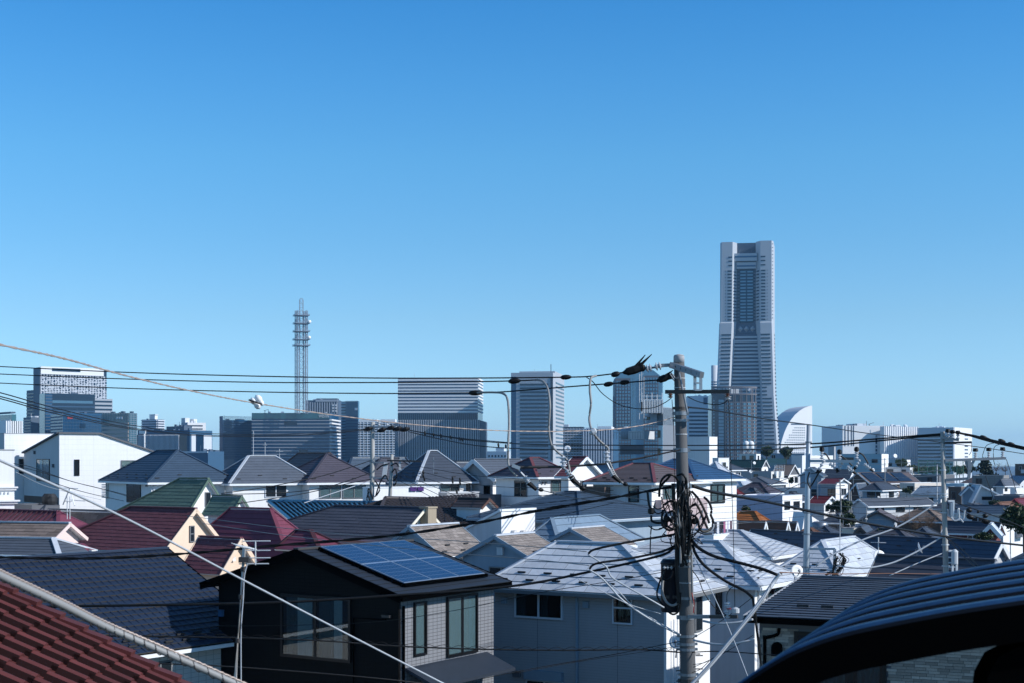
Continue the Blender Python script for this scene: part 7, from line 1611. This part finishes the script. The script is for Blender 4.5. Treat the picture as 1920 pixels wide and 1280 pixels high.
# near, crossing the lower left
wire('bright pale cable running diagonally over the black house wall', [(-80,826,6.5),(0,862,7),(230,968,8.2),(440,1078,9.2),(640,1182,9.8),(850,1290,10.2)], .0068, 'pale_wire')
sp = wire('thick grey spiral-bound cable bundle crossing over the red tiled roof', [(-60,1048,6.2),(0,1078,6.4),(110,1130,6.7),(200,1175,7.0),(320,1227,7.2),(480,1298,7.5)], .019, 'grey_wire', n=14, name='cable_bundle'); c0 = pt(-60,1048,6.2)
Q = catmull([pt(*p)-c0 for p in ((-60,1048,6.2),(0,1078,6.4),(110,1130,6.7),(200,1175,7.0),(320,1227,7.2),(480,1298,7.5))], 40); T = []
for i, p in enumerate(Q): a = i*2*math.pi/6.5; T.append(p+Vector((.1*math.sin(a)*.02, math.cos(a)*.0225, math.sin(a)*.0225)))
g = MB(); g.tube(catmull(T, 3), .0032, 5); g.build('spiral_wrap', M['darksteel'], sp)
g = MB(); tw = []
for i, p in enumerate(Q): tw.append(p+Vector((.004,0,.024+.002*math.sin(i*2.4))))
g.tube(tw, .0055, 6); g.build('messenger_strand', M['copper_wire'], sp)
wire('long black twisted cable skimming over the charcoal roof up to the concrete pole', [(-60,1042,26),(0,1043.5,26),(120,1046,26),(250,1043,26),(380,1034,26),(500,1023,26),(640,1012,26),(760,1000,25.8),(900,978,25.6),(1020,954,25.4),(1150,932,25.2),(1250,913,25.05),(1276,909,25)], .026, twist=.6)
wire('black cable sweeping low from the concrete pole across the solar roof eave', [(-60,1141,24),(100,1136,24),(300,1133,24),(500,1129,24.2),(640,1122,24.4),(770,1113,24.6),(900,1104,24.8),(1000,1092,24.9),(1100,1072,25),(1200,1050,25),(1250,1036,25),(1268,1018,25)], .024)
wire('upper black cable ending in a clamp over the pale roof', [(1268,1000,24.9),(1240,1005,24.8),(1190,1013,24.7),(1140,1023,24.6),(1112,1030,24.6),(1103,1037,24.6)], .022); wire('second black cable ending in a hook over the pale roof', [(1270,1020,24.9),(1240,1033,24.8),(1180,1046,24.7),(1130,1053,24.6),(1112,1058,24.6),(1105,1066,24.6)], .022)
wire('pale cable slanting from the upper clamp to the transformer', [(1102,1038,24.6),(1118,1048,24.6),(1137,1062,24.6),(1146,1080,24.6),(1170,1096,24.6),(1210,1118,24.6),(1245,1138,24.7)], .016, 'pale_wire'); wire('pale cable slanting from the hook down to the pole band', [(1105,1067,24.6),(1125,1080,24.6),(1142,1097,24.6),(1165,1122,24.6),(1200,1148,24.7),(1240,1172,24.8),(1276,1190,24.9)], .018, 'pale_wire'); wire('second strand beside the pale cable down to the pole band', [(1135,1086,24.65),(1160,1108,24.6),(1190,1138,24.7),(1225,1160,24.8),(1274,1188,24.9)], .010, 'pale_wire')
wire('thin white guy wire across the grey house wall', [(1084,1085,24.5),(1130,1108,24.5),(1180,1132,24.6),(1240,1150,24.8)], .007, 'pale_wire')
wire('upper thin line from the clamp to the cream gables', [(1100,1033,24.6),(1000,1024,26),(840,1012,28),(640,1000,32),(500,985,36),(350,966,42)], .008, 'grey_wire'); wire('lower thin line from the hook to the solar roof', [(1105,1059,24.6),(1000,1048,26),(840,1035,28),(640,1015,32),(500,998,36),(380,980,42)], .008, 'grey_wire')
wire('faint black service line over the grey wall to the transformer', [(1240,1072,24.9),(1150,1088,25.5),(1000,1112,27),(860,1142,29),(700,1165,31),(500,1172,32),(300,1172,33)], .007)
sw = wire('black cable with a wavy lashing wire crossing in front of the grey wall', [(-60,1186,22),(200,1191,22.5),(420,1194,23),(600,1200,23.4),(740,1210,23.8),(900,1216,24.2),(1060,1218,24.5),(1200,1217,24.8),(1276,1222,25)], .014)
c0 = pt(-60,1186,22); g = MB(); T = []
for i in range(520):
    px = -40+1310*i/519; py = 1186+ (30*(1-math.exp(-(px+60)/500)) if px < 740 else 24) + (px-740)/540*8*(px > 740); Yw = 22+3*(px+60)/1340
    T.append((px, py, Yw))
base_ = catmull([pt(*p)-c0 for p in ((-60,1186,22),(200,1191,22.5),(420,1194,23),(600,1200,23.4),(740,1210,23.8),(900,1216,24.2),(1060,1218,24.5),(1200,1217,24.8),(1276,1222,25))], 40)
T = [p+Vector((0,-.02,.012+abs(math.sin(i*.42))*.045)) for i, p in enumerate(base_)]
g.tube(T, .004, 4); g.build('lashing_wire', M['rubber'], sw)
wire('black line drooping along the bottom of the black house wall', [(-60,1226,20),(150,1238,20.5),(380,1246,21),(560,1258,21.5),(740,1274,22),(860,1290,22.5)], .011); wire('dark thin line low across the grey house wall', [(900,1272,24),(1000,1252,24.4),(1150,1226,24.8),(1276,1201,25)], .007); wire('second dark thin line low across the grey house wall', [(960,1262,24),(1080,1240,24.5),(1200,1222,24.8),(1276,1210,25)], .005)
# right of the concrete pole
wire('long black cable sweeping right from the concrete pole over the navy roof', [(1298,910,25),(1340,922,25.5),(1420,936,27),(1500,953,29),(1600,975,31),(1700,993,33),(1800,1008,35),(1960,1026,38)], .030)
wire('thick black cable pair running from the pole to the guy top', [(1294,1008,24.8),(1310,1026,24.7),(1340,1042,24.6),(1390,1055,24.5),(1430,1066,24.4),(1458,1077,24.3)], .030); wire('thick black cable dropping to the corner of the white house', [(1298,1020,24.8),(1306,1040,24.7),(1324,1062,24.6),(1360,1088,24.5),(1395,1106,24.4),(1411,1119,24.3)], .026)
wire('bundle of black cables falling past the stone clad house', [(1411,1119,24.3),(1413,1135,24.3),(1416,1160,24.3),(1420,1190,24.3),(1424,1225,24.3),(1430,1260,24.3)], .018); wire('second strand of the bundle falling past the stone clad house', [(1412,1121,24.25),(1417,1145,24.25),(1419,1175,24.25),(1425,1210,24.25),(1427,1250,24.25)], .012)
gs = wire('stout pale guy sleeve slanting up from the pole foot to the cable corner', [(1280,1300,23.4),(1340,1236,23.6),(1400,1160,23.9),(1440,1106,24.2),(1452,1088,24.3),(1462,1074,24.3)], .034, 'pale_wire', name='guy_wire')
wire('thin guy strand along the pale guy sleeve', [(1300,1283,23.3),(1400,1166,23.8),(1440,1112,24.1),(1446,1092,24.2)], .006, 'grey_wire')
wire('upper pale bundle bridging from the side arm to the white house corner', [(1318,1163,24.6),(1345,1168,24.4),(1380,1166,24.3),(1412,1160,24.3)], .020, 'pale_wire'); wire('lower pale bundle bridging from the pole band to the white house corner', [(1300,1199,24.8),(1335,1206,24.6),(1368,1207,24.4),(1395,1202,24.3),(1415,1197,24.3)], .020, 'pale_wire')
wire('black lashed line passing low behind the guy sleeve', [(1296,1222,24.9),(1340,1220,24.7),(1400,1223,24.5),(1480,1230,24.3),(1560,1240,24)], .010)
wire('thin stay wire from the pole over the side arm', [(1296,1030,24.7),(1318,1075,24.6),(1345,1130,24.4),(1372,1190,24.2),(1405,1275,24)], .008, 'pale_wire'); wire('slack black drop from the pole to the side arm insulator', [(1298,1068,24.7),(1310,1085,24.6),(1320,1110,24.5),(1340,1138,24.5),(1362,1152,24.5)], .008); wire('curled lead above the white insulator stack', [(1376,1098,24.5),(1368,1104,24.5),(1363,1114,24.5),(1363,1128,24.5)], .007)
for i, (a, b) in enumerate((((1298,1196),(1412,1118)), ((1300,1245),(1345,1228)), ((1300,1250),(1412,1190)), ((1298,1260),(1330,1238)))): wire(['highest','short upper','long lower','short lowest'][i]+' thin black stay fanning right from the foot of the pole', [(*a,24.8), ((a[0]+b[0])/2,(a[1]+b[1])/2+4,24.6), (*b,24.4)], .006, group='stays at the foot of the pole')
wire('pale cable rising from the pale roofs to the weathered pole', [(1530,1060,54),(1566,1036,54.2),(1620,1010,54.5),(1680,988,54.8),(1735,956,55),(1766,932,55)], .034, 'pale_wire'); wire('pale cable curving from the satellite dish up to the weathered pole', [(1570,1060,54),(1620,1064,54.2),(1670,1055,54.5),(1715,1035,54.8),(1750,1015,55),(1770,1004,55)], .034, 'pale_wire'); wire('straight pale stay from the white house to the weathered pole', [(1668,1078,54),(1720,1055,54.5),(1770,1035,55)], .022, 'pale_wire')
wire('rusty level wire strung across from the guy top to the weathered pole', [(1462,1072,30),(1560,1075,38),(1660,1074,46),(1770,1075,55)], .014, 'rust'); wire('dark line from the weathered pole down to the blue awning', [(1774,1006,54.8),(1810,1045,52),(1835,1066,50)], .024); wire('second dark line from the weathered pole down to the blue awning', [(1780,1010,54.8),(1805,1030,53),(1838,1064,50)], .02)
for i, (p, lb) in enumerate((([(1775,807,55),(1820,814,54),(1870,826,53),(1960,846,52)], 'top'), ([(1786,808,55),(1840,821,54),(1880,830,53),(1960,848,52)], 'middle'), ([(1797,809,55),(1850,825,54),(1900,837,53),(1960,850,52)], 'lowest'))): wire(lb+' of three sleeved lines leaving the weathered pole to the picture edge', p, .03, group='sleeved lines at the weathered pole', lumps=tuple(((px,p[0][1]+(px-p[0][0])*.20-1,54),(px+13,p[0][1]+(px-p[0][0])*.20+3,54),.06) for px in ((1838,1872) if i else (1845,1890))))
wire('dark house line sagging from the weathered pole to the evergreen', [(1780,935,55),(1812,948,56),(1870,968,58),(1930,992,60)], .022, lumps=(((1812,954,56),(1822,957,56),.09),((1842,965,57),(1852,967,57),.09),((1832,957,56),(1836,959,56),.07))); wire('second dark house line sagging from the weathered pole', [(1778,945,55),(1820,964,56),(1860,976,57),(1900,985,58)], .022, lumps=(((1812,966,56),(1826,970,56),.10),((1840,975,57),(1856,978,57),.10)))
for i in range(6):
    y0 = 908+11*i; wire(['first','second','third','fourth','fifth','sixth'][i]+' thin dark line strung level over the lavender house, counted downwards', [(1298,y0+22,60),(1400,y0+16,62),(1515,y0+4,60),(1640,y0+10,58),(1768,y0+2,56)], .009, 'grey_wire' if i % 2 else 'rubber', group='thin lines over the lavender house')
for i in range(5):
    y0 = 852+9*i; wire(['highest','second highest','middle','second lowest','lowest'][i]+' faint line crossing the far houses towards the weathered pole', [(1520,y0+6,120),(1600,y0+10,110),(1690,y0+6,90),(1766,y0+2,56)], .016, 'grey_wire', group='faint lines over the far houses')
wire('dark line running up to the steel pole insulators', [(1290,950,50),(1400,925,53),(1480,895,55),(1540,884,55)], .014); wire('thin line from the steel pole down to the orange roof', [(1514,900,55),(1480,915,62),(1440,935,75),(1380,955,100)], .014)

# ---------------------------------------------------------------- aerials and dishes
def dish(label, px, py, Y, rpx, face=(.2,-1,.35), mastpx=18):
    r = rpx*Y/F; o = thing('satellite_dish', label, 'satellite dish', pt(px,py,Y), 0, 'satellite dishes on the roofs'); f = Vector(face).normalized()
    prof = [(.01,0)]+[(r*t, r*.32*t*t) for t in (.25,.5,.75,.92,1)]; g = MB(); g.lathe(prof+[(r*.98,r*.36),(r*.5,.11*r)], 20, (0,0,0), f); g.build('reflector', M['white_metal'], o, smooth=True)
    g = MB(); tip = f*r*1.1; g.tube([Vector((0,0,-r*.9)), tip+Vector((0,0,-r*.15))], .018, 6); g.lathe([(.03,0),(.05,.03),(.05,.10)], 8, tip, -f); g.build('feed_arm', M['galv'], o)
    g = MB(); g.tube([-f*.05, -f*.15, Vector((0,.12,-mastpx*Y/F))], .028, 8); g.build('mast', M['galv'], o); return o
dish('white satellite dish beside the steel pole, in front of the pale roof', 1493, 1071, 56, 13, (.35,-1,.3), 34); dish('white satellite dish on the corner of the many-ridged pale roof', 1647, 1043, 66, 12.5, (.3,-1,.3)); dish('edge-on satellite dish on the navy roof', 1722, 1027, 70, 11, (.95,-.25,.35), 14); dish('tiny far satellite dish before the banded tower', 1064, 841, 130, 6.5, (-.1,-1,.3), 22); dish('blue-white satellite dish half hidden by the concrete pole foot', 1268, 1203, 47, 13, (-.3,-1,.3), 30)
for px, py, Y, r_, lb in ((1414,867,330,3,'on the green roof'),(1407,883,228,3.2,'on the bulky blue-grey house'),(1683,924,160,2.6,'by the bungalow end'),(1647,931,198,2.2,'on the blue-white house'),(1860,917,184,2.2,'on the catslide roof'),(1624,972,139,2.2,'on the teal gable house'),(1576,971,140,2.2,'by the low green bush'),(1637,880,252,3,'on the brown timber house'),(1592,880,298,2,'on the charcoal slate roof'),(1678,854,400,4,'on the stepped white building')): dish('small round white dish '+lb, px, py, Y, r_, (.35,-1,.3), 8)
def aerial(label, px, pyt, pyb, Y, wpx, rows=1, m='galv', r=.02):
    o = thing('television_aerial', label, 'aerial', pt(px,pyb,Y), 0, 'television aerials on the roofs'); k = Y/F; H = (pyb-pyt)*k; g = MB(); g.tube([(0,0,-.3),(0,0,H)], r*1.3, 6); g.build('mast', M[m], o)
    for j in range(rows):
        z = H-.25-j*.55; g = MB(); L = wpx*k; a = Vector((math.cos(.5+j), -math.sin(.5+j)*.6, 0)); b = Vector((-a.y, a.x, 0)); g.tube([a*(-L*.5)+Vector((0,0,z)), a*(L*.5)+Vector((0,0,z))], r*.9, 5)
        for i in range(8): c = a*(L*(-.48+.96*i/7))+Vector((0,0,z)); w = L*(.28 if i else .36); g.tube([c-b*w*.5, c+b*w*.5], r*.7, 4)
        g.build('element_array', M[m], o)
    return o
aerial('comb-shaped aerial above the satellite dish on the navy roof', 1647, 1006, 1032, 66, 30, 1, 'palegrey'); aerial('aerial on a thin mast over the pale many-ridged roof', 1575, 960, 1040, 66, 6, 1, 'palegrey', .014)
for px, t_, b_, Y, w_, lb in ((475,807,850,125,4,'mast before the teal hotel block'),(497,828,856,124,8,'before the teal hotel, on the mossy roof'),(524,840,862,124,14,'bushy one beside the brown roof'),(684,818,852,130,6,'beside the stained service pole'),(426,890,925,112,3,'on the mossy roofed house wall'),(1409,862,895,228,9,'on the bulky blue-grey house'),(1600,890,918,204,10,'over the narrow gable'),(1659,868,898,236,10,'over the brown timber house'),(1690,862,890,276,8,'over the dark flat roofed house'),(1617,972,1002,130,10,'before the navy hipped roof'),(1581,965,1000,118,12,'beside the tiny dark gable'),(1705,945,975,150,9,'on the brown hipped roof'),(1740,918,942,210,9,'on the teal roof'),(1895,885,910,298,8,'on the blue edge roof'),(813,856,880,113,10,'curly one on the dark grey hipped roof'),(1470,868,888,288,7,'on the olive brown roof'),(1533,898,930,168,9,'above the crimson roof'),(1895,1010,1046,92,3,'thin mast by the white gable'),(126,930,962,79,14,'pair above the maroon seam roof'),(131,930,962,79,10,'second mast above the maroon seam roof')): aerial('television aerial, '+lb, px, t_, b_, Y, w_, 1 if Y > 100 else 2, 'palegrey' if px < 600 or px > 1800 else 'galv', .02 if Y < 150 else .03)
# the aerial pole in front of the black house
ap = thing('aerial_pole', 'pale aerial pole with a fishbone antenna standing before the black house', 'aerial', pt(440,1300,13)); kA = 13/F; c0 = pt(440,1300,13)
g = MB(); g.tube([pt(440,1300,13)-c0+Vector((-.01,0,-1.2)), pt(440,1290,13)-c0, pt(458,1026,13)-c0], .0165, 10); g.build('pole_shaft', M['offwhite'], ap, smooth=True); g = MB(); g.tube(catmull([pt(452,1275,12.97)-c0, pt(452,1180,12.96)-c0, pt(456,1120,12.96)-c0, pt(458,1080,12.97)-c0, pt(464,1055,12.97)-c0], 5), .006, 6); g.build('feeder_cable', M['pale_wire'], ap)
g = MB(); g.tube([pt(442,1021,12.9)-c0, pt(480,1029,13.3)-c0], .008, 6)
for i in range(8): c = pt(444+4.6*i,1021+1.0*i,12.9+.05*i)-c0; g.tube([c+Vector((-.05,.01,.018)), c+Vector((.05,-.01,-.018))], .0045, 5)
g.build('fishbone_array', M['palegrey'], ap); g = MB()
for py, a, b in ((1013.5,455,507),(1031,460,507),(1045,448,507),(1056,448,504)): g.tube([pt(a,py,13)-c0, pt(b,py-.3,13)-c0], .006, 6)
g.tube([pt(479,1013,13)-c0, pt(479,1058,13)-c0], .007, 6); g.build('dipole_array', M['palegrey'], ap); g = MB(); g.box(*(lambda a,b: (a.x,b.x,-.05,.05,b.z,a.z))(pt(449,1043,13)-c0, pt(468,1053,13)-c0)); g.build('antenna_mount', M['darksteel'], ap)
for py in (1066, 1118, 1200): g = MB(); g.lathe([(.021,-.02),(.021,.02)], 10, pt(458-(py-1026)*.068,py,13)-c0); g.build('mast_clamp', M['darksteel'], ap)
# ---------------------------------------------------------------- haze
HAZE = 0.000065
if HAZE:
    hm = bpy.data.materials.new('haze'); hm.use_nodes = True; N, L = hm.node_tree.nodes, hm.node_tree.links; N.clear()
    o = N.new('ShaderNodeOutputMaterial'); v = N.new('ShaderNodeVolumePrincipled'); v.inputs['Density'].default_value = HAZE; v.inputs['Color'].default_value = (.38,.68,1,1); v.inputs['Anisotropy'].default_value = 0.0
    L.new(v.outputs[0], o.inputs['Volume'])
    MB().box(-29000, 29000, -80, 15200, -58, 280).build('haze', hm, kind='stuff')
